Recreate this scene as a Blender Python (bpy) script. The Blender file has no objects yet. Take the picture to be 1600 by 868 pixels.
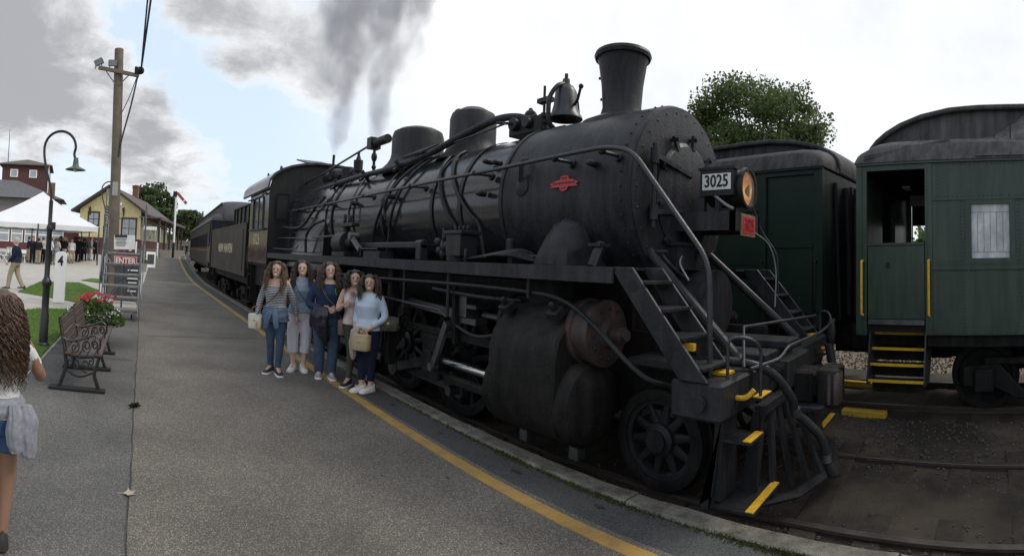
import bpy, bmesh, math, random
from mathutils import Vector, Matrix, Quaternion
from mathutils.bvhtree import BVHTree
import numpy as np
PI = math.pi
R = math.radians
scene = bpy.context.scene
COL = scene.collection
random.seed(7)

# ------------------------------------------------------------------ camera
# The photograph is a swept phone panorama: a cylindrical camera, 800 px per radian of a 1600 px wide picture.
CAM_H = 1.9
F = 800.0; XP = 1480.0; Y0 = 376.0; TA = -8.0; TB = 45.0
up = Vector((-TA / F, -TB / F, 1)).normalized()
tc = (800 - XP) / F
fw = Vector((math.sin(tc), math.cos(tc), 0)); fw = (fw - up * fw.dot(up)).normalized()
rt = fw.cross(up)
cam = bpy.data.cameras.new('camera')
cam.type = 'PANO'; cam.panorama_type = 'CENTRAL_CYLINDRICAL'
cam.central_cylindrical_range_u_min = -800 / F
cam.central_cylindrical_range_u_max = 800 / F
cam.central_cylindrical_range_v_min = (Y0 - 868) / F
cam.central_cylindrical_range_v_max = Y0 / F
cam.central_cylindrical_radius = 1.0
cam.clip_start = 0.05; cam.clip_end = 3000
cam_ob = bpy.data.objects.new('camera', cam); COL.objects.link(cam_ob)
m3 = Matrix((rt, up, -fw)).transposed()
cam_ob.matrix_world = Matrix.Translation((0, 0, CAM_H)) @ m3.to_4x4()
scene.camera = cam_ob

# ------------------------------------------------------------------ sky: Nishita blue seen through broken cloud
SUN_EL, SUN_AZ = R(48), R(28)          # azimuth from +Y towards +X: behind the engine, to the right
world = bpy.data.worlds.new('World'); scene.world = world; world.use_nodes = True
nt = world.node_tree; nt.nodes.clear()
def wn(t, **k):
    n = nt.nodes.new(t)
    for a, b in k.items(): setattr(n, a, b)
    return n
def wl(a, b): nt.links.new(a, b)
out = wn('ShaderNodeOutputWorld'); bg = wn('ShaderNodeBackground'); wl(bg.outputs[0], out.inputs[0])
sky = wn('ShaderNodeTexSky', sky_type='NISHITA', sun_disc=False, sun_elevation=SUN_EL, sun_rotation=SUN_AZ)
sky.dust_density = 2.0; sky.air_density = 1.0
SKY_STRENGTH = 0.12
bg.inputs[1].default_value = SKY_STRENGTH
geo = wn('ShaderNodeTexCoord'); sep = wn('ShaderNodeSeparateXYZ'); wl(geo.outputs['Generated'], sep.inputs[0])
def wmath(op, a, b=None, c=None, clamp=False):
    n = wn('ShaderNodeMath', operation=op, use_clamp=clamp)
    for i, v in enumerate((a, b, c)):
        if v is None: continue
        if isinstance(v, (int, float)): n.inputs[i].default_value = v
        else: wl(v, n.inputs[i])
    return n.outputs[0]
zc = wmath('ADD', wmath('MAXIMUM', sep.outputs[2], 0.0), 0.22)
comb = wn('ShaderNodeCombineXYZ')
wl(wmath('DIVIDE', sep.outputs[0], zc), comb.inputs[0]); wl(wmath('DIVIDE', sep.outputs[1], zc), comb.inputs[1])
def wnoise(scale, detail, rough, off=(0, 0, 0)):
    mp = wn('ShaderNodeMapping'); mp.inputs['Location'].default_value = off; wl(comb.outputs[0], mp.inputs[0])
    n = wn('ShaderNodeTexNoise'); n.inputs['Scale'].default_value = scale
    n.inputs['Detail'].default_value = detail; n.inputs['Roughness'].default_value = rough
    n.inputs['Distortion'].default_value = 0.25
    wl(mp.outputs[0], n.inputs['Vector']); return n.outputs[0]
n1 = wnoise(0.62, 7, 0.52, (3.1, 1.7, 0)); n2 = wnoise(1.5, 6, 0.55, (8.3, 4.2, 0)); n3 = wnoise(0.30, 3, 0.5, (-2.2, 5.1, 0))
# thickness of the bright veil grows towards the hidden sun
sx, sy = math.sin(SUN_AZ), math.cos(SUN_AZ)
tosun = wmath('ADD', wmath('MULTIPLY', sep.outputs[0], sx), wmath('MULTIPLY', sep.outputs[1], sy))
def ramp(val, pts):
    n = wn('ShaderNodeValToRGB'); n.color_ramp.interpolation = 'EASE'
    el = n.color_ramp.elements
    while len(el) > 1: el.remove(el[-1])
    el[0].position, el[0].color = pts[0][0], pts[0][1]
    for p, c in pts[1:]:
        e = el.new(p); e.color = c
    wl(val, n.inputs[0]); return n.outputs[0]
def g(v): return (v, v, v, 1)
BLOBS = [((-0.911, -0.21, 0.355), 0.26, 1.0), ((-0.97, -0.079, 0.232), 0.2, 1.0), ((-0.94, -0.27, 0.209), 0.18, 0.9), ((-0.984, 0.06, 0.169), 0.12, 0.8), ((-0.974, 0.172, 0.149), 0.05, 0.6), ((-0.897, 0.192, 0.398), 0.17, 1.0), ((-0.9, 0.295, 0.32), 0.12, 0.8), ((-0.897, 0.096, 0.431), 0.1, 0.6), ((-0.788, 0.526, 0.321), 0.05, 0.45), ((-0.792, 0.433, 0.43), 0.13, 0.7), ((-0.845, 0.358, 0.397), 0.12, 0.8), ((-0.827, -0.439, 0.352), 0.28, 1.0), ((-0.93, -0.008, 0.367), 0.07, -0.8), ((-0.95, 0.062, 0.307), 0.1, -1.0), ((-0.963, 0.115, 0.243), 0.08, -0.9), ((-0.968, -0.209, 0.139), 0.1, -0.9), ((-0.985, -0.111, 0.129), 0.07, -0.7), ((-0.955, 0.229, 0.19), 0.1, -1.0), ((-0.919, 0.348, 0.185), 0.1, -1.0), ((-0.909, -0.033, 0.414), 0.06, -0.6)]
# large cloud masses and the gaps between them, as directions in the sky, their rims broken up by noise
nzv = wn('ShaderNodeTexNoise'); nzv.inputs['Scale'].default_value = 3.2; nzv.inputs['Detail'].default_value = 7; nzv.inputs['Roughness'].default_value = .56
wl(geo.outputs['Generated'], nzv.inputs['Vector'])
def vmath(op, a, b):
    n = wn('ShaderNodeVectorMath', operation=op)
    for i, v in enumerate((a, b)):
        if isinstance(v, tuple): n.inputs[i].default_value = v
        else: wl(v, n.inputs[i])
    return n
wob = vmath('ADD', geo.outputs['Generated'], vmath('MULTIPLY', vmath('SUBTRACT', nzv.outputs['Color'], (.5, .5, .5)).outputs[0], (.34, .34, .22)).outputs[0]).outputs[0]
dens = None
for c, r, wgt in BLOBS:
    n = wn('ShaderNodeMapRange', interpolation_type='SMOOTHSTEP'); n.inputs['From Min'].default_value = r * 1.35; n.inputs['From Max'].default_value = r * .25
    n.inputs['To Min'].default_value = 0; n.inputs['To Max'].default_value = wgt
    wl(vmath('DISTANCE', wob, c).outputs['Value'], n.inputs[0])
    dens = n.outputs[0] if dens is None else wmath('ADD', dens, n.outputs[0])
base_n = wmath('MULTIPLY_ADD', n1, 0.75, wmath('MULTIPLY', n2, 0.25))
dens = wmath('ADD', dens, wmath('MULTIPLY_ADD', base_n, 2.2, -1.05))
wisp = wnoise(3.4, 8, 0.62, (1.3, 7.7, 0))
dens = wmath('ADD', dens, wmath('MULTIPLY_ADD', wisp, 2.6, -1.22))
cover = ramp(wmath('MULTIPLY', dens, .5), [(0.0, g(0.0)), (0.16, g(.45)), (0.46, g(1))])
veil = ramp(wmath('MULTIPLY_ADD', tosun, 0.5, 0.5), [(0.36, g(0.06)), (0.56, g(0.93)), (0.75, g(1.0))])
k = 1 / SKY_STRENGTH
def c3(r, gg, b): return (r * k, gg * k, b * k, 1)
dark = ramp(wmath('ADD', wmath('MULTIPLY', dens, .24), wmath('MULTIPLY_ADD', nzv.outputs[0], 1.2, wmath('MULTIPLY_ADD', wisp, .8, -.88))), [(0.08, g(0)), (0.70, g(1))])
def mix(f, a, b):
    n = wn('ShaderNodeMix', data_type='RGBA')
    if isinstance(f, (int, float)): n.inputs[0].default_value = f
    else: wl(f, n.inputs[0])
    for i, v in ((6, a), (7, b)):
        if isinstance(v, tuple): n.inputs[i].default_value = v
        else: wl(v, n.inputs[i])
    return n.outputs[2]
thick = mix(dark, c3(0.74, 0.755, 0.775), c3(0.315, 0.325, 0.345))       # cloud: lit rim to grey belly
thin = mix(0.72, sky.outputs[0], c3(0.66, 0.79, 0.93))                # pale blue gaps with high haze
broken = mix(cover, thin, thick)
soft = ramp(wmath('MULTIPLY_ADD', nzv.outputs[0], .55, wmath('MULTIPLY', n1, .45)), [(0.38, g(0)), (0.66, g(1))])
bright = mix(soft, c3(0.84, 0.855, 0.87), c3(0.67, 0.70, 0.735))
wl(mix(veil, broken, bright), bg.inputs[0])

sun_d = bpy.data.lights.new('sun', 'SUN'); sun_d.energy = 1.5; sun_d.angle = R(20); sun_d.color = (1.0, 0.96, 0.9)
sun = bpy.data.objects.new('sun', sun_d); COL.objects.link(sun)
sd = Vector((math.sin(SUN_AZ) * math.cos(SUN_EL), math.cos(SUN_AZ) * math.cos(SUN_EL), math.sin(SUN_EL)))
sun.rotation_euler = sd.to_track_quat('Z', 'Y').to_euler()

vs = scene.view_settings
vs.view_transform = 'Standard'; vs.look = 'None'; vs.gamma = 1; vs.use_curve_mapping = False; vs.exposure = 0.38
scene.cycles.use_denoising = True
scene.cycles.max_bounces = 6; scene.cycles.transparent_max_bounces = 8; scene.cycles.volume_bounces = 1
scene.cycles.volume_step_rate = 2.0; scene.cycles.volume_max_steps = 128

# ------------------------------------------------------------------ helpers
class MB:
    """collects shapes; build() links them as one mesh object"""
    def __init__(s): s.v = []; s.f = []; s.mi = []; s.cur = 0
    def add(s, vs, fs):
        o = len(s.v); s.v.extend([tuple(p) for p in vs])
        for f in fs: s.f.append(tuple(i + o for i in f)); s.mi.append(s.cur)
        return s
    def box(s, c, d, rot=None):
        hx, hy, hz = d[0] / 2, d[1] / 2, d[2] / 2
        vs = [Vector((x, y, z)) for x in (-hx, hx) for y in (-hy, hy) for z in (-hz, hz)]
        if rot is not None: vs = [rot @ p for p in vs]
        c = Vector(c); vs = [p + c for p in vs]
        return s.add(vs, [(0, 1, 3, 2), (4, 6, 7, 5), (0, 4, 5, 1), (2, 3, 7, 6), (0, 2, 6, 4), (1, 5, 7, 3)])
    def bx(s, x0, x1, y0, y1, z0, z1):
        return s.box(((x0 + x1) / 2, (y0 + y1) / 2, (z0 + z1) / 2), (abs(x1 - x0), abs(y1 - y0), abs(z1 - z0)))
    def bar(s, p0, p1, w, h, upv=(0, 0, 1)):
        """rectangular bar from p0 to p1, w across, h along upv"""
        p0, p1 = Vector(p0), Vector(p1); d = (p1 - p0); L = d.length; d.normalize()
        u = Vector(upv); sd = d.cross(u)
        if sd.length < 1e-4: sd = d.cross(Vector((1, 0, 0)))
        sd.normalize(); u = sd.cross(d)
        m = Matrix((d, sd, u)).transposed()
        return s.box((p0 + p1) / 2, (L, w, h), m)
    def tube(s, pts, r, n=8, caps=True, closed=False, sx=1.0, sy=1.0, upv=None):
        pts = [Vector(p) for p in pts]; m = len(pts)
        rr = r if isinstance(r, (list, tuple)) else [r] * m
        vs = []; prev = None
        for i, p in enumerate(pts):
            if closed: t = pts[(i + 1) % m] - pts[i - 1]
            else: t = pts[min(i + 1, m - 1)] - pts[max(i - 1, 0)]
            if t.length < 1e-9: t = Vector((0, 0, 1))
            t.normalize()
            if prev is None:
                a = Vector(upv) if upv is not None else (Vector((0, 0, 1)) if abs(t.z) < 0.9 else Vector((1, 0, 0)))
                u = (a - t * a.dot(t)).normalized()
            else:
                u = prev - t * prev.dot(t)
                u = u.normalized() if u.length > 1e-6 else t.orthogonal().normalized()
            prev = u; w = t.cross(u)
            ri = rr[i]; ra, rb = (ri if isinstance(ri, (list, tuple)) else (ri * sx, ri * sy))
            for k in range(n):
                an = 2 * PI * k / n
                vs.append(p + u * (math.cos(an) * ra) + w * (math.sin(an) * rb))
        fs = []
        for i in range(m if closed else m - 1):
            j = (i + 1) % m
            for k in range(n):
                l = (k + 1) % n
                fs.append((i * n + k, i * n + l, j * n + l, j * n + k))
        if caps and not closed:
            fs.append(tuple(range(n - 1, -1, -1))); fs.append(tuple(range((m - 1) * n, m * n)))
        return s.add(vs, fs)
    def cyl(s, p0, p1, r, r1=None, n=16): return s.tube([p0, p1], [r, r if r1 is None else r1], n)
    def lathe(s, prof, o=(0, 0, 0), axis=(0, 0, 1), n=24, a0=0, a1=2 * PI):
        """prof = (radius, distance along axis)"""
        o = Vector(o); ax = Vector(axis).normalized()
        u = ax.orthogonal().normalized() if abs(ax.z) < 0.9 else Vector((1, 0, 0)); w = ax.cross(u)
        full = abs(a1 - a0 - 2 * PI) < 1e-6; nn = n if full else n + 1
        vs = []
        for r, h in prof:
            for k in range(nn):
                an = a0 + (a1 - a0) * k / n
                vs.append(o + ax * h + (u * math.cos(an) + w * math.sin(an)) * max(r, 1e-4))
        fs = []
        for i in range(len(prof) - 1):
            for k in range(n):
                l = (k + 1) % nn
                fs.append((i * nn + k, i * nn + l, (i + 1) * nn + l, (i + 1) * nn + k))
        return s.add(vs, fs)
    def prism(s, poly, fn, d0, d1):
        """poly of 2-D points, fn(a, b, d) -> 3-D, extruded from d0 to d1"""
        n = len(poly)
        vs = [fn(a, b, d0) for a, b in poly] + [fn(a, b, d1) for a, b in poly]
        fs = [tuple(range(n - 1, -1, -1)), tuple(range(n, 2 * n))] + [(i, (i + 1) % n, n + (i + 1) % n, n + i) for i in range(n)]
        return s.add(vs, fs)
    def ell(s, c, r, nu=12, nv=8, rot=None):
        c = Vector(c); vs = []
        for j in range(nv + 1):
            ph = PI * j / nv
            for i in range(nu):
                th = 2 * PI * i / nu
                p = Vector((r[0] * math.sin(ph) * math.cos(th), r[1] * math.sin(ph) * math.sin(th), r[2] * math.cos(ph)))
                if rot is not None: p = rot @ p
                vs.append(c + p)
        fs = [(j * nu + i, j * nu + (i + 1) % nu, (j + 1) * nu + (i + 1) % nu, (j + 1) * nu + i) for j in range(nv) for i in range(nu)]
        return s.add(vs, fs)
    def loft(s, rings, caps=True, closed=True):
        n = len(rings[0]); vs = [p for r in rings for p in r]; fs = []
        for i in range(len(rings) - 1):
            for k in range(n if closed else n - 1):
                l = (k + 1) % n
                fs.append((i * n + k, i * n + l, (i + 1) * n + l, (i + 1) * n + k))
        if caps and closed: fs.append(tuple(range(n - 1, -1, -1))); fs.append(tuple(range((len(rings) - 1) * n, len(rings) * n)))
        return s.add(vs, fs)
    def mesh(s, name='m', bevel=0, angle=35, fix=True):
        me = bpy.data.meshes.new(name); me.from_pydata(s.v, [], s.f)
        if len(set(s.mi)) > 1: me.polygons.foreach_set('material_index', s.mi)
        if fix or bevel:
            bm = bmesh.new(); bm.from_mesh(me)
            if bevel:
                ed = [e for e in bm.edges if len(e.link_faces) == 2 and e.calc_face_angle(0) > R(40)]
                bmesh.ops.bevel(bm, geom=ed, offset=bevel, segments=1, affect='EDGES', clamp_overlap=True)
            bmesh.ops.recalc_face_normals(bm, faces=bm.faces)
            bm.to_mesh(me); bm.free()
        me.polygons.foreach_set('use_smooth', [True] * len(me.polygons))
        me.set_sharp_from_angle(angle=R(angle))
        return me
    def build(s, name, mat, parent=None, bevel=0, angle=35, fix=True, loc=None):
        me = s.mesh(name, bevel, angle, fix)
        return obj(name, me, mat, parent, loc)

def obj(name, me, mat=None, parent=None, loc=None, rot=None):
    o = bpy.data.objects.new(name, me); COL.objects.link(o)
    if mat is not None and len(me.materials) == 0:
        for m in (mat if isinstance(mat, (list, tuple)) else [mat]): me.materials.append(m)
    if parent is not None: o.parent = parent
    if loc is not None: o.location = loc
    if rot is not None: o.rotation_euler = rot
    return o
def tag(o, label=None, cat=None, group=None, kind=None):
    if label: o['label'] = label
    if cat: o['category'] = cat
    if group: o['group'] = group
    if kind: o['kind'] = kind
    return o
def thing(name, label, cat, loc=(0, 0, 0), rz=0, group=None):
    o = bpy.data.objects.new(name, None); COL.objects.link(o)
    o.location = loc; o.rotation_euler = (0, 0, rz); o.empty_display_size = 0.2
    return tag(o, label, cat, group)
def dup(o, parent=None):
    c = o.copy(); COL.objects.link(c); c.parent = parent
    for ch in o.children: dup(ch, c)
    return c
def split_parts(names):
    """loose pieces of the named parts become parts of their own"""
    for o in [o for o in list(COL.objects) if o.type == 'MESH' and o.name.split('.')[0] in names]:
        bm = bmesh.new(); bm.from_mesh(o.data); seen = set(); comps = []
        for v in bm.verts:
            if v.index in seen: continue
            st_ = [v]; comp = []; seen.add(v.index)
            while st_:
                q = st_.pop(); comp.append(q.index)
                for e in q.link_edges:
                    w_ = e.other_vert(q)
                    if w_.index not in seen: seen.add(w_.index); st_.append(w_)
            comps.append(set(comp))
        bm.free()
        if len(comps) < 2: continue
        me = o.data; V = [tuple(v.co) for v in me.vertices]; Fc = [tuple(p.vertices) for p in me.polygons]
        for i, c in enumerate(comps):
            idx = {q: k for k, q in enumerate(sorted(c))}; b = MB(); b.v = [V[q] for q in sorted(c)]; b.f = [tuple(idx[q] for q in f) for f in Fc if f[0] in c]; b.mi = [0] * len(b.f)
            m2 = b.mesh(o.name, fix=False); m2.materials.append(me.materials[0])
            if i == 0: o.data = m2
            else:
                d = o.copy(); d.data = m2; COL.objects.link(d)
def crv(pts, n=6):
    """Catmull-Rom through the points"""
    P = [Vector(p) for p in pts]; P = [P[0] * 2 - P[1]] + P + [P[-1] * 2 - P[-2]]
    o = []
    for i in range(1, len(P) - 2):
        a, b, c, d = P[i - 1:i + 3]
        for k in range(n):
            t = k / n
            o.append(0.5 * (2 * b + (c - a) * t + (2 * a - 5 * b + 4 * c - d) * t * t + (3 * b - a - 3 * c + d) * t ** 3))
    o.append(P[-2]); return o
def fillet(pts, rad, n=5):
    """polyline with rounded corners"""
    P = [Vector(p) for p in pts]; o = [P[0]]
    for a, b, c in zip(P, P[1:], P[2:]):
        u = (a - b); v = (c - b); r = min(rad, u.length * .45, v.length * .45)
        p0 = b + u.normalized() * r; p1 = b + v.normalized() * r
        for k in range(n + 1):
            t = k / n; o.append(p0 * (1 - t) ** 2 + b * 2 * t * (1 - t) + p1 * t * t)
    o.append(P[-1]); return o
def text(name, body, size, mat, parent, loc, rot, depth=0.004, align='CENTER', sx=1.0, bold=0.0, space=1.0):
    cu = bpy.data.curves.new(name, 'FONT'); cu.body = body; cu.size = size; cu.extrude = depth; cu.offset = bold
    cu.align_x = align; cu.align_y = 'CENTER'; cu.space_character = space; cu.resolution_u = 3
    t = bpy.data.objects.new('tmp', cu); COL.objects.link(t)
    dg = bpy.context.evaluated_depsgraph_get(); dg.update()
    me = bpy.data.meshes.new_from_object(t.evaluated_get(dg)); bpy.data.objects.remove(t)
    me.name = name; me.materials.clear()
    o = obj(name, me, mat, parent, loc, rot); o.scale = (sx, 1, 1); return o

# ------------------------------------------------------------------ materials
MATS = {}
def mat(name, col, rough=0.6, metal=0.0, var=0.15, scale=6.0, bump=0.0, bscale=40.0, spec=0.5, col2=None, amt=0.5, detail=5, coat=0, emit=None, alpha=None, dust=None, streak=0):
    if name in MATS: return MATS[name]
    m = bpy.data.materials.new(name); m.use_nodes = True; MATS[name] = m
    t = m.node_tree; b = t.nodes['Principled BSDF']
    b.inputs['Roughness'].default_value = rough; b.inputs['Metallic'].default_value = metal
    b.inputs['Specular IOR Level'].default_value = spec
    if coat: b.inputs['Coat Weight'].default_value = coat; b.inputs['Coat Roughness'].default_value = 0.15
    tcn = t.nodes.new('ShaderNodeTexCoord')
    nz = t.nodes.new('ShaderNodeTexNoise'); nz.inputs['Scale'].default_value = scale; nz.inputs['Detail'].default_value = detail
    nz.inputs['Roughness'].default_value = 0.6
    t.links.new(tcn.outputs['Object'], nz.inputs['Vector'])
    rp = t.nodes.new('ShaderNodeValToRGB'); e = rp.color_ramp.elements
    c2 = col2 if col2 else tuple(c * (1 - var) for c in col); c1 = col if col2 else tuple(min(1, c * (1 + var)) for c in col)
    e[0].position = max(0, amt - 0.22); e[1].position = min(1, amt + 0.22)
    e[0].color = (*c2, 1); e[1].color = (*c1, 1)
    t.links.new(nz.outputs[0], rp.inputs[0]); colo = rp.outputs[0]
    if streak:                                # rain and oil streaks running down the metal
        mp = t.nodes.new('ShaderNodeMapping'); mp.inputs['Scale'].default_value = (1, 1, .12); t.links.new(tcn.outputs['Object'], mp.inputs[0])
        ns = t.nodes.new('ShaderNodeTexNoise'); ns.inputs['Scale'].default_value = 9; ns.inputs['Detail'].default_value = 6; ns.inputs['Roughness'].default_value = .65; t.links.new(mp.outputs[0], ns.inputs['Vector'])
        r2 = t.nodes.new('ShaderNodeValToRGB'); r2.color_ramp.elements[0].position = .38; r2.color_ramp.elements[1].position = .66; lo = 1 - streak * .6; hi = 1 + streak * 1.3
        r2.color_ramp.elements[0].color = (lo, lo, lo, 1); r2.color_ramp.elements[1].color = (hi, hi * .97, hi * .93, 1); t.links.new(ns.outputs[0], r2.inputs[0])
        mx = t.nodes.new('ShaderNodeMix'); mx.data_type = 'RGBA'; mx.blend_type = 'MULTIPLY'; mx.inputs[0].default_value = 1; t.links.new(colo, mx.inputs[6]); t.links.new(r2.outputs[0], mx.inputs[7]); colo = mx.outputs[2]
    if dust:                                  # ash and dust lying on upward faces, in patches
        ge = t.nodes.new('ShaderNodeNewGeometry'); sx_ = t.nodes.new('ShaderNodeSeparateXYZ'); t.links.new(ge.outputs['Normal'], sx_.inputs[0])
        m1 = t.nodes.new('ShaderNodeMapRange'); m1.inputs['From Min'].default_value = .05; m1.inputs['From Max'].default_value = .95; m1.inputs['To Min'].default_value = .12; t.links.new(sx_.outputs[2], m1.inputs[0])
        nd = t.nodes.new('ShaderNodeTexNoise'); nd.inputs['Scale'].default_value = 4.3; nd.inputs['Detail'].default_value = 8; nd.inputs['Roughness'].default_value = .7; t.links.new(tcn.outputs['Object'], nd.inputs['Vector'])
        m2 = t.nodes.new('ShaderNodeMapRange'); m2.inputs['From Min'].default_value = .35; m2.inputs['From Max'].default_value = .70; t.links.new(nd.outputs[0], m2.inputs[0])
        mm = t.nodes.new('ShaderNodeMath'); mm.operation = 'MULTIPLY'; t.links.new(m1.outputs[0], mm.inputs[0]); t.links.new(m2.outputs[0], mm.inputs[1])
        m3_ = t.nodes.new('ShaderNodeMath'); m3_.operation = 'MULTIPLY'; m3_.inputs[1].default_value = dust[1]; t.links.new(mm.outputs[0], m3_.inputs[0])
        mx = t.nodes.new('ShaderNodeMix'); mx.data_type = 'RGBA'; t.links.new(m3_.outputs[0], mx.inputs[0]); t.links.new(colo, mx.inputs[6]); mx.inputs[7].default_value = (*dust[0], 1); colo = mx.outputs[2]
    t.links.new(colo, b.inputs['Base Color'])
    mr = t.nodes.new('ShaderNodeMapRange'); mr.inputs['To Min'].default_value = max(0.02, rough - 0.12); mr.inputs['To Max'].default_value = min(1, rough + 0.12)
    t.links.new(nz.outputs[0], mr.inputs[0]); t.links.new(mr.outputs[0], b.inputs['Roughness'])
    if bump:
        n2 = t.nodes.new('ShaderNodeTexNoise'); n2.inputs['Scale'].default_value = bscale; n2.inputs['Detail'].default_value = 4
        t.links.new(tcn.outputs['Object'], n2.inputs['Vector'])
        bp = t.nodes.new('ShaderNodeBump'); bp.inputs['Strength'].default_value = min(1, bump); bp.inputs['Distance'].default_value = 0.02
        t.links.new(n2.outputs[0], bp.inputs['Height']); t.links.new(bp.outputs[0], b.inputs['Normal'])
    if emit: b.inputs['Emission Color'].default_value = (*emit[0], 1); b.inputs['Emission Strength'].default_value = emit[1]
    return m
def glass(name, tint=(0.6, 0.65, 0.65), rough=0.05, alpha=0.35):
    if name in MATS: return MATS[name]
    m = bpy.data.materials.new(name); m.use_nodes = True; MATS[name] = m; t = m.node_tree
    b = t.nodes['Principled BSDF']; b.inputs['Base Color'].default_value = (*tint, 1); b.inputs['Roughness'].default_value = rough
    b.inputs['Alpha'].default_value = alpha
    return m
DUST = (.085, .078, .070)
M_black = mat('black_engine_paint', (0.013, 0.014, 0.016), 0.42, 0, 0.4, 5, 0.18, 35, 0.22, col2=(.017, .017, .018), dust=(DUST, .45), streak=.35)
M_jacket = mat('black_boiler_jacket', (0.010, 0.011, 0.013), 0.18, 0, 0.3, 2.0, 0.14, 4.5, 0.48, col2=(0.017, 0.017, 0.019), dust=(DUST, .35), streak=.4)
M_smoke = mat('graphite_smokebox', (0.025, 0.0255, 0.0285), 0.46, 0, 0.25, 2.6, 0.22, 28, 0.20, col2=(0.013, 0.013, 0.015), dust=(DUST, .26), streak=.5)
M_grime = mat('grimy_black_metal', (0.017, 0.0155, 0.0145), 0.62, 0, 0.4, 7, 0.3, 40, 0.12, col2=(0.008, 0.0078, 0.0078), dust=((.06, .052, .044), .6), streak=.5)
M_steel = mat('bright_steel', (0.55, 0.55, 0.54), 0.25, 1.0, 0.15, 10)
M_dsteel = mat('dull_steel', (0.12, 0.12, 0.12), 0.42, 0.8, 0.3, 8)
M_rail = mat('grey_handrail', (0.027, 0.028, 0.031), 0.42, 0.1, 0.35, 14, .2, 60)
M_rust = mat('rusty_cylinder_head', (0.060, 0.034, 0.029), 0.6, 0.1, 0.4, 6, 0.3, 50, col2=(0.024, 0.021, 0.021), streak=.4)
M_yel = mat('safety_yellow_paint', (0.70, 0.40, 0.02), 0.6, 0, 0.2, 22, 0.4, 90, .3, col2=(.40, .22, .02), amt=.38, detail=9)
M_white = mat('white_paint', (0.78, 0.78, 0.76), 0.5, 0, 0.06, 5)
M_dark = mat('dark_void', (0.008, 0.008, 0.009), 0.8, 0, 0.1, 3)
M_red = mat('red_badge_paint', (0.42, 0.03, 0.035), 0.5, 0, 0.2, 20)
M_gold = mat('dull_gold_lettering', (0.55, 0.48, 0.30), 0.5, 0.0, 0.2, 20)
# ------------------------------------------------------------------ ground, platform and tracks
YC = 4.6                                   # centre line of the engine's track
def curve_off(X):
    """the track and platform edge: straight by the engine, easing away far left and towards the camera at right"""
    if X < -22: return 0.00125 * (X + 22) ** 2 if X > -110 else 0.00125 * 88 ** 2 + (-X - 110) * 0.22
    if X > -1.8:
        t = X + 1.8; return -0.055 * t * t if t < 1.6 else -0.055 * 1.6 * 1.6 - 0.176 * (t - 1.6)
    return 0.0
def zr(X):
    """the platform climbs gently towards the station"""
    t = max(0, min(1, (-X - 24) / 22)); return .7 * t * t * (3 - 2 * t)
def coach_y(X): return 7.996 - 0.13 * X      # centre line of the green coaches' track
XS = [-200, -170, -140, -110, -95, -80, -68, -58, -50, -46, -43, -40, -37, -34, -31, -28.5, -26, -24, -22, -18, -15, -12, -10, -8, -7, -6, -5, -4, -3, -2, -1.5, -1, -.5, 0, .5, 1, 2, 4, 8, 16, 40]
def strip(name, y0, y1, z0, z1, m, parent=None, x0=-200, x1=40, yf=None, dx=None):
    """ribbon that follows the track"""
    yf = yf or (lambda X: curve_off(X))
    xs = [x for x in XS if x0 < x < x1]; xs = [x0] + xs + [x1]
    if dx:
        xs = list(np.arange(x0, x1 + 1e-6, dx))
    b = MB(); rings = []
    for X in xs:
        o = yf(X); q = zr(X); rings.append([(X, y0 + o, z1 + q), (X, y1 + o, z1 + q), (X, y1 + o, z0 + q), (X, y0 + o, z0 + q)])
    b.loft(rings); return b.build(name, m, parent)
def asphalt(name, c1, c2, speck, sc=140):
    m = bpy.data.materials.new(name); m.use_nodes = True; MATS[name] = m; t = m.node_tree; b = t.nodes['Principled BSDF']
    N = t.nodes.new; L = t.links.new
    tcn = N('ShaderNodeTexCoord')
    big = N('ShaderNodeTexNoise'); big.inputs['Scale'].default_value = 0.9; big.inputs['Detail'].default_value = 8; big.inputs['Roughness'].default_value = .62
    L(tcn.outputs['Object'], big.inputs['Vector'])
    r1 = N('ShaderNodeValToRGB'); r1.color_ramp.elements[0].position = .35; r1.color_ramp.elements[1].position = .68
    r1.color_ramp.elements[0].color = (*c2, 1); r1.color_ramp.elements[1].color = (*c1, 1); L(big.outputs[0], r1.inputs[0])
    vo = N('ShaderNodeTexVoronoi'); vo.inputs['Scale'].default_value = sc; L(tcn.outputs['Object'], vo.inputs['Vector'])
    r2 = N('ShaderNodeValToRGB'); r2.color_ramp.elements[0].position = .0; r2.color_ramp.elements[1].position = 1.0
    sepc = N('ShaderNodeSeparateColor'); L(vo.outputs['Color'], sepc.inputs[0])
    e = r2.color_ramp.elements; e[0].color = (.55, .55, .55, 1); e[1].color = (*speck, 1); x = e.new(.78); x.color = (1.05, 1.05, 1.05, 1); x = e.new(.45); x.color = (.8, .8, .8, 1)
    L(sepc.outputs[0], r2.inputs[0])
    mx = N('ShaderNodeMix'); mx.data_type = 'RGBA'; mx.blend_type = 'MULTIPLY'; mx.inputs[0].default_value = 1
    L(r1.outputs[0], mx.inputs[6]); L(r2.outputs[0], mx.inputs[7]); L(mx.outputs[2], b.inputs['Base Color'])
    bp = N('ShaderNodeBump'); bp.inputs['Strength'].default_value = .55; bp.inputs['Distance'].default_value = .006
    L(vo.outputs['Distance'], bp.inputs['Height']); L(bp.outputs[0], b.inputs['Normal'])
    b.inputs['Roughness'].default_value = .82; b.inputs['Specular IOR Level'].default_value = .35
    return m
M_asph = asphalt('platform_asphalt', (.158, .141, .120), (.104, .092, .079), (2.3, 2.2, 2.05), 165)
M_asph2 = asphalt('dark_walk_asphalt', (.140, .131, .120), (.078, .074, .070), (2.0, 2.0, 1.9), 180)
M_edge = asphalt('edge_asphalt', (.082, .080, .077), (.055, .054, .052), (1.6, 1.6, 1.55), 170)
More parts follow.
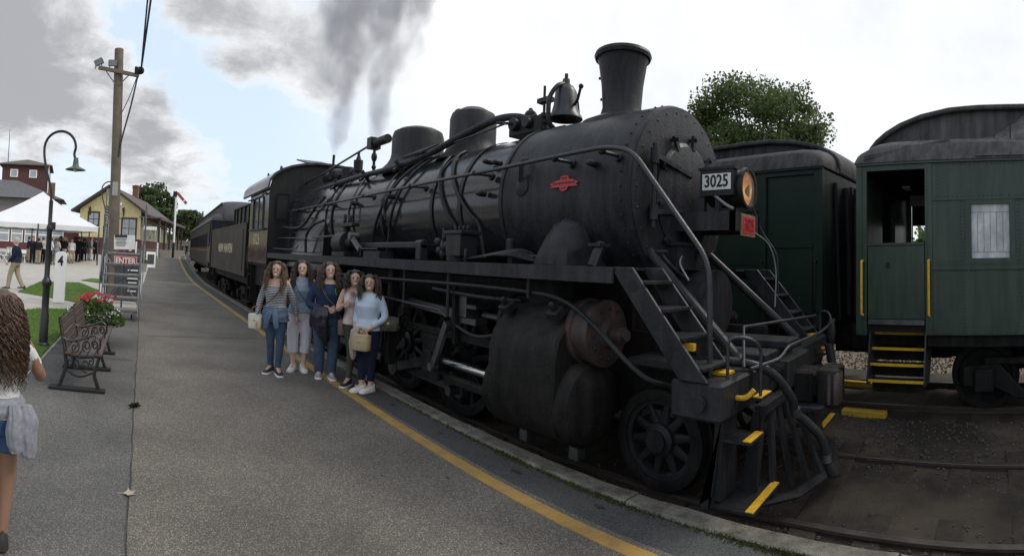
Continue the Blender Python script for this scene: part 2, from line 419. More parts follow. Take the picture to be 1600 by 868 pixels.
M_dirt = mat('oily_track_dirt', (.130, .098, .070), .9, 0, .3, .9, .7, 45, .2, col2=(.030, .025, .021), amt=.60, detail=11)
M_soil = mat('sandy_ballast_ground', (.19, .155, .115), .95, 0, .3, 3, .5, 40, .2, col2=(.14, .115, .085), detail=9)
M_conc = mat('worn_curb_concrete', (.24, .215, .175), .95, 0, .3, 7, 1.0, 45, .2, col2=(.070, .064, .052), detail=11)
M_path = mat('pale_concrete_path', (.40, .37, .33), .85, 0, .12, 2, .15, 60, .3)
M_grass = mat('lawn_green', (.10, .17, .028), .9, 0, .3, 3, .6, 120, .2, col2=(.065, .115, .018), detail=9)
M_moss = mat('moss_green', (.075, .095, .022), .95, 0, .3, 20, .8, 80, .2, col2=(.05, .05, .025))
M_line = mat('worn_yellow_line', (.40, .24, .07), .75, 0, .2, 6, .4, 130, .3, col2=(.20, .135, .06), amt=.40, detail=12)
M_railst = mat('rail_steel', (.10, .088, .078), .5, .55, .4, 5, col2=(.055, .045, .038))
M_railrust = mat('rail_web_rust', (.055, .038, .028), .8, .1, .3, 12)

# terrain to the horizon, lying below everything
b = MB(); b.add([(-900, -900, -.2), (900, -900, -.2), (900, 900, -.2), (-900, 900, -.2)], [(0, 1, 2, 3)])
tag(b.build('terrain', M_soil, fix=False), kind='structure')
# track bed
b = MB()
rings = []
for X in XS:
    o = curve_off(X); rings.append([(X, 3.2 + o, -.045), (X, 3.8 + o, -.06), (X, 4.6 + o, -.035), (X, 5.5 + o, -.07), (X, 7.6 + o * .5 + (0 if X > -30 else 6), -.09), (X, 10.0 - .18 * max(X, -20), -.10)])
b.loft(rings, caps=False, closed=False)
bed = tag(b.build('track_bed', M_dirt, fix=False), kind='structure')
b = MB()      # sandy yard beyond the coaches
b.add([(-60, 10.2, -.14), (40, 9.0, -.14), (40, 60, -.10), (-60, 60, -.10)], [(0, 1, 2, 3)])
tag(b.build('sandy_yard', M_soil, fix=False), kind='structure')
def rail(parent, y, yf, x0, x1, n=1):
    xs = [x for x in XS if x0 < x < x1]; xs = [x0] + xs + [x1]
    prof = [(-.065, -.115), (.065, -.115), (.065, -.10), (.012, -.088), (.012, -.036), (.034, -.028), (.034, -.004), (.028, 0), (-.028, 0), (-.034, -.004), (-.034, -.028), (-.012, -.036), (-.012, -.088), (-.065, -.10)]
    bb = MB(); k = len(prof)
    for X0, X1 in zip(xs, xs[1:]):
        pass
    rings = [[(X, y + yf(X) + a, c) for a, c in prof] for X in xs]
    bb.loft(rings)
    o = bb.build('rail', [M_railrust, M_railst], parent, angle=30)
    for p in o.data.polygons:
        if p.normal.z > .6 and p.center.z > -.01: p.material_index = 1
    return o
for s in (-1, 1): rail(bed, YC + s * .7525, curve_off, -200, 40)
for s in (-1, 1): rail(bed, 7.996 + s * .765, lambda X: -.13 * X, -20, 40)
# sleepers, mostly buried in cinders
M_tie = mat('old_tie_wood', (.045, .034, .026), .9, 0, .4, 8, .5, 50, .2)
tie_b = MB(); tie_b.box((0, 0, 0), (.22, 2.5, .12)); tie_me = tie_b.mesh('sleeper', bevel=.012)
tie_me.materials.append(M_tie)
X = -19.0
while X < 2.2:
    o = obj('sleeper', tie_me, None, bed, (X, YC + curve_off(X), -.098 + random.uniform(-.008, .006)), (0, 0, random.uniform(-.02, .02) + (-.1 if X > -1 else 0)))
    o2 = obj('sleeper', tie_me, None, bed, (X + .3, coach_y(X + .3), -.135 + random.uniform(-.01, .012)), (0, 0, -.13 + random.uniform(-.02, .02))) if X > -4 else None
    X += .56
# gravel and clinker scattered on the bed (nobody could count it)
rnd = random.Random(3); b = MB()
oct_v = [Vector(p) for p in ((1, 0, 0), (-1, 0, 0), (0, 1, 0), (0, -1, 0), (0, 0, 1), (0, 0, -1))]
oct_f = [(0, 2, 4), (2, 1, 4), (1, 3, 4), (3, 0, 4), (2, 0, 5), (1, 2, 5), (3, 1, 5), (0, 3, 5)]
for i in range(9000):
    X = rnd.uniform(-9, 2.4)
    if i % 3 == 0: y = rnd.uniform(3.3, 3.78)
    elif i % 3 == 1: y = rnd.uniform(5.45, 6.9)
    else: y = rnd.uniform(3.95, 5.3)
    if i % 3 == 2 and rnd.random() < .55: continue
    s = rnd.uniform(.006, .022); q = Quaternion((rnd.random(), rnd.random(), rnd.random()), rnd.uniform(0, 6))
    y += curve_off(X)
    b.add([q @ Vector((v.x * s * rnd.uniform(.6, 1.3), v.y * s, v.z * s * .7)) + Vector((X, y, -.052 + s * .3)) for v in oct_v], oct_f)
tag(b.build('cinder_gravel', mat('cinder_stone', (.10, .085, .07), .9, 0, .4, 30, 0, col2=(.03, .027, .025)), fix=False, angle=20), 'dark cinder and gravel scattered between the rails', 'gravel', kind='stuff')
b = MB()
for i in range(6000):
    X = rnd.uniform(-5, 5); y = rnd.uniform(9.2, 13.5) - .18 * X
    s = rnd.uniform(.012, .04); q = Quaternion((rnd.random(), rnd.random(), rnd.random()), rnd.uniform(0, 6))
    b.add([q @ Vector((v.x * s * rnd.uniform(.6, 1.3), v.y * s, v.z * s * .5)) + Vector((X, y, -.135 + s * .3)) for v in oct_v], oct_f)
tag(b.build('yard_gravel', mat('yard_stone', (.17, .13, .09), .9, 0, .4, 20, 0, col2=(.06, .045, .033)), fix=False, angle=20), 'tan gravel and litter on the yard beyond the green coaches', 'gravel', kind='stuff')

# platform: three asphalt sheets with a kerb
PZ = 0.2
def sheet(name, m, yl, yr, x0=-200, x1=40, z=PZ, kind='structure'):
    b = MB(); xs = [x0] + [x for x in XS if x0 < x < x1] + [x1]
    rings = [[(X, yl(X), z + zr(X)), (X, yr(X), z + zr(X)), (X, yr(X), z - .22), (X, yl(X), z - .22)] for X in xs]
    b.loft(rings); return tag(b.build(name, m), kind=kind)
seam = lambda X: 0.0 if X > -20 else (X + 20) * -.03
sheet('platform', M_asph, seam, lambda X: 2.72 + curve_off(X))
sheet('platform_edge_strip', M_edge, lambda X: 2.72 + curve_off(X), lambda X: 3.06 + curve_off(X), z=PZ - .004)
def walk_left(X): return -1.55 - .30 * (X + 5) if -12 < X < -5 else (-1.55 if X >= -5 else .55)
sheet('walk', M_asph2, lambda X: -1.35 if X < -3.6 else -8.0, lambda X: -.001, x0=-14, x1=40, z=PZ - .006)
strip('painted_edge_line', 2.545, 2.665, PZ, PZ + .004, M_line)['kind'] = 'structure'
# kerb of cast sections: separate blocks with chipped joints
kerb = thing('kerb', 'worn concrete kerb of long sections along the track side of the platform', 'kerb', (0, 0, 0))
rk = random.Random(5)
X = 3.5
while X > -60:
    L = 1.9 if X > -16 else 5.0
    b = MB(); rings = []; n = max(2, int(L / .16) if X > -10 else 3)
    ox = rk.uniform(-.006, .006); oz = rk.uniform(-.006, .004)
    for i in range(n + 1):
        x = X - .008 - (L - .016) * i / n; o = curve_off(x) + ox; oz = zr(x) + (oz if X > -24 else 0)
        j = (lambda a: rk.uniform(-a, a)) if X > -10 else (lambda a: 0)
        rings.append([(x, 3.075 + o, PZ - .3), (x, 3.075 + o, PZ + oz - .005), (x, 3.10 + o + j(.006), PZ + .012 + oz + j(.003)), (x, 3.26 + o + j(.010), PZ + .008 + oz + j(.004)), (x, 3.29 + o + j(.015), PZ - .02 + oz + j(.010)), (x, 3.30 + o + j(.01), PZ - .12), (x, 3.30 + o, PZ - .3)])
    b.loft(rings); b.build('kerb_stone', M_conc, kerb, angle=25); X -= L
# moss in the joint between asphalt and kerb
b = MB(); rk = random.Random(9)
for i in range(14000):
    X = rk.uniform(-3.6, .8) if i % 4 else rk.uniform(-7, 0)
    dens = .5 + .5 * math.sin(X * 3.1 + 1) * math.sin(X * 1.3)
    if rk.random() > dens: continue
    y = 3.068 + curve_off(X) + rk.gauss(0, .026); s = rk.uniform(.005, .014)
    a = rk.uniform(0, PI); h = rk.uniform(.004, .016)
    b.add([(X - s * math.cos(a), y - s * math.sin(a), PZ - .01), (X + s * math.cos(a), y + s * math.sin(a), PZ - .01), (X + rk.uniform(-s, s), y + rk.uniform(-s, s), PZ + h)], [(0, 1, 2)])
tag(b.build('kerb_moss', M_moss, fix=False), 'green moss growing in the joint beside the kerb', 'moss', kind='stuff')
# saw-cut joints and tar patches across the platform
M_tar = mat('tar_joint', (.022, .021, .021), .75, 0, .3, 20)
plat = bpy.data.objects['platform']
rk = random.Random(4)
def joint(p0, p1, w):
    b = MB(); n = 26; rings = []
    for i in range(n + 1):
        t = i / n; x = p0[0] + (p1[0] - p0[0]) * t; y = p0[1] + (p1[1] - p0[1]) * t
        ww = w * rk.uniform(.5, 1.3); jx = rk.uniform(-.012, .012); jy = rk.uniform(-.012, .012)
        d = Vector((p1[1] - p0[1], p0[0] - p1[0])).normalized()
        rings.append([(x + jx + d.x * ww, y + jy + d.y * ww, PZ + .003 + zr(x)), (x + jx - d.x * ww, y + jy - d.y * ww, PZ + .003 + zr(x))])
    b.loft(rings, caps=False, closed=False); b.build('crack', M_tar, plat, fix=False)
joint((-9.75, 0.05), (-9.9, 2.5), .016); joint((-15.5, 0), (-15.6, 2.5), .03); joint((-20, 0), (-20.3, 2.5), .03); joint((-28, .1), (-28.6, 2.5), .04)
joint((-38, .4), (-38.6, 2.7), .05)
joint((1.5, .0), (-6, .0), .003); joint((-6, .0), (-13, .0), .004); joint((-7.6, -.05), (-7.7, -1.3), .010)
joint((-11.9, 2.7), (-9.5, 2.95), .02)
# dark oil and gum spots on the asphalt
b = MB()
for (x, y, r) in [(-3.35, 2.35, .014), (-3.6, 1.9, .010), (-2.4, 2.1, .008), (-4.6, 1.4, .012), (-5.3, 2.90, .03), (-4.25, 2.88, .02), (-1.9, 1.7, .007), (-3.15, 2.90, .03), (-2.3, 2.93, .025), (-2.0, .8, .006), (-4.0, .9, .008)]:
    n = 11; b.add([(x + r * 2 * rk.uniform(.7, 1.1) * math.cos(k * 2 * PI / n), y + r * rk.uniform(.6, 1.1) * math.sin(k * 2 * PI / n), PZ + .003) for k in range(n)], [tuple(range(n))])
b.build('stain', M_tar, plat, fix=False)

# lawns and pale paths at left
def poly(name, pts, z, m, h=.2):
    b = MB(); b.prism(pts, lambda a, c, d: (a, c, d), z - h, z); return tag(b.build(name, m), kind='structure')
sheet('forecourt_path', M_path, lambda X: -40, lambda X: -1.36, x0=-14, x1=-3.62, z=PZ - .012)
sheet('forecourt_path', M_path, lambda X: -40, lambda X: seam(X) - .01, x0=-80, x1=-14.001, z=PZ - .012)
lawns = [poly('lawn', p, PZ + .012, M_grass, .03) for p in ([(-5.4, -1.40), (-13.0, -1.40), (-12.4, -2.5), (-11.2, -3.1), (-8.4, -2.9), (-5.6, -2.0)],
    [(-14.2, -1.5), (-18.5, -1.5), (-21.5, -2.6), (-20.5, -4.1), (-16.0, -3.9)],
    [(-21.5, -1.2), (-24.2, -1.2), (-24.6, -2.4), (-22.8, -2.7)],
    [(-14.0, -8.0), (-30, -9.2), (-30, -14), (-14, -13)])]
rg = random.Random(11); b = MB()
def in_poly(x, y, P):
    c = False
    for (x0, y0), (x1, y1) in zip(P, P[1:] + P[:1]):
        if (y0 > y) != (y1 > y) and x < (x1 - x0) * (y - y0) / (y1 - y0) + x0: c = not c
    return c
LP = [[(-5.4, -1.37), (-13.0, -1.37), (-12.4, -2.5), (-11.2, -3.1), (-8.4, -2.9), (-5.6, -2.0)], [(-14.2, -1.5), (-18.5, -1.5), (-21.5, -2.6), (-20.5, -4.1), (-16.0, -3.9)]]
for P, N in zip(LP, (20000, 12000)):
    xs = [p[0] for p in P]; ys = [p[1] for p in P]; k = 0
    while k < N:
        x = rg.uniform(min(xs), max(xs)); y = rg.uniform(min(ys), max(ys)); k += 1
        if not in_poly(x, y, P): continue
        h = rg.uniform(.02, .055); a = rg.uniform(0, PI); s = .004; lx, ly = rg.gauss(0, .014), rg.gauss(0, .014)
        b.add([(x - s * math.cos(a), y - s * math.sin(a), PZ + .01), (x + s * math.cos(a), y + s * math.sin(a), PZ + .01), (x + lx, y + ly, PZ + .01 + h)], [(0, 1, 2)])
M_blade = mat('grass_blade', (.13, .22, .04), .8, 0, .3, 2, col2=(.08, .15, .022))
tag(b.build('grass', M_blade, fix=False), 'short green grass blades on the lawns by the path', 'grass', kind='stuff')

# weed in the seam and a fallen leaf
b = MB(); rw = random.Random(31)
for i in range(46):
    a = rw.uniform(0, 6.3); l = rw.uniform(.03, .075); h = rw.uniform(.015, .05); p0 = Vector((rw.gauss(0, .012), rw.gauss(0, .012), 0)); d = Vector((math.cos(a), math.sin(a), 0)); n = Vector((-d.y, d.x, 0)) * .006
    b.add([p0 - n, p0 + n, p0 + d * l * .6 + n * 1.6 + Vector((0, 0, h)), p0 + d * l + Vector((0, 0, h * .5)), p0 + d * l * .6 - n * 1.6 + Vector((0, 0, h))], [(0, 1, 2, 3, 4)])
tag(b.build('weed', M_moss, fix=False, loc=(-5.42, .0, PZ)), 'small green weed growing in the asphalt seam', 'weed')
b = MB(); pts = [(.0, -.045, 0), (.025, -.02, .008), (.05, -.01, .012), (.028, .01, .006), (.02, .045, .01), (0, .025, .004), (-.025, .04, .012), (-.026, .008, .006), (-.05, -.008, .013), (-.022, -.02, .008)]
b.add(pts + [(0, 0, .002)], [(i, (i + 1) % 10, 10) for i in range(10)]); b.tube([(0, -.04, .002), (.005, -.08, .004)], .002, 5)
tag(b.build('fallen_leaf', mat('dry_leaf', (.36, .30, .22), .8), fix=False, loc=(-3.52, .0, PZ + .003)), 'pale dry maple leaf lying on the asphalt seam', 'leaf')
# ------------------------------------------------------------------ steam engine (local x = along track, -y = platform side)
loco = thing('steam_locomotive', 'large black steam locomotive with number 3025 beside the platform', 'locomotive', (0, YC, 0))
BZ = 2.63                                   # boiler axis
def part(name, b, m, parent=None, **k): return b.build(name, m, loco if parent is None else parent, **k)
AX = (1, 0, 0)
# boiler barrel with a slight taper, smokebox in front
b = MB(); b.lathe([(.90, 2.1), (.90, 0), (.915, -1.2), (1.0, -3.2), (1.02, -5.5)], (-6.5, 0, BZ), AX, 56)
boiler = part('boiler', b, M_jacket, angle=20)
for X, r in ((-5.28, .905), (-5.95, .905), (-7.4, .94), (-8.6, .985), (-9.5, 1.0)):
    b = MB(); b.lathe([(r + .003, 0), (r + .013, .0), (r + .013, .07), (r + .003, .07)], (X, 0, BZ), AX, 56); part('boiler_band', b, M_black, boiler)
b = MB(); b.lathe([(.90, 0), (.945, 0), (.945, 1.76), (.93, 1.785), (.80, 1.795)], (-4.42, 0, BZ), AX, 64)
smokebox = part('smokebox', b, M_smoke, angle=25)
b = MB(); b.lathe([(.946, 0), (.960, 0), (.960, .05), (.946, .05)], (-4.42, 0, BZ), AX, 64); part('seam_ring', b, M_smoke, smokebox)
# front plate, bolts round its rim, door, hinges and dogs
FX = -2.63
b = MB(); b.lathe([(.93, 0), (.925, .015), (.70, .035), (.60, .04), (.001, .04)], (FX, 0, BZ), AX, 64)
front = part('smokebox_front', b, M_smoke, angle=25)
bolt = MB(); bolt.lathe([(.016, 0), (.016, .008), (.009, .015), (.0, .015)], (0, 0, 0), AX, 8); bolt_me = bolt.mesh('bolt'); bolt_me.materials.append(M_smoke)
for k in range(28):
    a = 2 * PI * k / 28; obj('bolt', bolt_me, None, front, (FX + .012, .865 * math.cos(a), BZ + .865 * math.sin(a)))
for k in range(20):                        # rivets back along the smokebox wrapper edge
    a = PI * .5 + (k - 2) * PI / 22
    o = obj('rivet', bolt_me, None, smokebox, (-2.74, .945 * math.cos(a), BZ + .945 * math.sin(a)), None)
    o.rotation_mode = 'QUATERNION'; o.rotation_quaternion = Vector((1, 0, 0)).rotation_difference(Vector((0, math.cos(a), math.sin(a)))); o.scale = (.8, .8, .8)
b = MB(); b.lathe([(.58, 0), (.58, .02), (.54, .05), (.35, .085), (.0, .10)], (FX + .035, 0, BZ - .02), AX, 48); door = part('smokebox_door', b, M_smoke, angle=25)
for k in range(10):
    a = 2 * PI * k / 10 + .2; c, s = math.cos(a), math.sin(a)
    b = MB(); b.bar((FX + .08, .50 * c, BZ + .50 * s), (FX + .08, .66 * c, BZ + .66 * s), .05, .035, (1, 0, 0)); b.cyl((FX + .04, .62 * c, BZ + .62 * s), (FX + .125, .62 * c, BZ + .62 * s), .022, n=8)
    part('door_dog', b, M_smoke, door)
for z in (.30, -.22):                       # strap hinges on the platform side
    b = MB(); b.bar((FX + .10, -.70, BZ + z), (FX + .12, -.05, BZ + z * .7), .045, .055, (1, 0, 0)); b.cyl((FX + .09, -.69, BZ + z - .07), (FX + .09, -.69, BZ + z + .07), .04, n=10)
    part('hinge', b, M_smoke, door)
b = MB(); b.cyl((FX + .09, -.69, BZ - .36), (FX + .09, -.69, BZ + .42), .022, n=8); part('hinge_pin', b, M_black, door)
# door grab rail curving below the door
b = MB(); b.tube(crv([(FX + .12, -.62, BZ - .58), (FX + .2, -.52, BZ - .72), (FX + .24, -.25, BZ - .84), (FX + .24, .1, BZ - .86), (FX + .2, .4, BZ - .8)]), .018, 8)
for p in ((-.62, -.58), (.1, -.86), (.4, -.8)): b.cyl((FX, p[0], BZ + p[1]), (FX + .2, p[0], BZ + p[1]), .018, n=8)
part('grab_rail', b, M_rail)
# chimney
SX = -3.45
b = MB(); b.lathe([(.52, 3.38), (.46, 3.50), (.35, 3.55), (.25, 3.60), (.222, 3.70), (.238, 3.95), (.278, 4.22), (.292, 4.25), (.318, 4.26), (.330, 4.295), (.318, 4.33), (.285, 4.335), (.24, 4.32), (.22, 3.7), (.001, 3.65)], (SX, 0, 0), (0, 0, 1), 48)
chim = part('chimney', b, M_smoke, angle=30)
b = MB()
for k in range(3): b.cyl((SX - .31, -.05 + .05 * k, 4.1 - k * .24), (SX - .22, 0, 4.1 - k * .24), .018, n=8)
part('lug', b, M_black, chim)
# bell in its cradle
bx0 = -4.33
bell = MB(); bell.lathe([(.0, 4.235), (.045, 4.23), (.05, 4.16), (.10, 4.13), (.135, 4.06), (.15, 3.90), (.175, 3.80), (.215, 3.745), (.22, 3.72), (.20, 3.715), (.15, 3.76)], (bx0, 0, 0), (0, 0, 1), 28)
bellp = part('bell', bell, mat('bell_iron', (.035, .036, .040), .4, .3, .2, 8))
b = MB(); b.tube(crv([(bx0, -.05, 3.50), (bx0 - .03, -.22, 3.60), (bx0 - .03, -.27, 3.75), (bx0 - .03, -.25, 3.95), (bx0, -.16, 4.10), (bx0, -.03, 4.17)]), .030, 8); b.tube(crv([(bx0, .05, 3.50), (bx0 - .03, .22, 3.60), (bx0 - .03, .27, 3.75), (bx0 - .03, .25, 3.95), (bx0, .16, 4.10), (bx0, .03, 4.17)]), .030, 8)
b.bx(bx0 - .2, bx0 + .2, -.22, .22, 3.47, 3.57); b.cyl((bx0, 0, 4.15), (bx0, 0, 4.30), .022, n=8)
part('bell_yoke', b, M_black, bellp)
b = MB(); b.tube([(bx0 + .15, .0, 3.88), (bx0 + .22, -.02, 3.93), (bx0 + .28, -.04, 4.06)], .018, 8); b.ell((bx0 + .285, -.04, 4.07), (.032, .032, .032), 10, 6); part('bell_crank', b, M_black, bellp)
b = MB(); b.cyl((bx0 - .36, -.02, 3.5), (bx0 - .36, -.02, 3.86), .045, n=10); b.cyl((bx0 - .36, -.02, 3.86), (bx0 - .36, -.02, 4.22), .018, n=8); b.bx(bx0 - .46, bx0 - .24, -.06, .04, 4.0, 4.06)
for z in (3.56, 3.64, 3.72, 3.80): b.cyl((bx0 - .36, -.02, z), (bx0 - .36, -.02, z + .035), .075, n=12)
part('bell_ringer', b, M_black, bellp)
# domes
def dome(name, X, r, ztop, zb, hook):
    b = MB(); b.lathe([(r + .20, zb - .14), (r + .08, zb - .02), (r + .02, zb + .08), (r, zb + .18), (r, ztop - .16), (r - .03, ztop - .07), (r - .12, ztop - .02), (r * .5, ztop + .015), (0, ztop + .02)], (X, 0, 0), (0, 0, 1), 48)
    d = part(name, b, M_smoke, angle=40)
    b = MB(); b.tube(fillet([(X - r * .86 - .07, -.08, ztop - .13), (X - r * .86 - .07, -.08, ztop + .07), (X - r * .86 + .05, -.08, ztop + .07), (X - r * .86 + .05, -.08, ztop - .06)], .03), .012, 6); part('lifting_ring', b, M_black, d)
    return d
sdome = dome('steam_dome', -7.9, .47, 4.24, 3.6, True)
sand = dome('sand_dome', -6.25, .36, 4.22, 3.55, True)
b = MB(); rot = Matrix.Rotation(R(28), 3, 'X'); b.box((-6.95, -.50, 3.62), (.62, .34, .045), rot); b.box((-6.95, -.44, 3.56), (.55, .2, .06), rot)
part('sand_hatch', b, M_smoke, sand, bevel=.008)
# steam turret pipe sweeping along the top of the boiler
def pipe(name, pts, r, m=None, n=8, sm=True, parent=None):
    b = MB(); b.tube(crv(pts, 6) if sm else [Vector(p) for p in pts], r, n); return part(name, b, m or M_black, parent)
pipe('steam_pipe', [(-12.3, -.72, 3.42), (-11, -.72, 3.40), (-9.0, -.70, 3.43), (-7.6, -.66, 3.42), (-6.6, -.56, 3.52), (-5.9, -.40, 3.72), (-5.4, -.28, 3.84), (-5.05, -.2, 3.84), (-4.75, -.12, 3.74)], .052, M_smoke, 10)
b = MB(); b.bx(-5.15, -4.65, -.22, .08, 3.58, 3.80); b.cyl((-5.0, -.3, 3.72), (-5.0, .2, 3.72), .085, n=12); b.cyl((-4.75, -.3, 3.70), (-4.75, .2, 3.70), .075, n=12); b.ell((-4.88, -.08, 3.84), (.09, .09, .09), 10, 6); b.cyl((-4.88, -.08, 3.8), (-4.88, -.08, 3.95), .03, n=8); b.cyl((-5.0, -.3, 3.72), (-5.12, -.46, 3.72), .022, n=8)
part('throttle_valve', b, M_black, bevel=.01)
pipe('linkage_rod', [(-6.1, -.46, 3.62), (-5.5, -.42, 3.66), (-5.0, -.40, 3.70)], .014, M_rail)
for X in (-11.4, -10.0, -8.6, -7.3):
    b = MB(); b.bar((X, -.60, 3.30), (X, -.76, 3.50), .06, .03, (1, 0, 0)); b.bar((X, -.74, 3.36), (X + .10, -.84, 3.30), .04, .05); part('pipe_bracket', b, M_black)
# small sanding pipes that wrap down round the barrel
for X, dx in ((-6.75, -.9), (-6.55, -.55), (-6.1, .75), (-5.9, 1.05)):
    pts = []
    for k in range(11):
        a = PI * .5 + .42 + (PI * .5 - .1) * k / 10; t = k / 10
        r = .93 + (.03 if X < -6.3 else 0); pts.append((X + dx * t ** 1.4, r * math.cos(a), BZ + r * math.sin(a)))
    pts.append((pts[-1][0] + dx * .12, pts[-1][1] + .0, 1.95)); pipe('sand_pipe', pts, .022, M_black)
# handrail along the boiler, down to the front platform
b = MB(); hr = fillet([(-11.9, -1.13, 2.93), (-8.5, -1.15, 2.90), (-4.2, -1.17, 2.90), (-2.72, -1.19, 2.93), (-2.42, -1.22, 2.86), (-1.68, -1.25, 1.95), (-1.66, -1.25, 1.10)], .16, 6); b.tube(hr, .021, 10)
part('handrail', b, M_rail)
b = MB(); b.tube([(-2.62 + .0, 0, 0), (-2.6, 0, 0)], .001, 3)
b = MB(); hr2 = fillet([(-4.0, 1.17, 2.90), (-2.72, 1.2, 2.93), (-2.4, 1.26, 2.80), (-2.28, 1.42, 2.36), (-2.08, 1.43, 2.1), (-2.06, 1.43, 1.10)], .12, 6); b.tube(hr2, .008, 8); part('handrail', b, M_rail)
for X in (-11.2, -9.4, -7.6, -6.05, -4.6, -3.35, -2.78):
    r = .95 if X > -6.6 else 1.0
    b = MB(); b.cyl((X, -r * .95, BZ + .28), (X, -1.17, 2.90), .020, n=8); b.ell((X, -1.165, 2.905), (.04, .035, .035), 8, 6); b.cyl((X, -r * .945, BZ + .26), (X, -r * .945 - .04, BZ + .275), .045, n=10); part('rail_bracket', b, M_black)
# red winged badge on the smokebox
badge = MB()
def on_smoke(ax_, az):  # wrap onto the wrapper
    return lambda u, v, d: (u, -(.945 + d) * math.cos((v) / .945), BZ + (.945 + d) * math.sin((v) / .945))
P = [(-3.69, .06), (-3.60, .115), (-3.56, .12), (-3.545, .175), (-3.50, .185), (-3.455, .175), (-3.44, .12), (-3.40, .115), (-3.31, .06), (-3.345, .03), (-3.31, .0), (-3.44, .005), (-3.46, -.05), (-3.50, -.065), (-3.54, -.05), (-3.56, .005), (-3.69, .0), (-3.655, .03)]
P = [(a + .08, (c - .06) * .62 + .075) for a, c in P]; badge.prism(P, on_smoke(0, 0), .002, .016); bd = part('badge', badge, M_red)
M_badge2 = mat('badge_dark_letters', (.10, .012, .015), .6)
b = MB()
for i in range(9): b.bx(-3.565 + i * .033, -3.545 + i * .033, -.962, -.948, BZ + .068, BZ + .088)
for i in range(3): b.bx(-3.455 + i * .026, -3.438 + i * .026, -.956, -.935, BZ + .118, BZ + .135)
for i in range(3): b.bx(-3.455 + i * .026, -3.438 + i * .026, -.964, -.95, BZ + .022, BZ + .038)
part('badge_lettering', b, M_badge2, bd)['kind'] = 'stuff'
# fittings on the barrel: round washout cover, small cocks
b = MB(); b.lathe([(.10, 0), (.10, .02), (.05, .05), (0, .05)], (-4.05, -.93, 2.72), (0, -1, .1), 20); b.bar((-4.05, -.96, 2.78), (-4.0, -1.0, 2.98), .05, .04); b.ell((-4.0, -.96, 3.0), (.06, .04, .04), 10, 6); part('lubricator_cover', b, M_smoke)
for X, z in ((-3.05, 2.86), (-4.55, 3.06), (-4.75, 3.1), (-4.7, 2.7)):
    yy = -math.sqrt(max(.01, .95 ** 2 - (z - BZ) ** 2)); b = MB(); b.cyl((X, yy + .02, z), (X, yy - .07, z), .035, n=10); b.ell((X, yy - .08, z), (.05, .03, .03), 8, 6); part('cock', b, M_black)
for X in (-7.0, -8.4):
    b = MB(); b.tube(crv([(X, -1.0, 2.9), (X - .05, -1.05, 2.72), (X - .02, -1.04, 2.5)]), .015, 6); b.cyl((X, -.9, 2.86), (X, -1.04, 2.86), .04, n=10); part('cock', b, M_black)
# firebox: round top, sides sloping out to the grate
def fb_ring(X, rt_, zt, wb):
    pts = []
    for k in range(13):
        a = R(-8) + R(196) * k / 12; pts.append((X, rt_ * math.cos(a), zt + rt_ * math.sin(a)))
    pts += [(X, -wb, 1.62), (X, wb, 1.62)]
    return pts
b = MB(); b.loft([fb_ring(-9.75, 1.03, BZ, 1.05), fb_ring(-10.2, 1.05, BZ, 1.14), fb_ring(-12.45, 1.06, BZ + .08, 1.22)]); fbx = part('firebox', b, M_jacket, angle=30)
b = MB()
for i in range(8):
    for j in range(7):
        X = -10.2 - i * .29; a = R(100 + j * 13); r = 1.052; b.ell((X, r * math.cos(a), BZ + .03 + r * math.sin(a)), (.02, .02, .02), 6, 4)
part('staybolts', b, M_black, fbx)['kind'] = 'stuff'
pipe('injector_pipe', [(-12.2, -1.22, 2.55), (-11.2, -1.2, 2.5), (-10.75, -1.15, 2.56), (-10.2, -1.08, 2.9), (-9.9, -.98, 3.12)], .03, M_black)
pipe('injector_pipe', [(-10.35, -1.2, 1.95), (-10.3, -1.22, 2.3), (-10.0, -1.18, 2.52), (-9.6, -1.1, 2.6)], .03, M_black)
pipe('step_rail', [(-12.3, -1.3, 2.28), (-10.0, -1.3, 2.24)], .014, M_rail, sm=False)
pipe('step_rail', [(-12.3, -1.42, 2.02), (-10.6, -1.42, 2.0), (-10.2, -1.42, 2.08)], .014, M_rail)
b = MB()
for k in range(12):
    z = 2.0 + k * .12; b.box((-11.75 + .01 * k, -1.13 + (.0 if k < 7 else .03 * (k - 7)), z), (.06, .08, .05))
part('washout_plug', b, M_black, fbx)
# turret, whistle, safety valves and generator exhaust ahead of the cab
b = MB(); b.ell((-11.6, -.1, 3.80), (.55, .30, .22), 16, 8); b.cyl((-10.9, -.1, 3.70), (-10.9, -.1, 3.96), .14, n=14); b.cyl((-11.3, -.35, 3.7), (-11.3, -.35, 4.0), .06, n=10); part('steam_turret', b, M_black)
b = MB(); b.lathe([(.05, 3.66), (.05, 3.76), (.10, 3.78), (.105, 4.02), (.06, 4.04), (.03, 4.14), (.03, 4.2)], (-10.25, -.12, 0), (0, 0, 1), 16); b.bx(-10.6, -10.25, -.16, -.08, 3.72, 3.8); b.ell((-10.55, -.12, 3.8), (.09, .08, .09), 10, 6); part('whistle', b, M_black)
pipe('exhaust_pipe', [(-11.7, -.15, 3.9), (-11.72, -.15, 4.12), (-11.7, -.15, 4.38)], .035, M_black, 8)
pipe('pull_rod', [(-13.4, -.66, 3.62), (-11.5, -.5, 3.84), (-9.05, -.36, 4.14)], .022, M_rail, sm=False)
b = MB(); b.cyl((-8.42, -.34, 4.13), (-9.0, -.36, 4.13), .085, n=12); b.bx(-9.08, -8.9, -.47, -.25, 4.02, 4.24); b.cyl((-8.95, -.36, 4.05), (-8.95, -.36, 3.60), .03, n=8); b.ell((-8.95, -.36, 3.86), (.06, .06, .10), 10, 6); b.ell((-8.95, -.36, 3.66), (.05, .05, .05), 8, 6); part('pop_valve', b, M_black)
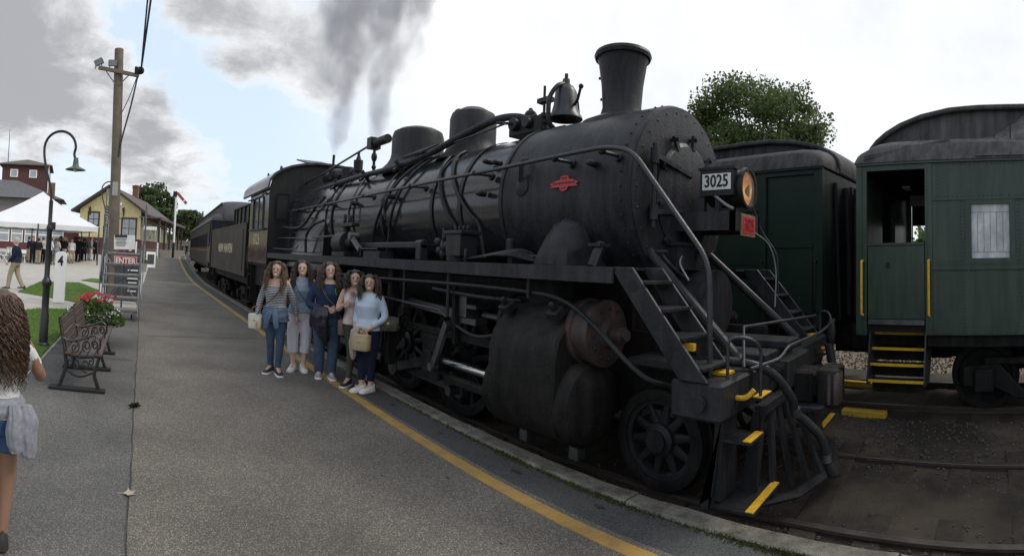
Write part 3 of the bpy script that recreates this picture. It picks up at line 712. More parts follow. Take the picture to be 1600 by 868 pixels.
# running boards
for s in (-1, 1):
    y0, y1 = (-1.52, -.80) if s < 0 else (.80, 1.52)
    b = MB(); b.bx(-12.45, -2.36, y0, y1, 1.875, 1.900); b.bx(-12.45, -2.36, (y0 if s < 0 else y1 - .02), (y0 + .02 if s < 0 else y1), 1.775, 1.8745)
    rb = part('running_board', b, M_smoke)
    b = MB(); b.bx(-12.3, -2.5, (y0 if s < 0 else y1) * .86 - .03, (y0 if s < 0 else y1) * .86 + .03, 1.80, 1.872); part('stringer', b, M_grime, rb)
    for X in (-3.0, -4.6, -6.2, -7.8, -9.4, -11.0):
        b = MB(); b.bx(X - .03, X + .03, min(s * .5, s * 1.47), max(s * .5, s * 1.47), 1.79, 1.8715); part('bracket', b, M_grime, rb)
# air and lubrication pipes hung below the platform-side board
pipe('air_pipe', [(-12.4, -1.46, 1.66), (-7.5, -1.46, 1.62), (-4.6, -1.45, 1.66), (-3.4, -1.42, 1.65), (-3.0, -1.38, 1.60), (-2.7, -1.38, 1.46), (-2.2, -1.36, 1.10), (-2.0, -1.2, 1.0)], .020, M_black)
pipe('air_pipe', [(-5.0, -1.40, 1.58), (-4.2, -1.38, 1.55), (-3.6, -1.30, 1.55)], .022, M_black)
pipe('drain_rod', [(-6.6, -1.47, 1.40), (-4.75, -1.47, 1.36), (-4.6, -1.47, 1.30)], .016, M_rail, sm=False)
for X in (-3.35, -4.62, -5.6): 
    b = MB(); b.cyl((X, -1.45, 1.3 if X < -4 else 1.6), (X, -1.45, 1.78), .018, n=8); part('hanger', b, M_black)
# appliances on the running board: generator, lubricators, tool box, outside steam pipe casing, stays
b = MB(); b.cyl((-8.25, -1.25, 2.13), (-7.85, -1.25, 2.13), .20, n=24); b.cyl((-7.84, -1.25, 2.13), (-7.70, -1.25, 2.13), .12, .08, n=18); b.bx(-8.3, -7.75, -1.4, -1.1, 1.9, 1.98); b.cyl((-8.05, -1.25, 2.3), (-8.05, -1.25, 2.44), .06, n=10); b.bx(-8.12, -7.6, -1.34, -1.2, 2.40, 2.46); b.cyl((-8.0, -1.3, 2.42), (-8.0, -1.3, 2.62), .03, n=8); b.cyl((-7.8, -1.3, 2.42), (-7.8, -1.3, 2.58), .04, n=8)
part('turbo_generator', b, M_black, bevel=.008)
b = MB(); b.bx(-7.5, -5.6, -1.28, -1.2, 2.05, 2.13); b.cyl((-5.66, -1.24, 2.1), (-5.5, -1.24, 2.1), .06, n=10); b.bx(-5.62, -5.5, -1.3, -1.18, 1.9, 2.1); part('reversing_shaft', b, M_black, bevel=.01)
b = MB(); b.bar((-7.55, -1.36, 2.22), (-7.2, -1.36, 2.02), .05, .07); b.cyl((-7.55, -1.4, 2.24), (-7.55, -1.25, 2.24), .06, n=12); part('reverse_lever', b, M_dsteel)
pipe('control_rod', [(-9.4, -1.38, 2.24), (-8.0, -1.38, 2.25)], .018, M_rail, sm=False)
b = MB(); b.bx(-6.9, -6.35, -1.44, -1.22, 1.90, 2.0); part('tool_box', b, M_black)
pipe('toolbox_rail', [(-6.95, -1.46, 1.92), (-6.95, -1.46, 2.03), (-6.4, -1.46, 2.03), (-6.4, -1.46, 1.92)], .009, M_rail, sm=False)
lub = MB(); lub.bx(-4.78, -4.50, -1.40, -1.16, 1.96, 2.20); lub.bx(-4.82, -4.46, -1.42, -1.14, 2.20, 2.24); lub.cyl((-4.95, -1.28, 2.08), (-4.78, -1.28, 2.08), .09, n=14)
for k in range(4): lub.cyl((-4.74 + .08 * k, -1.30, 2.24), (-4.74 + .08 * k, -1.30, 2.30), .018, n=8)
for p in ((-4.88, 2.18), (-5.0, 2.02), (-4.92, 1.98), (-5.04, 2.12)): lub.ell((p[0], -1.34, p[1]), (.05, .04, .05), 8, 6)
lub.cyl((-4.72, -1.28, 1.9), (-4.72, -1.28, 1.97), .12, n=14); lub.cyl((-4.9, -1.36, 1.9), (-4.9, -1.36, 2.28), .014, n=6); lub.cyl((-4.42, -1.38, 1.9), (-4.42, -1.38, 2.04), .02, n=6)
part('mechanical_lubricator', lub, M_black, bevel=.006)
for k in range(6):
    pipe('oil_line', [(-4.5, -1.36, 1.93), (-4.25, -1.36 + .03 * k, 1.95 + .008 * k), (-3.95, -1.25 + .05 * k, 1.99 + .012 * k), (-3.7, -1.05 + .03 * k, 1.93)], .008, M_rail, 5)
b = MB(); b.bx(-4.2, -4.12, -.98, -.86, 1.9, 2.05); b.lathe([(.05, 0), (.05, .1), (.03, .12), (0, .12)], (-4.16, -.98, 2.05), (0, 0, 1), 10); part('stay', b, M_smoke)
b = MB()  # outside steam pipe casing: flat-backed, rounded head
for t in [0]:
    rings = []
    for k in range(9):
        u = k / 8; z = 1.90 + .46 * u; hw = .30 - .17 * u ** 1.3 if u < .99 else .05
        hw = (.32 * (1 - u) + .16 * u) if u < .8 else .192 * math.sqrt(max(0.02, 1 - ((u - .8) / .2) ** 2)); yb = -math.sqrt(max(.05, .93 ** 2 - (z - BZ) ** 2)) if z > 1.75 else -.4
        yo = -1.12 + .16 * u ** 2; ce = -3.45 + .07 * u
        rings.append([(ce - hw, yb + .1, z), (ce - hw, (yo + yb) / 2, z), (ce - hw * .7, yo + .03, z), (ce, yo, z), (ce + hw * .7, yo + .03, z), (ce + hw, (yo + yb) / 2, z), (ce + hw, yb + .1, z)])
    b.loft(rings)
part('steam_pipe_casing', b, M_smoke, angle=50)
b = MB(); b.cyl((-3.45, -1.05, 1.5), (-3.45, -1.0, 1.88), .24, n=24); part('steam_pipe', b, M_grime)
b = MB(); b.tube([(-2.93, -.96, 2.10), (-2.90, -1.04, 2.02), (-2.92, -1.08, 1.90)], .05, 6); b.bx(-3.0, -2.86, -1.06, -.90, 2.08, 2.11); part('stay', b, M_smoke)
pipe('board_rail', [(-4.5, -.98, 1.985), (-3.7, -1.0, 1.985)], .01, M_rail, sm=False)
# cylinders: cladding that wraps valve chest and main cylinder, heads in front and behind
CZ, VZ, CY, VY, CR, VR = .72, 1.33, -1.16, -1.12, .36, .27
def cyl_side(s, far=False):
    def Y(y): return y if s < 0 else -y
    xs0, xs1 = -3.78, -2.92
    prof = []
    pts = []
    for k in range(9):                      # round the valve chest top
        a = R(20 + 160 * k / 8); pts.append((VY - .0 + (VR + .02) * -math.cos(a) * -1, VZ + (VR + .02) * math.sin(a)))
    pts = [(VY + .27, VZ)] + [(VY + .27 * math.cos(R(22.5 * k)), VZ + .27 * math.sin(R(22.5 * k))) for k in range(1, 8)] + [(-1.50, VZ - .05), (-1.545, VZ - .2), (-1.55, CZ + .1), (-1.53, CZ - .1), (-1.46, CZ - .24), (-1.34, CZ - .33), (-1.16, CZ - .37), (-1.0, CZ - .35), (-.8, CZ - .2), (-.6, CZ - .2), (-.6, VZ)]
    b = MB(); b.prism(pts, lambda a, c, d: (d, Y(a), c), xs0, xs1)
    c = part('cylinder_block', b, M_grime, angle=40, bevel=.02)
    b = MB(); b.lathe([(VR + .02, 0), (VR + .02, .05), (VR, .06), (VR, .18), (VR + .015, .19), (VR + .015, .235), (VR - .03, .25), (.13, .26), (.11, .28), (.10, .30), (0, .30)], (xs1 - .02, Y(VY), VZ), AX, 36)
    v = part('valve_chest_head', b, M_rust, c, angle=30)
    for k in range(12):
        a = 2 * PI * k / 12; obj('bolt', bolt_me, None, v, (xs1 + .235, Y(VY) + .215 * math.cos(a), VZ + .215 * math.sin(a)))
    b = MB(); b.cyl((xs1 + .25, Y(VY), VZ), (xs1 + .40, Y(VY), VZ), .065, n=14); b.cyl((xs1 + .40, Y(VY), VZ), (xs1 + .43, Y(VY), VZ), .045, n=12); part('tail_rod_guide', b, M_rust, v)
    b = MB(); b.lathe([(VR + .02, 0), (VR + .02, -.05), (VR - .02, -.08), (.12, -.09), (.1, -.2), (0, -.2)], (xs0, Y(VY), VZ), AX, 30); part('valve_chest_head', b, M_grime, c, angle=30)
    b = MB(); b.lathe([(CR + .01, -.02), (CR + .015, .06), (CR - .02, .12), (CR - .14, .17), (.08, .19), (0, .19)], (xs1, Y(CY), CZ), AX, 40); part('cylinder_head', b, M_grime, c, angle=35)
    b = MB(); b.lathe([(CR + .01, .02), (CR + .01, -.08), (.14, -.12), (.12, -.22), (0, -.22)], (xs0, Y(CY), CZ), AX, 40); part('cylinder_head', b, M_grime, c, angle=35)
    for X in (-3.65, -3.02):
        b = MB(); b.box((X, Y(-1.43), VZ + .16), (.13, .12, .09), Matrix.Rotation(R(35) * (1 if s < 0 else -1), 3, 'X')); b.cyl((X, Y(-1.44), VZ + .18), (X, Y(-1.50), VZ + .25), .03, n=8); part('relief_valve', b, M_smoke, c, bevel=.01)
    for X in (-3.62, -2.98):
        b = MB(); b.bx(X - .05, X + .05, min(Y(-1.2), Y(-1.1)), max(Y(-1.2), Y(-1.1)), CZ - .50, CZ - .34); part('drain_cock', b, M_dsteel, c)
    return c
cyl_side(-1); cyl_side(1)
b = MB()
for X in (-3.73, -2.97):
    for k in range(9): b.ell((X, -1.552 + (.004 if k < 2 else 0), CZ + .02 + k * .052), (.008, .006, .008), 6, 4)
part('cladding_rivets', b, M_smoke)['kind'] = 'stuff'
b = MB(); b.bx(-3.9, -2.8, -.62, .62, .55, 1.85); part('cylinder_saddle', b, M_grime)
b = MB(); b.cyl((-2.8, 0, 1.55), (-2.2, 0, 1.55), .34, n=28); part('air_reservoir', b, M_smoke)
# frames, ash pan and dark running gear between the wheels
for s in (-1, 1):
    b = MB(); b.bx(-12.8, -1.9, s * .56 - .05, s * .56 + .05, .62, 1.30); part('frame', b, M_grime)
b = MB(); b.bx(-12.4, -9.3, -.95, .95, .62, 1.60); part('ash_pan', b, M_grime)
b = MB(); b.bx(-9.2, -3.9, -.4, .4, .9, 1.7); part('frame_stay', b, M_grime)
# wheels
def make_wheel(name, r, nsp, X, y, tyre_w=.13, cw=None, spoke_w=.05, phase=0):
    s = -1 if y < 0 else 1
    b = MB(); b.lathe([(r - .09, -.045), (r - .09, .045), (r - .135, .04), (r - .135, -.04), (r - .09, -.045)], (X, y, r), (0, s, 0), 44)
    w = part(name, b, M_black, angle=30)
    b = MB(); b.lathe([(r - .09, -.065), (r - .005, -.065), (r, .0), (r - .005, .07), (r - .03, .075), (r - .09, .07), (r - .09, -.065)], (X, y, r), (0, s, 0), 52)
    b.lathe([(r - .02, -.065), (r + .026, -.065), (r + .026, -.085), (r - .02, -.095)], (X, y, r), (0, s, 0), 52); part('tyre', b, M_grime, w, angle=30)
    b = MB(); b.lathe([(.0, -.08), (.15 * (r / .45) ** .5, -.08), (.14 * (r / .45) ** .5, .07), (.09, .09), (.09, .12), (0, .12)], (X, y, r), (0, s, 0), 24); part('hub', b, M_black, w)
    for k in range(nsp):
        a = 2 * PI * k / nsp + phase; c, sn = math.cos(a), math.sin(a)
        b = MB(); b.tube([(X + .10 * c, y, r + .10 * sn), (X + (r - .12) * c, y, r + (r - .12) * sn)], [(spoke_w * .62, spoke_w), (spoke_w * .42, spoke_w * .6)], 8, upv=(0, 1, 0)); part('spoke', b, M_black, w)
    if cw is not None:
        b = MB(); n = 14; P = [(r - .13) * 1.0 for _ in range(n)]
        pts = [((r - .13) * math.cos(cw - .75 + 1.5 * k / (n - 1)), (r - .13) * math.sin(cw - .75 + 1.5 * k / (n - 1))) for k in range(n)]
        b.prism(pts, lambda a, c, d: (X + a, y + d, r + c), -.05, .06); part('counterweight', b, M_black, w)
    return w
for y in (-.75, .75):
    make_wheel('leading_wheel', .43, 10, -2.36, y, phase=.15)
    for i in range(4): make_wheel('driving_wheel', .685, 13, -5.2 - 1.42 * i, y, cw=R(115 if y < 0 else 25), phase=.2)
    make_wheel('trailing_wheel', .50, 10, -11.55, y)
for X, r in ((-2.36, .43), (-5.2, .685), (-6.62, .685), (-8.04, .685), (-9.46, .685), (-11.55, .5)):
    b = MB(); b.cyl((X, -.7, r), (X, .7, r), .09, n=14); part('axle', b, M_grime)
# rods and valve gear on the platform side (and a plain set beyond)
for s in (-1, 1):
    yy = s * 1.02; cr = .355; ca = R(-62 if s < 0 else 28); cx, cz = cr * math.cos(ca), cr * math.sin(ca)
    def rd(name, p0, p1, h, y, w=.06, m=M_dsteel):
        b = MB(); b.bar((p0[0], y, p0[1]), (p1[0], y, p1[1]), w, h); 
        for p in (p0, p1): b.cyl((p[0], y - w * .75, p[1]), (p[0], y + w * .75, p[1]), h * .95, n=18)
        return part(name, b, m)
    pins = [(-5.2 - 1.42 * i + cx, .685 + cz) for i in range(4)]
    for a_, b_ in zip(pins, pins[1:]): rd('side_rod', a_, b_, .11, s * .93, .06)
    for p in pins:
        b = MB(); b.cyl((p[0], s * .80, p[1]), (p[0], s * 1.12, p[1]), .06, n=14); part('crank_pin', b, M_dsteel)
    xh = (-4.95 - .30, CZ)
    rd('main_rod', (xh[0], xh[1]), pins[1], .12, s * 1.06, .07)
    b = MB(); b.cyl((xh[0], s * 1.16, CZ), (-3.8, s * 1.16, CZ), .05, n=16); part('piston_rod', b, M_steel)
    b = MB(); b.bx(xh[0] - .17, xh[0] + .17, s * 1.16 - .1, s * 1.16 + .1, CZ - .22, CZ + .28); b.bx(xh[0] - .26, xh[0] + .22, s * 1.16 - .08, s * 1.16 + .08, CZ + .17, CZ + .30); b.cyl((xh[0], s * 1.28, CZ), (xh[0], s * 1.30, CZ), .11, n=18); b.bx(xh[0] - .1, xh[0] + .1, s * 1.16 - .12, s * 1.16 + .12, CZ - .05, CZ + .06); b.bx(xh[0] - .05, xh[0] + .30, s * 1.30 - .03, s * 1.30 + .03, CZ - .20, CZ - .10); part('crosshead', b, M_grime, bevel=.015)
    for z in (CZ + .33, CZ - .17):
        b = MB(); b.bx(-6.05 if z > CZ else -5.3, -3.82, s * 1.20 - .05, s * 1.20 + .05, z - .035, z + .045); part('slide_bar', b, M_grime, bevel=.01)
    b = MB(); b.bx(-6.15, -6.03, s * 1.34 - .06, s * 1.34 + .06, .5, 1.78); b.tube([(-6.1, s * 1.36, 1.75), (-6.05, s * 1.38, 1.2), (-6.16, s * 1.36, .75), (-6.4, s * 1.3, .45)], .05, 6); part('guide_yoke', b, M_grime, bevel=.01)
    b = MB(); b.bar((-5.0, s * 1.36, CZ - .04), (-4.72, s * 1.38, CZ + .50), .045, .075, (1, 0, 0)); b.cyl((-5.0, s * 1.32, CZ - .04), (-5.0, s * 1.41, CZ - .04), .05, n=12); part('union_link', b, M_dsteel)
    b = MB(); b.bar((-4.70, s * 1.30, CZ + .95), (-4.66, s * 1.30, CZ + .28), .05, .06, (1, 0, 0)); part('combination_lever', b, M_grime)
    b = MB(); b.bar((-6.0, s * 1.22, VZ + .03), (-4.72, s * 1.22, VZ - .02), .06, .10); part('radius_rod', b, M_dsteel)
    b = MB(); b.bx(-4.80, -4.36, s * 1.18 - .09, s * 1.18 + .09, VZ - .11, VZ - .04); b.bx(-4.80, -4.36, s * 1.18 - .09, s * 1.18 + .09, VZ + .06, VZ + .11); b.bx(-4.66, -4.52, s * 1.18 - .1, s * 1.18 + .1, VZ - .04, VZ + .2); b.cyl((-4.4, s * 1.12, VZ), (-3.85, s * 1.12, VZ), .035, n=10); part('valve_crosshead', b, M_dsteel, bevel=.008)
    b = MB()
    for k in range(9):
        t = k / 8; b.box((-5.95 + .13 * math.sin(PI * t), s * 1.26, .92 + .62 * t), (.07, .07, .10))
    part('expansion_link', b, M_grime)
    b = MB(); b.bar((-6.62 + cx * .9, s * 1.22, .685 + cz * .6), (-5.95, s * 1.24, .95), .05, .08); part('eccentric_rod', b, M_dsteel)
    pipe('lubricator_pipe', [(-4.72, s * 1.3, VZ - .12), (-4.3, s * 1.32, VZ - .2), (-3.95, s * 1.3, VZ - .14), (-3.8, s * 1.28, VZ)], .02, M_black)
    for i in range(4):
        b = MB(); b.bx(-5.2 - 1.42 * i - .17, -5.2 - 1.42 * i + .17, s * .50 - .08, s * .50 + .08, .45, .95); part('axle_box', b, M_grime)
    for i in range(3):
        X = -5.9 - 1.42 * i; b = MB(); b.bx(X - .30, X + .30, s * .62 - .05, s * .62 + .05, .98, 1.03); b.bx(X - .45, X + .45, s * .62 - .05, s * .62 + .05, 1.04, 1.09); b.bx(X - .05, X + .05, s * .64 - .05, s * .64 + .05, .8, 1.1); part('leaf_spring', b, M_grime)
    b = MB(); b.bx(-10.9, -8.7, s * 1.30 - .2, s * 1.30 + .2, .95, 1.02); b.bx(-10.9, -8.7, s * 1.48 - .02, s * 1.48 + .02, .80, 1.06); part('step_board', b, M_grime)
    b = MB(); b.cyl((-9.0, s * 1.2, 1.36), (-6.7, s * 1.2, 1.36), .19, n=24); part('air_reservoir', b, M_grime)
    for X in (-7.2, -7.9, -8.6):
        pipe('brake_pipe', [(X, s * 1.42, 1.75), (X + .05, s * 1.43, 1.2), (X + .02, s * 1.42, .95)], .02, M_grime)
# front deck: buffer beam, side steps with yellow treads, pilot, coupler, hoses
b = MB(); b.bx(-1.86, -1.46, -1.48, 1.48, .87, 1.13); b.bx(-2.6, -1.86, -.98, .98, 1.06, 1.13); beam = part('buffer_beam', b, M_smoke, bevel=.02)
b = MB(); b.lathe([(.055, 0), (.055, .03), (.0, .03)], (-1.62, -1.50, .99), (0, -1, 0), 16); part('plug', b, M_black, beam)
b = MB(); b.bx(-2.6, -1.5, -.55, .55, 1.13, 1.19); b.bx(-2.35, -1.42, -.18, .18, 1.19, 1.26); part('deck_plate', b, M_smoke, bevel=.01)
for s in (-1, 1):                            # inclined ladders from deck to running board
    for yy in (s * 1.48, s * 1.06):
        b = MB(); P = [(-2.40, 1.90), (-2.20, 1.90), (-1.56, 1.13), (-1.78, 1.13)]
        holes = MB(); b.prism(P, lambda a, c, d: (a, d, c), yy - .015, yy + .015)
        st = part('ladder_side', b, M_smoke, bevel=.004)
        for t in (.18, .50, .82):
            cx_ = -2.30 + (.63) * t; cz_ = 1.90 - .77 * t; b = MB(); b.lathe([(0, -.017), (.048, -.017), (.048, .0), (.055, .0)], (cx_, yy, cz_), (0, 1, 0), 16); b.lathe([(0, .017), (.048, .017), (.048, .0)], (cx_, yy, cz_), (0, 1, 0), 16); part('lightening_hole', b, M_dark, st)
    for k in range(4):
        t = .12 + .25 * k; b = MB(); b.bx(-2.40 + .63 * t, -2.14 + .63 * t, s * 1.27 - .20, s * 1.27 + .20, 1.89 - .77 * t - .02, 1.89 - .77 * t); part('ladder_tread', b, M_smoke)
    b = MB(); b.tube([(-2.62, s * .62, 2.05), (-1.62, s * .78, 1.16)], .045, 10); part('front_brace', b, M_smoke)
    b = MB(); b.bx(-1.66, -1.54, s * 1.2 - .02, s * 1.2 + .12, 1.135, 1.155); part('yellow_step_pad', b, M_yel)
b = MB(); b.bx(-1.80, -1.72, -1.40, -1.36, 1.32, 1.37); part('yellow_latch', b, M_yel)
# pilot steps, platform side and far side
def pilot_steps(s):
    def Y(y): return y * (-s)
    x0, x1 = -1.60, -1.32
    b = MB(); b.prism([(x0 + .0, .86), (x0 + .05, .86), (x0 - .02, .30), (x0 - .12, .22), (x0 - .12, .18), (x0 - .05, .18)], lambda a, c, d: (a, d, c), Y(-1.27), Y(-1.25)); b.bx(x0 - .02, x0 + .04, min(Y(-1.248), Y(-.98)), max(Y(-1.248), Y(-.98)), .265, .858)
    p = part('pilot_step', b, M_smoke)
    for z, a0, a1, y0, y1 in ((.245, -1.62, -1.30, -1.285, -.72), (.70, -1.60, -1.34, -1.25, -.98), (.99, -1.46, -1.30, -1.16, -.92)):
        bb = MB(); bb.bx(a0, a1, min(Y(y0), Y(y1)), max(Y(y0), Y(y1)), z - .018, z); t = part('tread', bb, M_smoke, p)
        bb = MB(); bb.bx(a1 - .065, a1 - .005, min(Y(y0 + .01), Y(y1 - .01)), max(Y(y0 + .01), Y(y1 - .01)), z, z + .006); part('yellow_nosing', bb, M_yel, p)
    bb = MB(); bb.tube(fillet([(x0 + .05, Y(-1.22), .99), (x0 + .22, Y(-1.24), 1.0), (x0 + .27, Y(-1.22), 1.06)], .04), .018, 8); part('yellow_grab', bb, M_yel, p)
    bb = MB(); bb.tube(fillet([(-1.50, Y(-1.30), 1.13), (-1.50, Y(-1.30), 1.42), (-1.38, Y(-1.22), 1.42), (-1.32, Y(-1.12), 1.35), (-1.32, Y(-1.12), 1.0)], .06), .013, 8); part('hand_hold', bb, M_rail, p)
    return p
pilot_steps(1); pilot_steps(-1)
# pilot slats
b = MB(); b.bx(-1.44, -1.36, -.92, .92, .80, .87); b.tube([(-1.52, -1.0, .14), (-1.20, -.62, .13), (-1.02, 0, .13), (-1.20, .62, .13), (-1.52, 1.0, .14)], [(.03, .05)] * 5, 8); pil = part('pilot_frame', b, M_smoke)
for k in range(11):
    y = -.90 + 1.8 * k / 10; xb = -1.06 - .42 * (abs(y) / .95) ** 1.3
    b = MB(); b.bar((-1.41, y * .92, .84), (xb, y, .15), .085, .03, (1, 0, .3)); part('pilot_slat', b, M_smoke, pil)
b = MB(); b.prism([(-1.44, .84), (-1.40, .84), (-1.40, .15), (-1.55, .15)], lambda a, c, d: (a, d, c), -.96, -.94); b.prism([(-1.44, .84), (-1.40, .84), (-1.40, .15), (-1.55, .15)], lambda a, c, d: (a, d, c), .94, .96); part('pilot_gusset', b, M_smoke, pil)
# coupler
b = MB(); b.bx(-1.50, -1.10, -.12, .12, .76, .98); b.prism([(-1.16, -.17), (-1.02, -.20), (-.96, -.16), (-.95, -.05), (-1.01, -.02), (-1.03, .06), (-.97, .14), (-.98, .22), (-1.10, .20), (-1.18, .12)], lambda a, c, d: (a, c, d), .70, 1.02); b.bx(-1.40, -1.20, -.16, .16, .72, 1.0)
cp = part('coupler', b, M_grime, bevel=.02)
b = MB(); b.prism([(-1.06, -.205), (-.955, -.17), (-.945, -.03), (-.985, -.01), (-1.0, -.10), (-1.06, -.12)], lambda a, c, d: (a, c, d), .72, 1.0); part('knuckle', b, M_rust, cp, bevel=.012)
b = MB(); b.prism([(-1.5, .60), (-1.10, .68), (-1.06, .72), (-1.5, .72)], lambda a, c, d: (a, d, c), -.26, .26); b.bx(-1.46, -1.36, -.34, .34, .62, 1.12); part('draft_pocket', b, M_smoke, bevel=.015)
for k in range(4):
    b = MB(); b.bar((-1.85 , -.62 + .05 * k, 1.20), (-1.40, -.42 + .08 * k, 1.06), .03, .05); part('deck_rib', b, M_smoke)
b = MB(); b.tube(fillet([(-1.40, -1.12, 1.18), (-1.30, -.75, 1.2), (-1.28, -.6, 1.28), (-1.26, .4, 1.28), (-1.26, 1.0, 1.34), (-1.30, 1.18, 1.34), (-1.34, 1.2, 1.1)], .08), .014, 8); b.tube([(-1.42, -1.2, 1.2), (-1.8, -.3, 1.38), (-1.45, .9, 1.4)], .014, 8); part('uncoupling_lever', b, M_rail)
b = MB(); b.tube(crv([(-2.0, -1.12, 1.19), (-1.62, -1.0, 1.20), (-1.36, -.84, 1.12), (-1.22, -.70, .90), (-1.20, -.66, .78), (-1.12, -.58, .68), (-1.02, -.52, .55), (-.98, -.50, .38), (-.95, -.48, .30)]), .036, 12); hs = part('brake_hose', b, M_black)
for p, q in (((-1.20, -.67, .81), (-1.19, -.65, .75)), ((-.985, -.502, .42), (-.975, -.50, .36))):
    b = MB(); b.cyl(p, q, .043, n=12); part('hose_clamp', b, M_dsteel, hs)
b = MB(); b.cyl((-.965, -.492, .34), (-.93, -.47, .26), .048, .055, n=12); b.ell((-.93, -.46, .26), (.05, .05, .035), 10, 6); part('glad_hand', b, M_black, hs)
b = MB(); b.cyl((-1.3, .9, 1.1), (-1.26, .9, .9), .05, n=10); b.ell((-1.27, .9, 1.22), (.05, .05, .16), 10, 8); part('signal_valve', b, M_black)
# headlight on its shelf with the number box and the red plate
b = MB(); b.bx(-2.56, -1.93, -.30, .30, 2.40, 2.44); b.bx(-2.56, -1.90, -.32, -.29, 2.26, 2.44); b.bx(-2.56, -1.90, .29, .32, 2.26, 2.44); b.bx(-1.95, -1.90, -.32, .32, 2.26, 2.44); shelf = part('headlight_shelf', b, M_smoke)
for y in (-.2, .2):
    b = MB(); b.bx(-2.32, -2.26, y - .03, y + .03, 2.44, 2.60); b.bx(-2.14, -2.10, y - .03, y + .03, 2.44, 2.60); part('headlight_leg', b, M_smoke, shelf)
b = MB(); b.lathe([(.0, -.36), (.17, -.36), (.185, -.32), (.185, 0), (.205, .01), (.205, .05), (.178, .05), (.172, .0), (.14, -.10), (.06, -.17), (0, -.18)], (-1.93, 0, 2.69), AX, 36)
hl = part('headlight', b, M_black, angle=30)
b = MB(); b.lathe([(.172, 0.002), (.14, -.098), (.06, -.168), (0, -.178)], (-1.93, 0, 2.69), AX, 36); part('reflector', b, mat('amber_reflector', (.85, .48, .16), .35, .75, .3, 6, .3, 8), hl)
b = MB(); b.ell((-2.02, 0, 2.675), (.035, .035, .045), 12, 8); part('bulb', b, mat('lit_bulb', (1, .75, .4), .3, emit=((1.0, .62, .22), 7.0)), hl)
b = MB(); b.lathe([(.178, .03), (.12, .042), (0, .05)], (-1.93, 0, 2.69), AX, 36); part('lens', b, glass('clear_lens', (.9, .85, .75), .03, .12), hl)
for s in (-1, 1):
    yy = s * .24
    b = MB(); b.bx(-2.30, -1.95, min(yy, yy - s * .09), max(yy, yy - s * .09), 2.60, 2.85); b.bx(-2.32, -1.93, min(yy + s * .012, yy - s * .1), max(yy + s * .012, yy - s * .1), 2.85, 2.875); nb = part('number_box', b, M_black)
    b = MB(); b.bx(-2.275, -1.975, min(yy, yy + s * .006), max(yy, yy + s * .006), 2.655, 2.81); part('number_panel', b, mat('number_panel_white', (.62, .62, .58), .5, 0, .1, 10), nb)
    text('number_lettering', '3025', .165, M_dark, nb, (-2.125, yy + s * .009, 2.733), (R(90), 0, 0 if s < 0 else PI), .002, sx=.78, bold=.003)
b = MB(); b.bx(-1.90, -1.885, -.17, .17, 2.22, 2.43); rp_ = part('red_plate', b, mat('brass_frame', (.28, .19, .11), .5, .4, .2, 20))
b = MB(); b.bx(-1.885, -1.880, -.145, .145, 2.245, 2.405); part('plate_face', b, M_red, rp_)
text('plate_lettering', '3025', .17, mat('plate_red_raised', (.22, .02, .02), .5), rp_, (-1.878, 0, 2.325), (R(90), 0, R(90)), .002, sx=.72, bold=.002)
pipe('lamp_cable', [(-2.15, -.22, 2.60), (-2.0, -.28, 2.50), (-1.92, -.30, 2.46)], .014, mat('grey_cable', (.20, .20, .20), .6))
pipe('lamp_cable', [(-1.9, .15, 2.28), (-1.84, .45, 2.16), (-1.82, .62, 1.9), (-1.84, .66, 1.5)], .008, MATS['grey_cable'])
pipe('lamp_cable', [(-2.45, -.30, 2.03), (-2.30, -.60, 1.94), (-2.1, -.80, 1.80)], .008, MATS['grey_cable'])
b = MB(); b.bx(-2.60, -2.42, -.36, -.10, 1.92, 2.12); b.bx(-2.60, -2.40, -.40, -.06, 2.12, 2.15); b.bx(-2.6, -2.36, -.40, -.06, 1.89, 1.92); part('marker_bracket', b, M_smoke)
# cab
b = MB()
def cab_ring(X, zb=1.62, e=3.56, pk=4.24, w=1.53):
    pts = [(X, -w, zb), (X, -w, e)]
    for k in range(1, 10):
        a = PI * k / 10; pts.append((X, -w * math.cos(a), e + (pk - e) * math.sin(a) ** .8))
    pts += [(X, w, e), (X, w, zb)]; return pts
FXc, RXc = -12.48, -14.75
b.loft([cab_ring(FXc), cab_ring(FXc - .02)], caps=True)
cab = part('cab', b, M_black)
for s in (-1, 1):                            # side sheets round an arched window opening
    y0, y1 = (-1.53, -1.50) if s < 0 else (1.50, 1.53)
    wx0, wx1, wz0, wz1 = -13.05, -14.25, 2.55, 3.40
    b = MB(); b.bx(FXc - .021, RXc, y0, y1, 1.62, wz0); b.bx(FXc - .021, wx0, y0, y1, wz0 + .001, 3.56); b.bx(wx1, RXc, y0, y1, wz0 + .001, 3.56); b.bx(wx0, wx1, y0, y1, wz1, 3.56); cs = part('cab_side', b, M_jacket)
    b = MB(); b.tube(fillet([(wx0, y0 if s < 0 else y1, wz0), (wx0, y0 if s < 0 else y1, wz1), (wx1, y0 if s < 0 else y1, wz1), (wx1, y0 if s < 0 else y1, wz0)], .2), .035, 6); b.bx(-13.7, -13.62, y0 - .004, y1 + .004, wz0, wz1); part('window_frame', b, M_black, cs)
    b = MB(); b.bx(wx0, wx1, (y0 + y1) / 2 - .003, (y0 + y1) / 2 + .003, wz0, wz1); part('window_pane', b, glass('dark_glass', (.12, .13, .14), .06, .6), cs)
    b = MB(); b.bx(-12.7, -14.5, s * 1.55 - .06, s * 1.55 + .06, wz0 - .06, wz0 - .02); part('arm_rest', b, M_black, cs)
    b = MB(); b.bar((-13.0, s * 1.58, 3.42), (-12.62, s * 1.58, 3.42), .05, .03); b.bar((-14.3, s * 1.56, 3.40), (-14.9, s * 1.56, 3.40), .05, .03); part('drip_strip', b, M_black, cs)
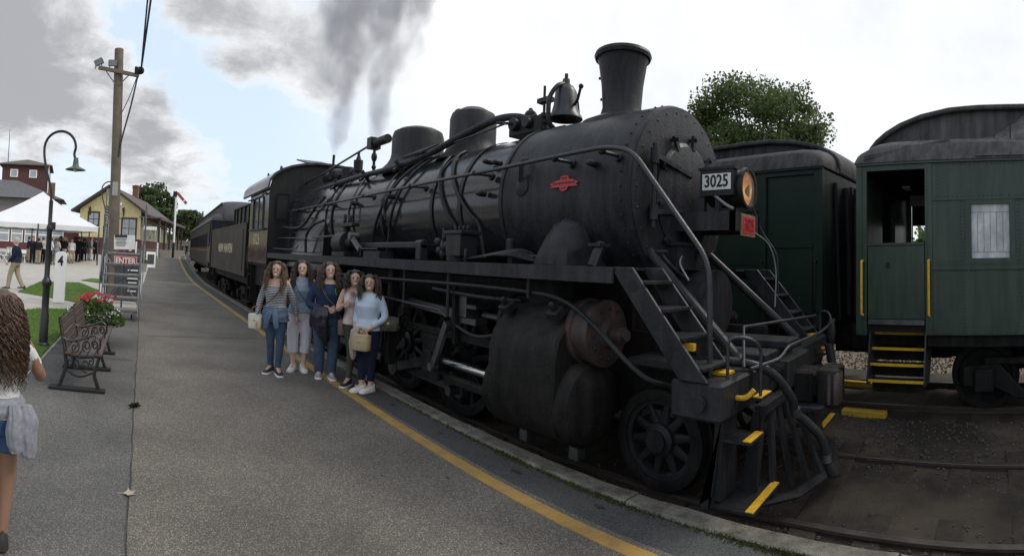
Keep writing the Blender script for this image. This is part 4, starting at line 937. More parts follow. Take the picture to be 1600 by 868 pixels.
text('cab_number', '3025', .42, M_gold, cab, (-13.75, -1.533, 2.24), (R(90), 0, 0), .003, sx=.9)
b = MB(); rf = []
for X in (FXc + .14, FXc - 1.2, RXc - .75):
    rf.append([(X, -1.62 * math.cos(PI * k / 14), 3.54 + .74 * math.sin(PI * k / 14) ** .85) for k in range(15)] + [(X, -1.58 * math.cos(PI * k / 14), 3.50 + .73 * math.sin(PI * k / 14) ** .85) for k in range(14, -1, -1)])
b.loft(rf); roof = part('cab_roof', b, M_jacket, angle=40)
for X in (-13.0, -14.4):
    b = MB(); b.tube([(X + .075 * math.cos(t * PI / 6), -1.12, 4.12 + .075 * math.sin(t * PI / 6)) for t in range(12)], .018, 6, closed=True); b.cyl((X, -1.12, 3.98), (X, -1.12, 4.06), .02, n=6); part('lifting_eye', b, M_black, roof)
b = MB(); b.box((-13.1, -.15, 4.40), (1.1, .75, .035), Matrix.Rotation(R(14), 3, 'Y')); b.bx(-13.5, -12.7, -.4, .1, 4.2, 4.3); part('roof_vent', b, M_black, roof)
b = MB(); b.bx(FXc, FXc + .03, -1.32, -1.02, 2.78, 3.38); w_ = part('front_window', b, M_dark, cab)
b = MB(); b.bx(FXc + .03, FXc + .05, -1.34, -1.32, 2.76, 3.40); b.bx(FXc + .03, FXc + .05, -1.02, -1.0, 2.76, 3.40); b.bx(FXc + .03, FXc + .05, -1.34, -1.0, 3.40, 3.42); b.bx(FXc + .03, FXc + .05, -1.34, -1.0, 2.74, 2.76); part('front_window_frame', b, M_black, cab)
b = MB(); b.bx(FXc - .02, RXc, -1.5, 1.5, 1.55, 1.62); b.bx(RXc, FXc, -1.40, 1.40, 1.0, 1.55); part('cab_floor', b, M_grime)
for z in (.45, .85, 1.25):
    b = MB(); b.bx(-14.7, -14.3, -1.52, -1.25, z, z + .03); part('cab_step', b, M_grime)
b = MB(); b.bx(-14.72, -14.69, -1.52, -1.25, .45, 1.6); b.bx(-14.31, -14.28, -1.52, -1.25, .45, 1.6); part('cab_step_hanger', b, M_grime)
# ------------------------------------------------------------------ tender
ten = thing('tender', 'black tender lettered NEW HAVEN behind the locomotive cab', 'tender', (0, YC, 0))
def tp(name, b, m, parent=None, **k): return b.build(name, m, ten if parent is None else parent, **k)
T0, T1 = -15.25, -23.1
M_tank = mat('streaked_tender_black', (.016, .015, .015), .42, 0, .4, 1.6, .08, 5, .16, col2=(.030, .026, .022), detail=7)
b = MB(); b.bx(T1, T0, -1.50, 1.50, 1.12, 2.78); tank = tp('water_tank', b, M_tank, bevel=.02)
b = MB(); b.bx(T1, T0, -1.525, -1.495, 2.74, 2.79); b.bx(T1, T0, 1.495, 1.525, 2.74, 2.79); b.bx(T0 - .03, T0 + .012, -1.52, -1.46, 1.12, 2.74); tp('tank_beading', b, M_black, tank)
b = MB(); b.bx(-19.0, -15.5, -1.22, 1.22, 2.785, 3.42); bunk = tp('coal_bunker', b, M_black, bevel=.01)
for X in (-15.6, -16.3, -17.0, -17.7, -18.4, -18.95):
    b = MB(); b.bx(X - .04, X + .04, -1.27, -1.22, 2.79, 3.44); tp('bunker_rib', b, M_black, bunk)
b = MB(); b.bx(-19.05, -15.45, -1.29, 1.29, 3.42, 3.46); tp('bunker_rim', b, M_black, bunk)
b = MB(); rc = random.Random(2)
for i in range(160):
    x, y = rc.uniform(-18.8, -15.7), rc.uniform(-1.1, 1.1); s = rc.uniform(.08, .16); z = 3.42 + .35 * (1 - abs(y) / 1.2)
    q = Quaternion((rc.random(), rc.random(), rc.random()), rc.uniform(0, 6)); b.add([q @ (v * s) + Vector((x, y, z - .05)) for v in oct_v], oct_f)
tp('coal', b, mat('coal', (.012, .012, .013), .45), bunk, fix=False)['kind'] = 'stuff'
text('tank_lettering', 'NEW HAVEN', .46, M_gold, ten, (-19.3, -1.503, 1.98), (R(90), 0, 0), .003, sx=1.12, space=1.12, bold=.008)
b = MB(); b.bx(T1, T0 + .1, -1.3, 1.3, .88, 1.115); b.bx(T1 - .02, T1 + .2, -1.4, 1.4, .8, 1.12); tp('tender_frame', b, M_grime)
b = MB(); b.tube([(T0 - .25, -1.56, 1.3), (T0 - .25, -1.56, 2.6)], .02, 6); tp('grab_iron', b, M_rail)
def bogie(parent, X, yb, r=.42, wb=1.7, m=M_grime, side=(-1, 1)):
    for s in side:
        P = [(-wb / 2 - .28, r + .16), (-wb / 2 + .2, r + .20), (-.45, r - .14), (.45, r - .14), (wb / 2 - .2, r + .20), (wb / 2 + .28, r + .16), (wb / 2 + .28, r - .10), (wb / 2 - .1, r - .10), (.5, r - .26), (-.5, r - .26), (-wb / 2 + .1, r - .10), (-wb / 2 - .28, r - .10)]
        b = MB(); b.prism(P, lambda a, c, d: (X + a, d, c), yb * s - .06, yb * s + .06); b.bx(X - wb / 2, X + wb / 2, yb * s - .06, yb * s + .06, r + .19, r + .28)
        fr = b.build('truck_frame', m, parent, bevel=.015)
        for dx in (-wb / 2, wb / 2):
            b = MB(); b.bx(X + dx - .13, X + dx + .13, yb * s - .06, yb * s + s * .16 + (0 if s > 0 else 0), r - .16, r + .14) if s > 0 else b.bx(X + dx - .13, X + dx + .13, yb * s - .16, yb * s + .06, r - .16, r + .14)
            b.build('journal_box', m, fr, bevel=.025)
        for dx in (-.18, 0, .18):
            b = MB(); b.tube([(X + dx + .07 * math.cos(k * .9), yb * s + .07 * math.sin(k * .9), r - .12 + k * .012) for k in range(24)], .014, 5); b.build('spring', m, fr)
    for dx in (-wb / 2, wb / 2):
        for s in (-1, 1):
            b = MB(); b.lathe([(0, -.06), (.10, -.06), (.12, -.02), (r - .10, -.01), (r - .07, -.06), (r, -.06), (r, .05), (r + .025, .055), (r + .025, .08), (r - .07, .08), (r - .1, .03), (.1, .03), (0, .05)], (X + dx, s * .765, r), (0, -s, 0), 36); b.build('wheel', m, parent)
        b = MB(); b.cyl((X + dx, -1.1, r), (X + dx, 1.1, r), .065, n=10); b.build('axle', m, parent)
    b = MB(); b.bx(X - .3, X + .3, -1.15, 1.15, r + .05, r + .30); b.build('bolster', m, parent)
bogie(ten, -17.0, 1.05); bogie(ten, -21.4, 1.05)
for z in (.45, .8):
    b = MB(); b.bx(-23.1, -22.7, -1.45, -1.2, z, z + .03); tp('tender_step', b, M_grime)
b = MB(); b.tube(crv([(T0 + .35, -1.42, 2.6), (T0 + .30, -1.45, 2.2), (T0 + .1, -1.46, 1.9), (T0 + .15, -1.44, 1.4)]), .03, 8); tp('hose', b, M_black)

# ------------------------------------------------------------------ passenger cars
def coach(name, label, loc, yaw, L, side_m, roof_m, win, detail=True, duct=False, gold=None, door_open=True, eave=3.27, top=4.22, hw=1.5):
    """local: x from the near end, z above rail, both sides alike"""
    c = thing(name, label, 'railway car', loc, yaw)
    def p(n, b, m, parent=None, **k): return b.build(n, m, c if parent is None else parent, **k)
    zs, belt, lb = 1.08, 1.93, 2.80                    # side sill, belt rail, letterboard
    d0, d1 = .12, .90                                  # vestibule door
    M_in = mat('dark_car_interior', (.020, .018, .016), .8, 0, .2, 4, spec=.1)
    for s in (-1, 1):
        def Y(a, b_): return (min(s * a, s * b_), max(s * a, s * b_))
        y0, y1 = Y(hw - .04, hw)
        # corner posts and side sheets round the openings
        b = MB(); b.bx(0, d0, y0, y1, zs - .02, eave); b.bx(-.02, .06, *Y(hw - .12, hw + .012), zs - .02, eave - .001); p('corner_post', b, side_m)
        b = MB(); b.bx(d1, d1 + .09, *Y(hw - .05, hw + .014), zs, eave - .002); p('door_post', b, side_m)
        xs = [d1 + .09] + sum([[a, b_] for a, b_ in win], []) + [L]
        b = MB(); b.bx(d1 + .091, L, y0, y1, zs, belt); b.bx(d1 + .091, L, y0, y1, lb, eave)
        for i in range(0, len(xs), 2):
            b.bx(xs[i] + .001, xs[i + 1], y0, y1, belt + .001, lb - .001)
        sd_ = p('side_sheet', b, side_m)
        b = MB(); b.bx(d1 + .092, L, *Y(hw, hw + .022), belt - .03, belt + .035); b.bx(d1 + .092, L, *Y(hw, hw + .03), belt + .036, belt + .055); p('belt_rail', b, side_m, sd_)
        b = MB(); b.bx(d1 + .092, L, *Y(hw, hw + .018), lb - .02, lb + .015); p('letterboard_strip', b, side_m, sd_)
        b = MB(); b.bx(-.02, L, *Y(hw - .05, hw + .035), eave - .001, eave + .03); p('eave_moulding', b, side_m, sd_)
        if detail:
            b = MB(); rv = .009
            def riv(x, z): b.ell((x, s * (hw + .002), z), (rv, rv * .7, rv), 6, 4)
            def rivl(x, z): b.ell((x, s * (hw + .016), z), (rv, rv * .7, rv), 6, 4)
            for k in range(46): rivl(d1 + .03, zs + .05 + k * .046)
            for xv in (d1 + .16, 1.36, 1.40, 2.06, 2.10, 2.72):
                for k in range(18): riv(xv, zs + .06 + k * .046)
                for k in range(18): riv(xv, belt + .09 + k * .046)
                if xv < 1.2 or xv > 2.5:
                    for k in range(9): riv(xv, lb + .05 + k * .047)
            x = d1 + .14
            while x < 4.0:
                riv(x, zs + .03); riv(x, belt - .045); riv(x, lb + .03); riv(x, eave - .03); riv(x, belt + .075); x += .055
            p('rivets', b, side_m, sd_, fix=False)['kind'] = 'stuff'
        for i, (a, b_) in enumerate(win):
            f = MB(); f.bx(a, b_, *Y(hw - .02, hw + .012), belt + .056, belt + .11); f.bx(a, b_, *Y(hw - .02, hw + .012), lb - .075, lb - .021); f.bx(a, a + .07, *Y(hw - .02, hw + .011), belt + .111, lb - .076); f.bx(b_ - .07, b_, *Y(hw - .02, hw + .011), belt + .111, lb - .076)
            w = p('window', f, side_m)
            f = MB(); f.bx(a + .07, b_ - .07, *Y(hw - .032, hw - .026), belt + .11, lb - .075); p('window_pane', f, (mat('frosted_pane', (.58, .575, .56), .25, 0, .22, 5, .15, 12, col2=(.30, .30, .32), streak=.25) if detail else glass('dark_glass', (.12, .13, .14), .06, .6)), w)
            if detail and a < 5:
                zz0, zz1 = belt + .11, lb - .075
                for k in range(1, 6):
                    f = MB(); xx = a + .07 + (b_ - a - .14) * k / 6; f.bx(xx - .0025, xx + .0025, *Y(hw - .026, hw - .02), zz0 + .08, zz1 - .10 - .02 * (k % 2)); p('lead_came', f, mat('grey_lead', (.20, .20, .20), .6), w)
                f = MB(); f.bx(a + .07, b_ - .07, *Y(hw - .0255, hw - .0205), zz1 - .103, zz1 - .099); f.bx(a + .07, b_ - .07, *Y(hw - .0255, hw - .0205), zz0 + .077, zz0 + .081); p('lead_came', f, mat('grey_lead', (.20, .20, .20), .6), w)
        # dutch door: lower leaf shut, upper half open
        b = MB(); b.bx(d0 + .012, d1 - .012, *Y(hw - .05, hw - .015), 1.27, 2.22); dr = p('dutch_door', b, side_m, bevel=.006)
        b = MB(); b.bx(d0 + .012, d1 - .012, *Y(hw - .06, hw + .0), 2.221, 2.25); p('door_cap', b, side_m, dr)
        if detail:
            b = MB(); b.bx(d0 + .26, d0 + .30, *Y(hw - .014, hw + .01), 1.93, 2.0); p('door_latch', b, M_dark, dr)
            b = MB(); b.bx(d0 + .02, d1 - .02, *Y(hw - .03, hw - .0), 1.2, 1.265); p('door_sill', b, M_dsteel, dr)
        if not detail: b = MB(); b.bx(d0 + .012, d1 - .012, *Y(hw - .05, hw - .03), 2.251, eave); p('upper_door', b, side_m, dr)
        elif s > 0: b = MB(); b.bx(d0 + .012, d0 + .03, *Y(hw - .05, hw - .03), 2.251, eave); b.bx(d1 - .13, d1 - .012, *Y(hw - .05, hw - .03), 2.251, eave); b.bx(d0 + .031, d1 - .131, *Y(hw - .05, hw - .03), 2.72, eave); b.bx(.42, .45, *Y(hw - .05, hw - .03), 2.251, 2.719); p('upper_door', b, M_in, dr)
        b = MB(); b.bx(d0, d1, *Y(hw - .05, hw + .005), eave - .07, eave - .002); p('door_header', b, side_m)
        for xg in (d0 - .05, d1 + .05):
            b = MB(); b.tube(fillet([(xg, s * (hw + .0), 1.32), (xg, s * (hw + .07), 1.32), (xg, s * (hw + .07), 2.02), (xg, s * (hw + .0), 2.02)], .03), .016, 8); p('grab_iron', b, M_yel if not gold else gold)
        # trap steps
        for k in range(4):
            z = 1.07 - .19 * k; yo = hw - .28 + .10 * k
            b = MB(); b.bx(d0 + .03, d1 - .03, *Y(yo - .18, yo), z - .02, z); b.bx(d0 + .03, d1 - .03, *Y(yo - .185, yo - .18), z - .19, z - .001); st = p('step_tread', b, M_grime)
            b = MB(); b.bx(d0 + .03, d1 - .03, *Y(yo, yo + .012), z - .03, z + .004); p('yellow_nosing', b, M_yel if not gold else M_grime, st)
        for xg in (d0 + .01, d1 - .03):
            b = MB(); b.prism([(s * (hw - .5), 1.2), (s * (hw - .12), 1.2), (s * (hw + .05), .5), (s * (hw + .05), .44), (s * (hw - .3), .44), (s * (hw - .5), .8)], lambda a, d, e: (e, a, d), xg, xg + .02); p('step_side', b, M_rail if detail else M_grime)
    # floor, bulkhead, ceiling, end frame with diaphragm
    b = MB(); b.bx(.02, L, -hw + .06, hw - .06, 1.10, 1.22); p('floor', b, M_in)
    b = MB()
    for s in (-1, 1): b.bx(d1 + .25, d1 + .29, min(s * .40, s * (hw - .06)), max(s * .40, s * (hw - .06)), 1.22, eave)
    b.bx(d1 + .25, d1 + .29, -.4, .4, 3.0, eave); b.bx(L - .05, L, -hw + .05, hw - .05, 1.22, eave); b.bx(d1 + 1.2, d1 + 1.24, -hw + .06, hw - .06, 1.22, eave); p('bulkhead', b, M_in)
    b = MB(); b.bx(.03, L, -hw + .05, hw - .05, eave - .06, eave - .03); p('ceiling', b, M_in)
    if detail:
        b = MB(); b.bx(.3, .42, -.15, .15, eave - .09, eave - .061); p('lamp_fitting', b, M_white)
        b = MB(); b.bx(.28, .80, .55, .58, 2.98, 3.16); p('notice_board', b, mat('grey_notice', (.25, .25, .24), .6))
    b = MB()
    for s in (-1, 1): b.bx(-.02, .05, min(s * .42, s * (hw - .13)), max(s * .42, s * (hw - .13)), 1.1, eave)
    b.bx(-.02, .05, -.42, .42, 3.0, eave); e_ = p('end_wall', b, side_m)
    for s in (-1, 1):
        b = MB(); b.tube([(-.06, s * .62, 3.2), (-.10, s * .60, 2.2), (-.10, s * .60, 1.2)], .045, 8); b.tube([(-.04, s * 1.05, 3.22), (-.05, s * .85, 1.15)], .03, 8); p('diaphragm_post', b, M_dark, e_)
    b = MB()
    for k in range(3): b.bx(-.14 - .07 * k, -.10 - .07 * k, -.58 + .02 * k, .58 - .02 * k, 1.15, 3.22 - .03 * k)
    p('diaphragm', b, M_grime, e_)
    b = MB(); b.bx(-.4, .6, -.5, .5, .72, 1.1); b.bx(-.62, -.3, -.12, .12, .72, .98); p('draft_gear', b, M_grime)
    b = MB(); b.bx(.9, L - .9, -.35, .35, .62, 1.1); b.bx(.9, L, -hw + .12, -hw + .2, .92, 1.10); b.bx(.9, L, hw - .2, hw - .12, .92, 1.10); p('underframe', b, M_grime)
    # roof: lower deck and clerestory, both bending down to a hood at the end
    def hood(x, l):
        t = max(0, min(1, x / l)); return math.sqrt(max(0, 1 - (1 - t) ** 2))
    xs = [0, .03, .08, .16, .28, .45, .7, 1.0, 1.4, 2, 4, 8, L] if L > 8 else [0, .05, .15, .3, .6, 1.0, 1.5, 2, L]
    b = MB(); rr = []
    for x in xs:
        h = hood(x, .45); r_ = []
        for k in range(11):
            a = PI * k / 10; r_.append((x - .04, -(hw + .05) * math.cos(a), eave + .03 + (.10 + .36 * h) * math.sin(a) ** .62))
        r_ += [(x - .04, hw, eave + .028), (x - .04, -hw, eave + .028)]; rr.append(r_)
    b.loft(rr); lr = p('lower_roof', b, roof_m, angle=50)
    b = MB(); rr = []; cw = .86
    for x in [v * 1.0 for v in (0, .03, .08, .16, .3, .5, .8, 1.2, 1.6, 2, 4, 8, L)]:
        h = hood(x, 1.55); zt = eave + .12 + (top - eave - .20) * h; zr = .05 + .07 * h
        rr.append([(x - .05, -cw, eave + .05), (x - .05, -cw, zt)] + [(x - .05, -(cw + .06) * math.cos(PI * k / 8), zt + .005 + zr * math.sin(PI * k / 8)) for k in range(9)] + [(x - .05, cw, zt), (x - .05, cw, eave + .05)])
    b.loft(rr); cl = p('clerestory', b, roof_m, angle=50)
    b = MB()
    for s in (-1, 1):
        path = [(x - .05, s * (cw + .075), eave + .12 + (top - eave - .20) * hood(x, 1.55) + .01) for x in (.0, .03, .08, .16, .3, .5, .8, 1.2, 1.6, 2, 4, 8, L)]
        b.tube(path, [(.035, .02)] * len(path), 6)
    p('clerestory_eave', b, roof_m, cl)
    if detail:
        b = MB(); b.bar((.1, -hw - .02, eave + .10), (1.22, -hw + .10, eave + .30), .05, .05); p('gutter', b, roof_m, lr)
        b = MB(); b.bx(1.45, 1.95, -.3, .3, top + .02, top + .14); p('roof_vent', b, roof_m, cl)
        b = MB(); b.bx(2.15, 4.2, -.3, .3, top + .02, top + .13); b.bar((2.3, -.1, top + .12), (2.15, -.1, top + .22), .04, .04); p('roof_vent', b, roof_m, cl)
    if duct:                                  # ventilation fairing that fills the step of the roof further along
        segs = [1.55, 1.78, 2.0, 2.2, 2.42, 2.7, 3.2, 5, L]
        for i in range(len(segs) - 1):
            b = MB(); rr = []
            for x in (segs[i] + .006, segs[i + 1] - .006):
                t = max(0, min(1, (x - 1.5) / 1.0)); t = t * t * (3 - 2 * t)
                r_ = [(x, -hw - .06, eave + .06)]
                for k in range(1, 9):
                    u = k / 8; yv = -(hw + .06) + (hw + .06 - .55 + .25 * (1 - t)) * u
                    low = eave + .06 + .42 * math.sin(u * PI / 2) ** .7; hi = eave + .06 + (top - eave - .02) * math.sin(u * PI / 2) ** .85
                    r_.append((x, yv, low * (1 - t) + hi * t + .02))
                r_ += [(x, -.5, eave + .3), (x, -hw, eave + .05)]; rr.append(r_)
            b.loft(rr); p('roof_panel', b, roof_m, lr, angle=50)
    bogie(c, 2.55, 1.02, .45, 1.9)
    if L > 12: bogie(c, L - 2.5, 1.02, .45, 1.9)
    return c
M_green = mat('pullman_green_paint', (.024, .043, .028), .40, 0, .18, 3, .10, 9, .45, col2=(.020, .034, .021), coat=.05, streak=.35, dust=((.07, .07, .06), .3))
M_roofg = mat('sooty_roof', (.082, .076, .078), .75, 0, .3, 1.6, .3, 10, .3, col2=(.044, .042, .044), detail=8, streak=.5)
M_blue = mat('dark_blue_coach_paint', (.011, .012, .019), .45, 0, .2, 3, .05, 10, .2)
M_roofb = mat('black_coach_roof', (.032, .033, .036), .6, 0, .25, 3, .1, 20)
M_goldp = mat('gold_grab_paint', (.42, .30, .08), .5, 0, .2, 10)
cy = -.13
gc = coach('passenger_coach', 'dark green riveted coach with yellow grab irons and open half door', (-.981, 8.124, 0), cy, 13, M_green, M_roofg, [(1.42, 2.04), (2.95, 3.57), (4.5, 5.12), (6, 6.62), (7.5, 8.12)], True, True)
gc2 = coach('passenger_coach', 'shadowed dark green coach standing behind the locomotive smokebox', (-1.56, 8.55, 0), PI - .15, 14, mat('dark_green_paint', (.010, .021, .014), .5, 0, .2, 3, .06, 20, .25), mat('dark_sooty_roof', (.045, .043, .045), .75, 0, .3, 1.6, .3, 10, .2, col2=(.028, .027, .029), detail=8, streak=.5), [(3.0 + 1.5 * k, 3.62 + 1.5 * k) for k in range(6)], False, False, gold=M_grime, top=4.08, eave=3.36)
bc = coach('passenger_coach', 'dark blue coach with a row of windows coupled behind the tender', (-24.1, YC + .1, 0), PI - .045, 21, M_blue, M_roofb, [(2.4 + 1.05 * k, 3.12 + 1.05 * k) for k in range(17)], False, False, gold=M_goldp, top=4.36)
# letter board and cream stripe on the blue coach are its own paint
b = MB(); b.bx(2.2, 20.8, 1.522, 1.528, 1.86, 1.885); b.build('gold_stripe', M_goldp, bc)
# timbers painted yellow, lying beside the coach track
def timber(label, x, y, z, L, yaw):
    b = MB(); b.bx(-L / 2, L / 2, -.07, .07, 0, .10); o = b.build('timber', mat('chipped_yellow_timber', (.55, .34, .02), .7, 0, .3, 8, .3, 60, col2=(.33, .20, .02)), bevel=.012, loc=(x, y, z)); o.rotation_euler = (0, 0, yaw)
    return tag(o, label, 'timber')
timber('yellow painted timber lying in front of the coach rail', -1.15, 7.0, -.10, .62, -.14)
timber('yellow timber half hidden beyond the coach steps', -1.45, 8.7, -.09, .8, -.2)
# ------------------------------------------------------------------ station, yard buildings, tent
M_yw = mat('pale_yellow_boards', (.66, .575, .30), .7, 0, .06, 4, .05, 30)
M_maroon = mat('maroon_boards', (.115, .030, .034), .7, 0, .2, 5)
M_brown = mat('dark_brown_trim', (.045, .032, .026), .7, 0, .2, 8)
M_shing = mat('brown_grey_shingles', (.115, .100, .095), .9, 0, .25, 6, .5, 30, .2)
M_brick = mat('chimney_brick', (.16, .085, .06), .9, 0, .3, 12, .3, 40)
M_pane = mat('pale_window_pane', (.30, .33, .36), .12, 0, .2, 2, spec=.8)
M_plank = mat('grey_deck_plank', (.16, .14, .12), .85, 0, .25, 8, .3, 40)
st = thing('station_building', 'yellow clapboard station with brown roof and maroon base', 'building', (-47, -3.2, 0), math.atan2(-.2, .98))
# local: -x runs back along the building, +y towards the track
def sp(name, b, m, parent=None, **k): return b.build(name, m, st if parent is None else parent, **k)
g0 = .85
for i in range(26):                          # clapboards of the gable, each its own board
    z0 = 2.42 + i * .185; z1 = z0 + .18
    hwid = 2.92 if z1 < 5.05 else 2.92 * (7.05 - z0) / 2.0
    if z0 > 6.95 or hwid < .1: break
    h2 = 2.92 if z1 < 5.05 else max(.02, 2.92 * (7.05 - z1) / 2.0)
    b = MB(); b.prism([(-min(2.92, hwid), z0), (min(2.92, hwid), z0), (min(2.92, h2), z1), (-min(2.92, h2), z1)], lambda a, c, d: (d, a, c), -.02, .02 + .012 * (i % 2)); sp('clapboard', b, M_yw)
b = MB(); b.bx(-16, -.03, -2.9, 2.86, g0 - .5, 5.02); b.prism([(-2.9, 5.02), (2.86, 5.02), (0, 7.0)], lambda a, c, d: (d, a, c), -16, -.03); sp('wall', b, M_yw)
b = MB(); b.bx(-16.01, .03, -2.94, 2.92, g0 - .6, 2.40); sp('wainscot', b, M_maroon)
b = MB(); b.bx(.0, .05, -2.96, 2.94, 2.38, 2.46); sp('water_table', b, M_brown)
rp = [(-3.55, 4.72), (0, 7.12), (3.55, 4.66), (3.58, 4.80), (0, 7.30), (-3.58, 4.86)]
b = MB(); b.prism(rp, lambda a, c, d: (d, a, c), -17.2, .7); rf = sp('roof', b, M_shing)
for s in (-1, 1):
    b = MB(); b.bar((.715, 0, 7.21), (.715, s * 3.58, 4.78), .05, .22); sp('barge_board', b, M_brown, rf)
for yb in (-1.9, 1.3):
    b = MB(); b.bar((.05, yb, 4.6), (.6, yb, 5.2), .08, .1); b.bx(.04, .12, yb - .05, yb + .05, 4.5, 5.3); sp('bracket', b, M_brown, rf)
b = MB(); b.bx(-10.6, -9.9, -.3, .3, 6.8, 8.5); b.bx(-10.66, -9.84, -.36, .36, 8.4, 8.55); sp('chimney', b, M_brick, rf)
b = MB(); b.cyl((-3, -1.9, 6.0), (-3, -1.9, 6.9), .12, n=10); sp('vent_pipe', b, M_dsteel, rf)
def sta_win(x0, x1, z0, z1, X):
    b = MB(); b.bx(X, X + .05, x0 - .14, x0, z0 - .14, z1 + .16); b.bx(X, X + .05, x1, x1 + .14, z0 - .14, z1 + .16); b.bx(X, X + .05, x0, x1, z1, z1 + .16); b.bx(X, X + .07, x0, x1, z0 - .14, z0); w = sp('window', b, M_brown)
    b = MB(); b.bx(X + .01, X + .025, x0, x1, z0, z1); sp('pane', b, M_pane, w)
    b = MB(); b.bx(X + .026, X + .04, (x0 + x1) / 2 - .025, (x0 + x1) / 2 + .025, z0, z1); b.bx(X + .026, X + .041, x0, x1, (z0 + z1) / 2 - .03, (z0 + z1) / 2 + .03); sp('muntin', b, M_brown, w)
sta_win(1.25, 2.45, 2.6, 4.25, .03); sta_win(-2.0, -1.1, 3.6, 4.7, .03)
for k in range(5):                           # track side: windows, doors with white trim under the porch
    x = -2.0 - k * 2.9
    b = MB(); b.bx(x - .5, x + .5, 2.87, 2.91, 2.45, 4.1); w = sp('window', b, M_white); b = MB(); b.bx(x - .4, x + .4, 2.912, 2.925, 2.55, 4.0); sp('pane', b, M_pane, w)
b = MB(); b.bx(-17, .7, 2.9, 4.9, 4.42, 4.52); b.bx(-17, .7, 4.82, 4.92, 4.3, 4.55); pr = sp('porch_roof', b, M_shing)
for k in range(6):
    x = .3 - k * 3.2; b = MB(); b.bx(x - .09, x + .09, 4.6, 4.78, g0, 4.42); b.bar((x, 4.69, 3.5), (x, 3.6, 4.4), .1, .1); sp('porch_post', b, M_brown, pr)
for k in range(4):
    b = MB(); b.bx(1.2 + .3 * k - .3, 1.5 + .3 * k, 3.0, 4.9, .2, 1.62 - k * .25); sp('deck_step', b, M_plank)
b = MB(); b.bx(-17, .9, 2.95, 4.95, .2, 1.62); sp('porch_deck', b, M_plank)
for y in (3.0, 4.9):
    b = MB(); b.box((1.75, y, 1.5), (.12, .12, 1.5)); b.build('newel', M_white, st)
b = MB(); b.bx(.95, .98, 3.4, 4.6, 3.35, 3.65); ss = sp('porch_sign', b, M_white)
b = MB(); b.tube(fillet([(.06, .8, 4.75), (.3, .85, 4.85), (.55, 1.0, 4.75), (.58, 1.05, 4.35)], .12), .03, 6); b.lathe([(.03, 0), (.1, -.06), (.26, -.14), (.25, -.16)], (.58, 1.05, 4.38), (0, 0, 1), 14); sp('wall_lamp', b, mat('verdigris_enamel', (.065, .10, .075), .5, 0, .2, 8))

# red tower, grey-roofed hall and low maroon shed with white windows at left
tw = thing('red_tower', 'dark red square tower with low hip roof and small white windows', 'building', (-60, -14.3, 0), .15)
b = MB(); b.bx(-2.7, 2.7, -2.7, 2.7, 0, 10.4); b.build('wall', mat('dark_red_boards', (.080, .030, .030), .8, 0, .2, 4), tw)
b = MB(); b.lathe([(4.35, 10.38), (4.35, 10.5), (.01, 11.5)], (0, 0, 0), (0, 0, 1), 4, R(45), R(405)); b.build('roof', M_shing, tw)
for y in (-1.3, .9):
    b = MB(); b.bx(2.7, 2.76, y - .45, y + .45, 9.0, 9.9); w = b.build('window', M_white, tw); b = MB(); b.bx(2.761, 2.77, y - .33, y + .33, 9.1, 9.8); b.build('pane', M_pane, w)
b = MB(); b.bx(.5, 1.3, 2.7, 2.76, 9.0, 9.9); w = b.build('window', M_white, tw); b = MB(); b.bx(.6, 1.2, 2.761, 2.77, 9.1, 9.8); b.build('pane', M_pane, w)
b = MB(); b.bx(2.68, 2.78, 2.62, 2.76, 3, 10.4); b.build('corner_board', M_white, tw)
hall = thing('grey_roofed_hall', 'hall with dark grey hip roof partly hidden behind the white tent', 'building', (-56, -16.5, 0), .1)
b = MB(); b.bx(-3, 3, -6, 7.0, 0, 6.4); b.build('wall', mat('weathered_boards', (.20, .19, .18), .8, 0, .2, 3), hall)
b = MB(); rings = [[(-3.6, -6.6, 6.3), (3.6, -6.6, 6.3), (3.6, 7.6, 6.3), (-3.6, 7.6, 6.3)], [(-.1, -3.0, 8.5), (.1, -3.0, 8.5), (.1, 2.0, 8.5), (-.1, 2.0, 8.5)]]; b.loft(rings); b.build('roof', mat('slate_grey_roof', (.10, .10, .105), .85, 0, .25, 4, .4, 25), hall)
b = MB(); b.bx(3.3, 3.7, -4.0, -3.6, 6.5, 8.3); b.bx(3.25, 3.75, 5.9, 6.6, 5.8, 8.0); b.build('chimney', M_brick, hall)
b = MB(); b.tube([(-1, 0, 8.4), (-1, 0, 15.5)], [.08, .03], 6)
for k in range(9): b.bx(-1.15, -.85, -.01, .01, 9 + k * .7, 9.04 + k * .7)
mast = b.build('radio_mast', M_dsteel); mast.location = (-60.5, -17.2, 0); tag(mast, 'thin lattice radio mast rising beside the red tower', 'mast')
shed = thing('maroon_shed', 'long low maroon shed with white framed windows behind the tent', 'building', (-50.5, -11.0, 0), .12)
b = MB(); b.bx(-2, 2, -6.5, 5.0, .2, 4.0); b.build('wall', M_maroon, shed)
b = MB(); b.bx(-2.4, 2.5, -6.9, 5.4, 4.0, 4.15); b.build('roof', M_shing, shed)
b = MB(); b.bx(2.0, 2.03, -6.5, 5.0, 3.35, 3.9); b.build('fascia', M_yw, shed)
for k in range(7):
    y = -6.0 + k * 1.32; b = MB(); b.bx(2.0, 2.06, y, y + 1.15, 1.6, 3.25); w = b.build('window', M_white, shed); 
    for z in (1.7, 2.5):
        b = MB(); b.bx(2.061, 2.07, y + .09, y + 1.06, z, z + .66); b.build('pane', M_pane, w)
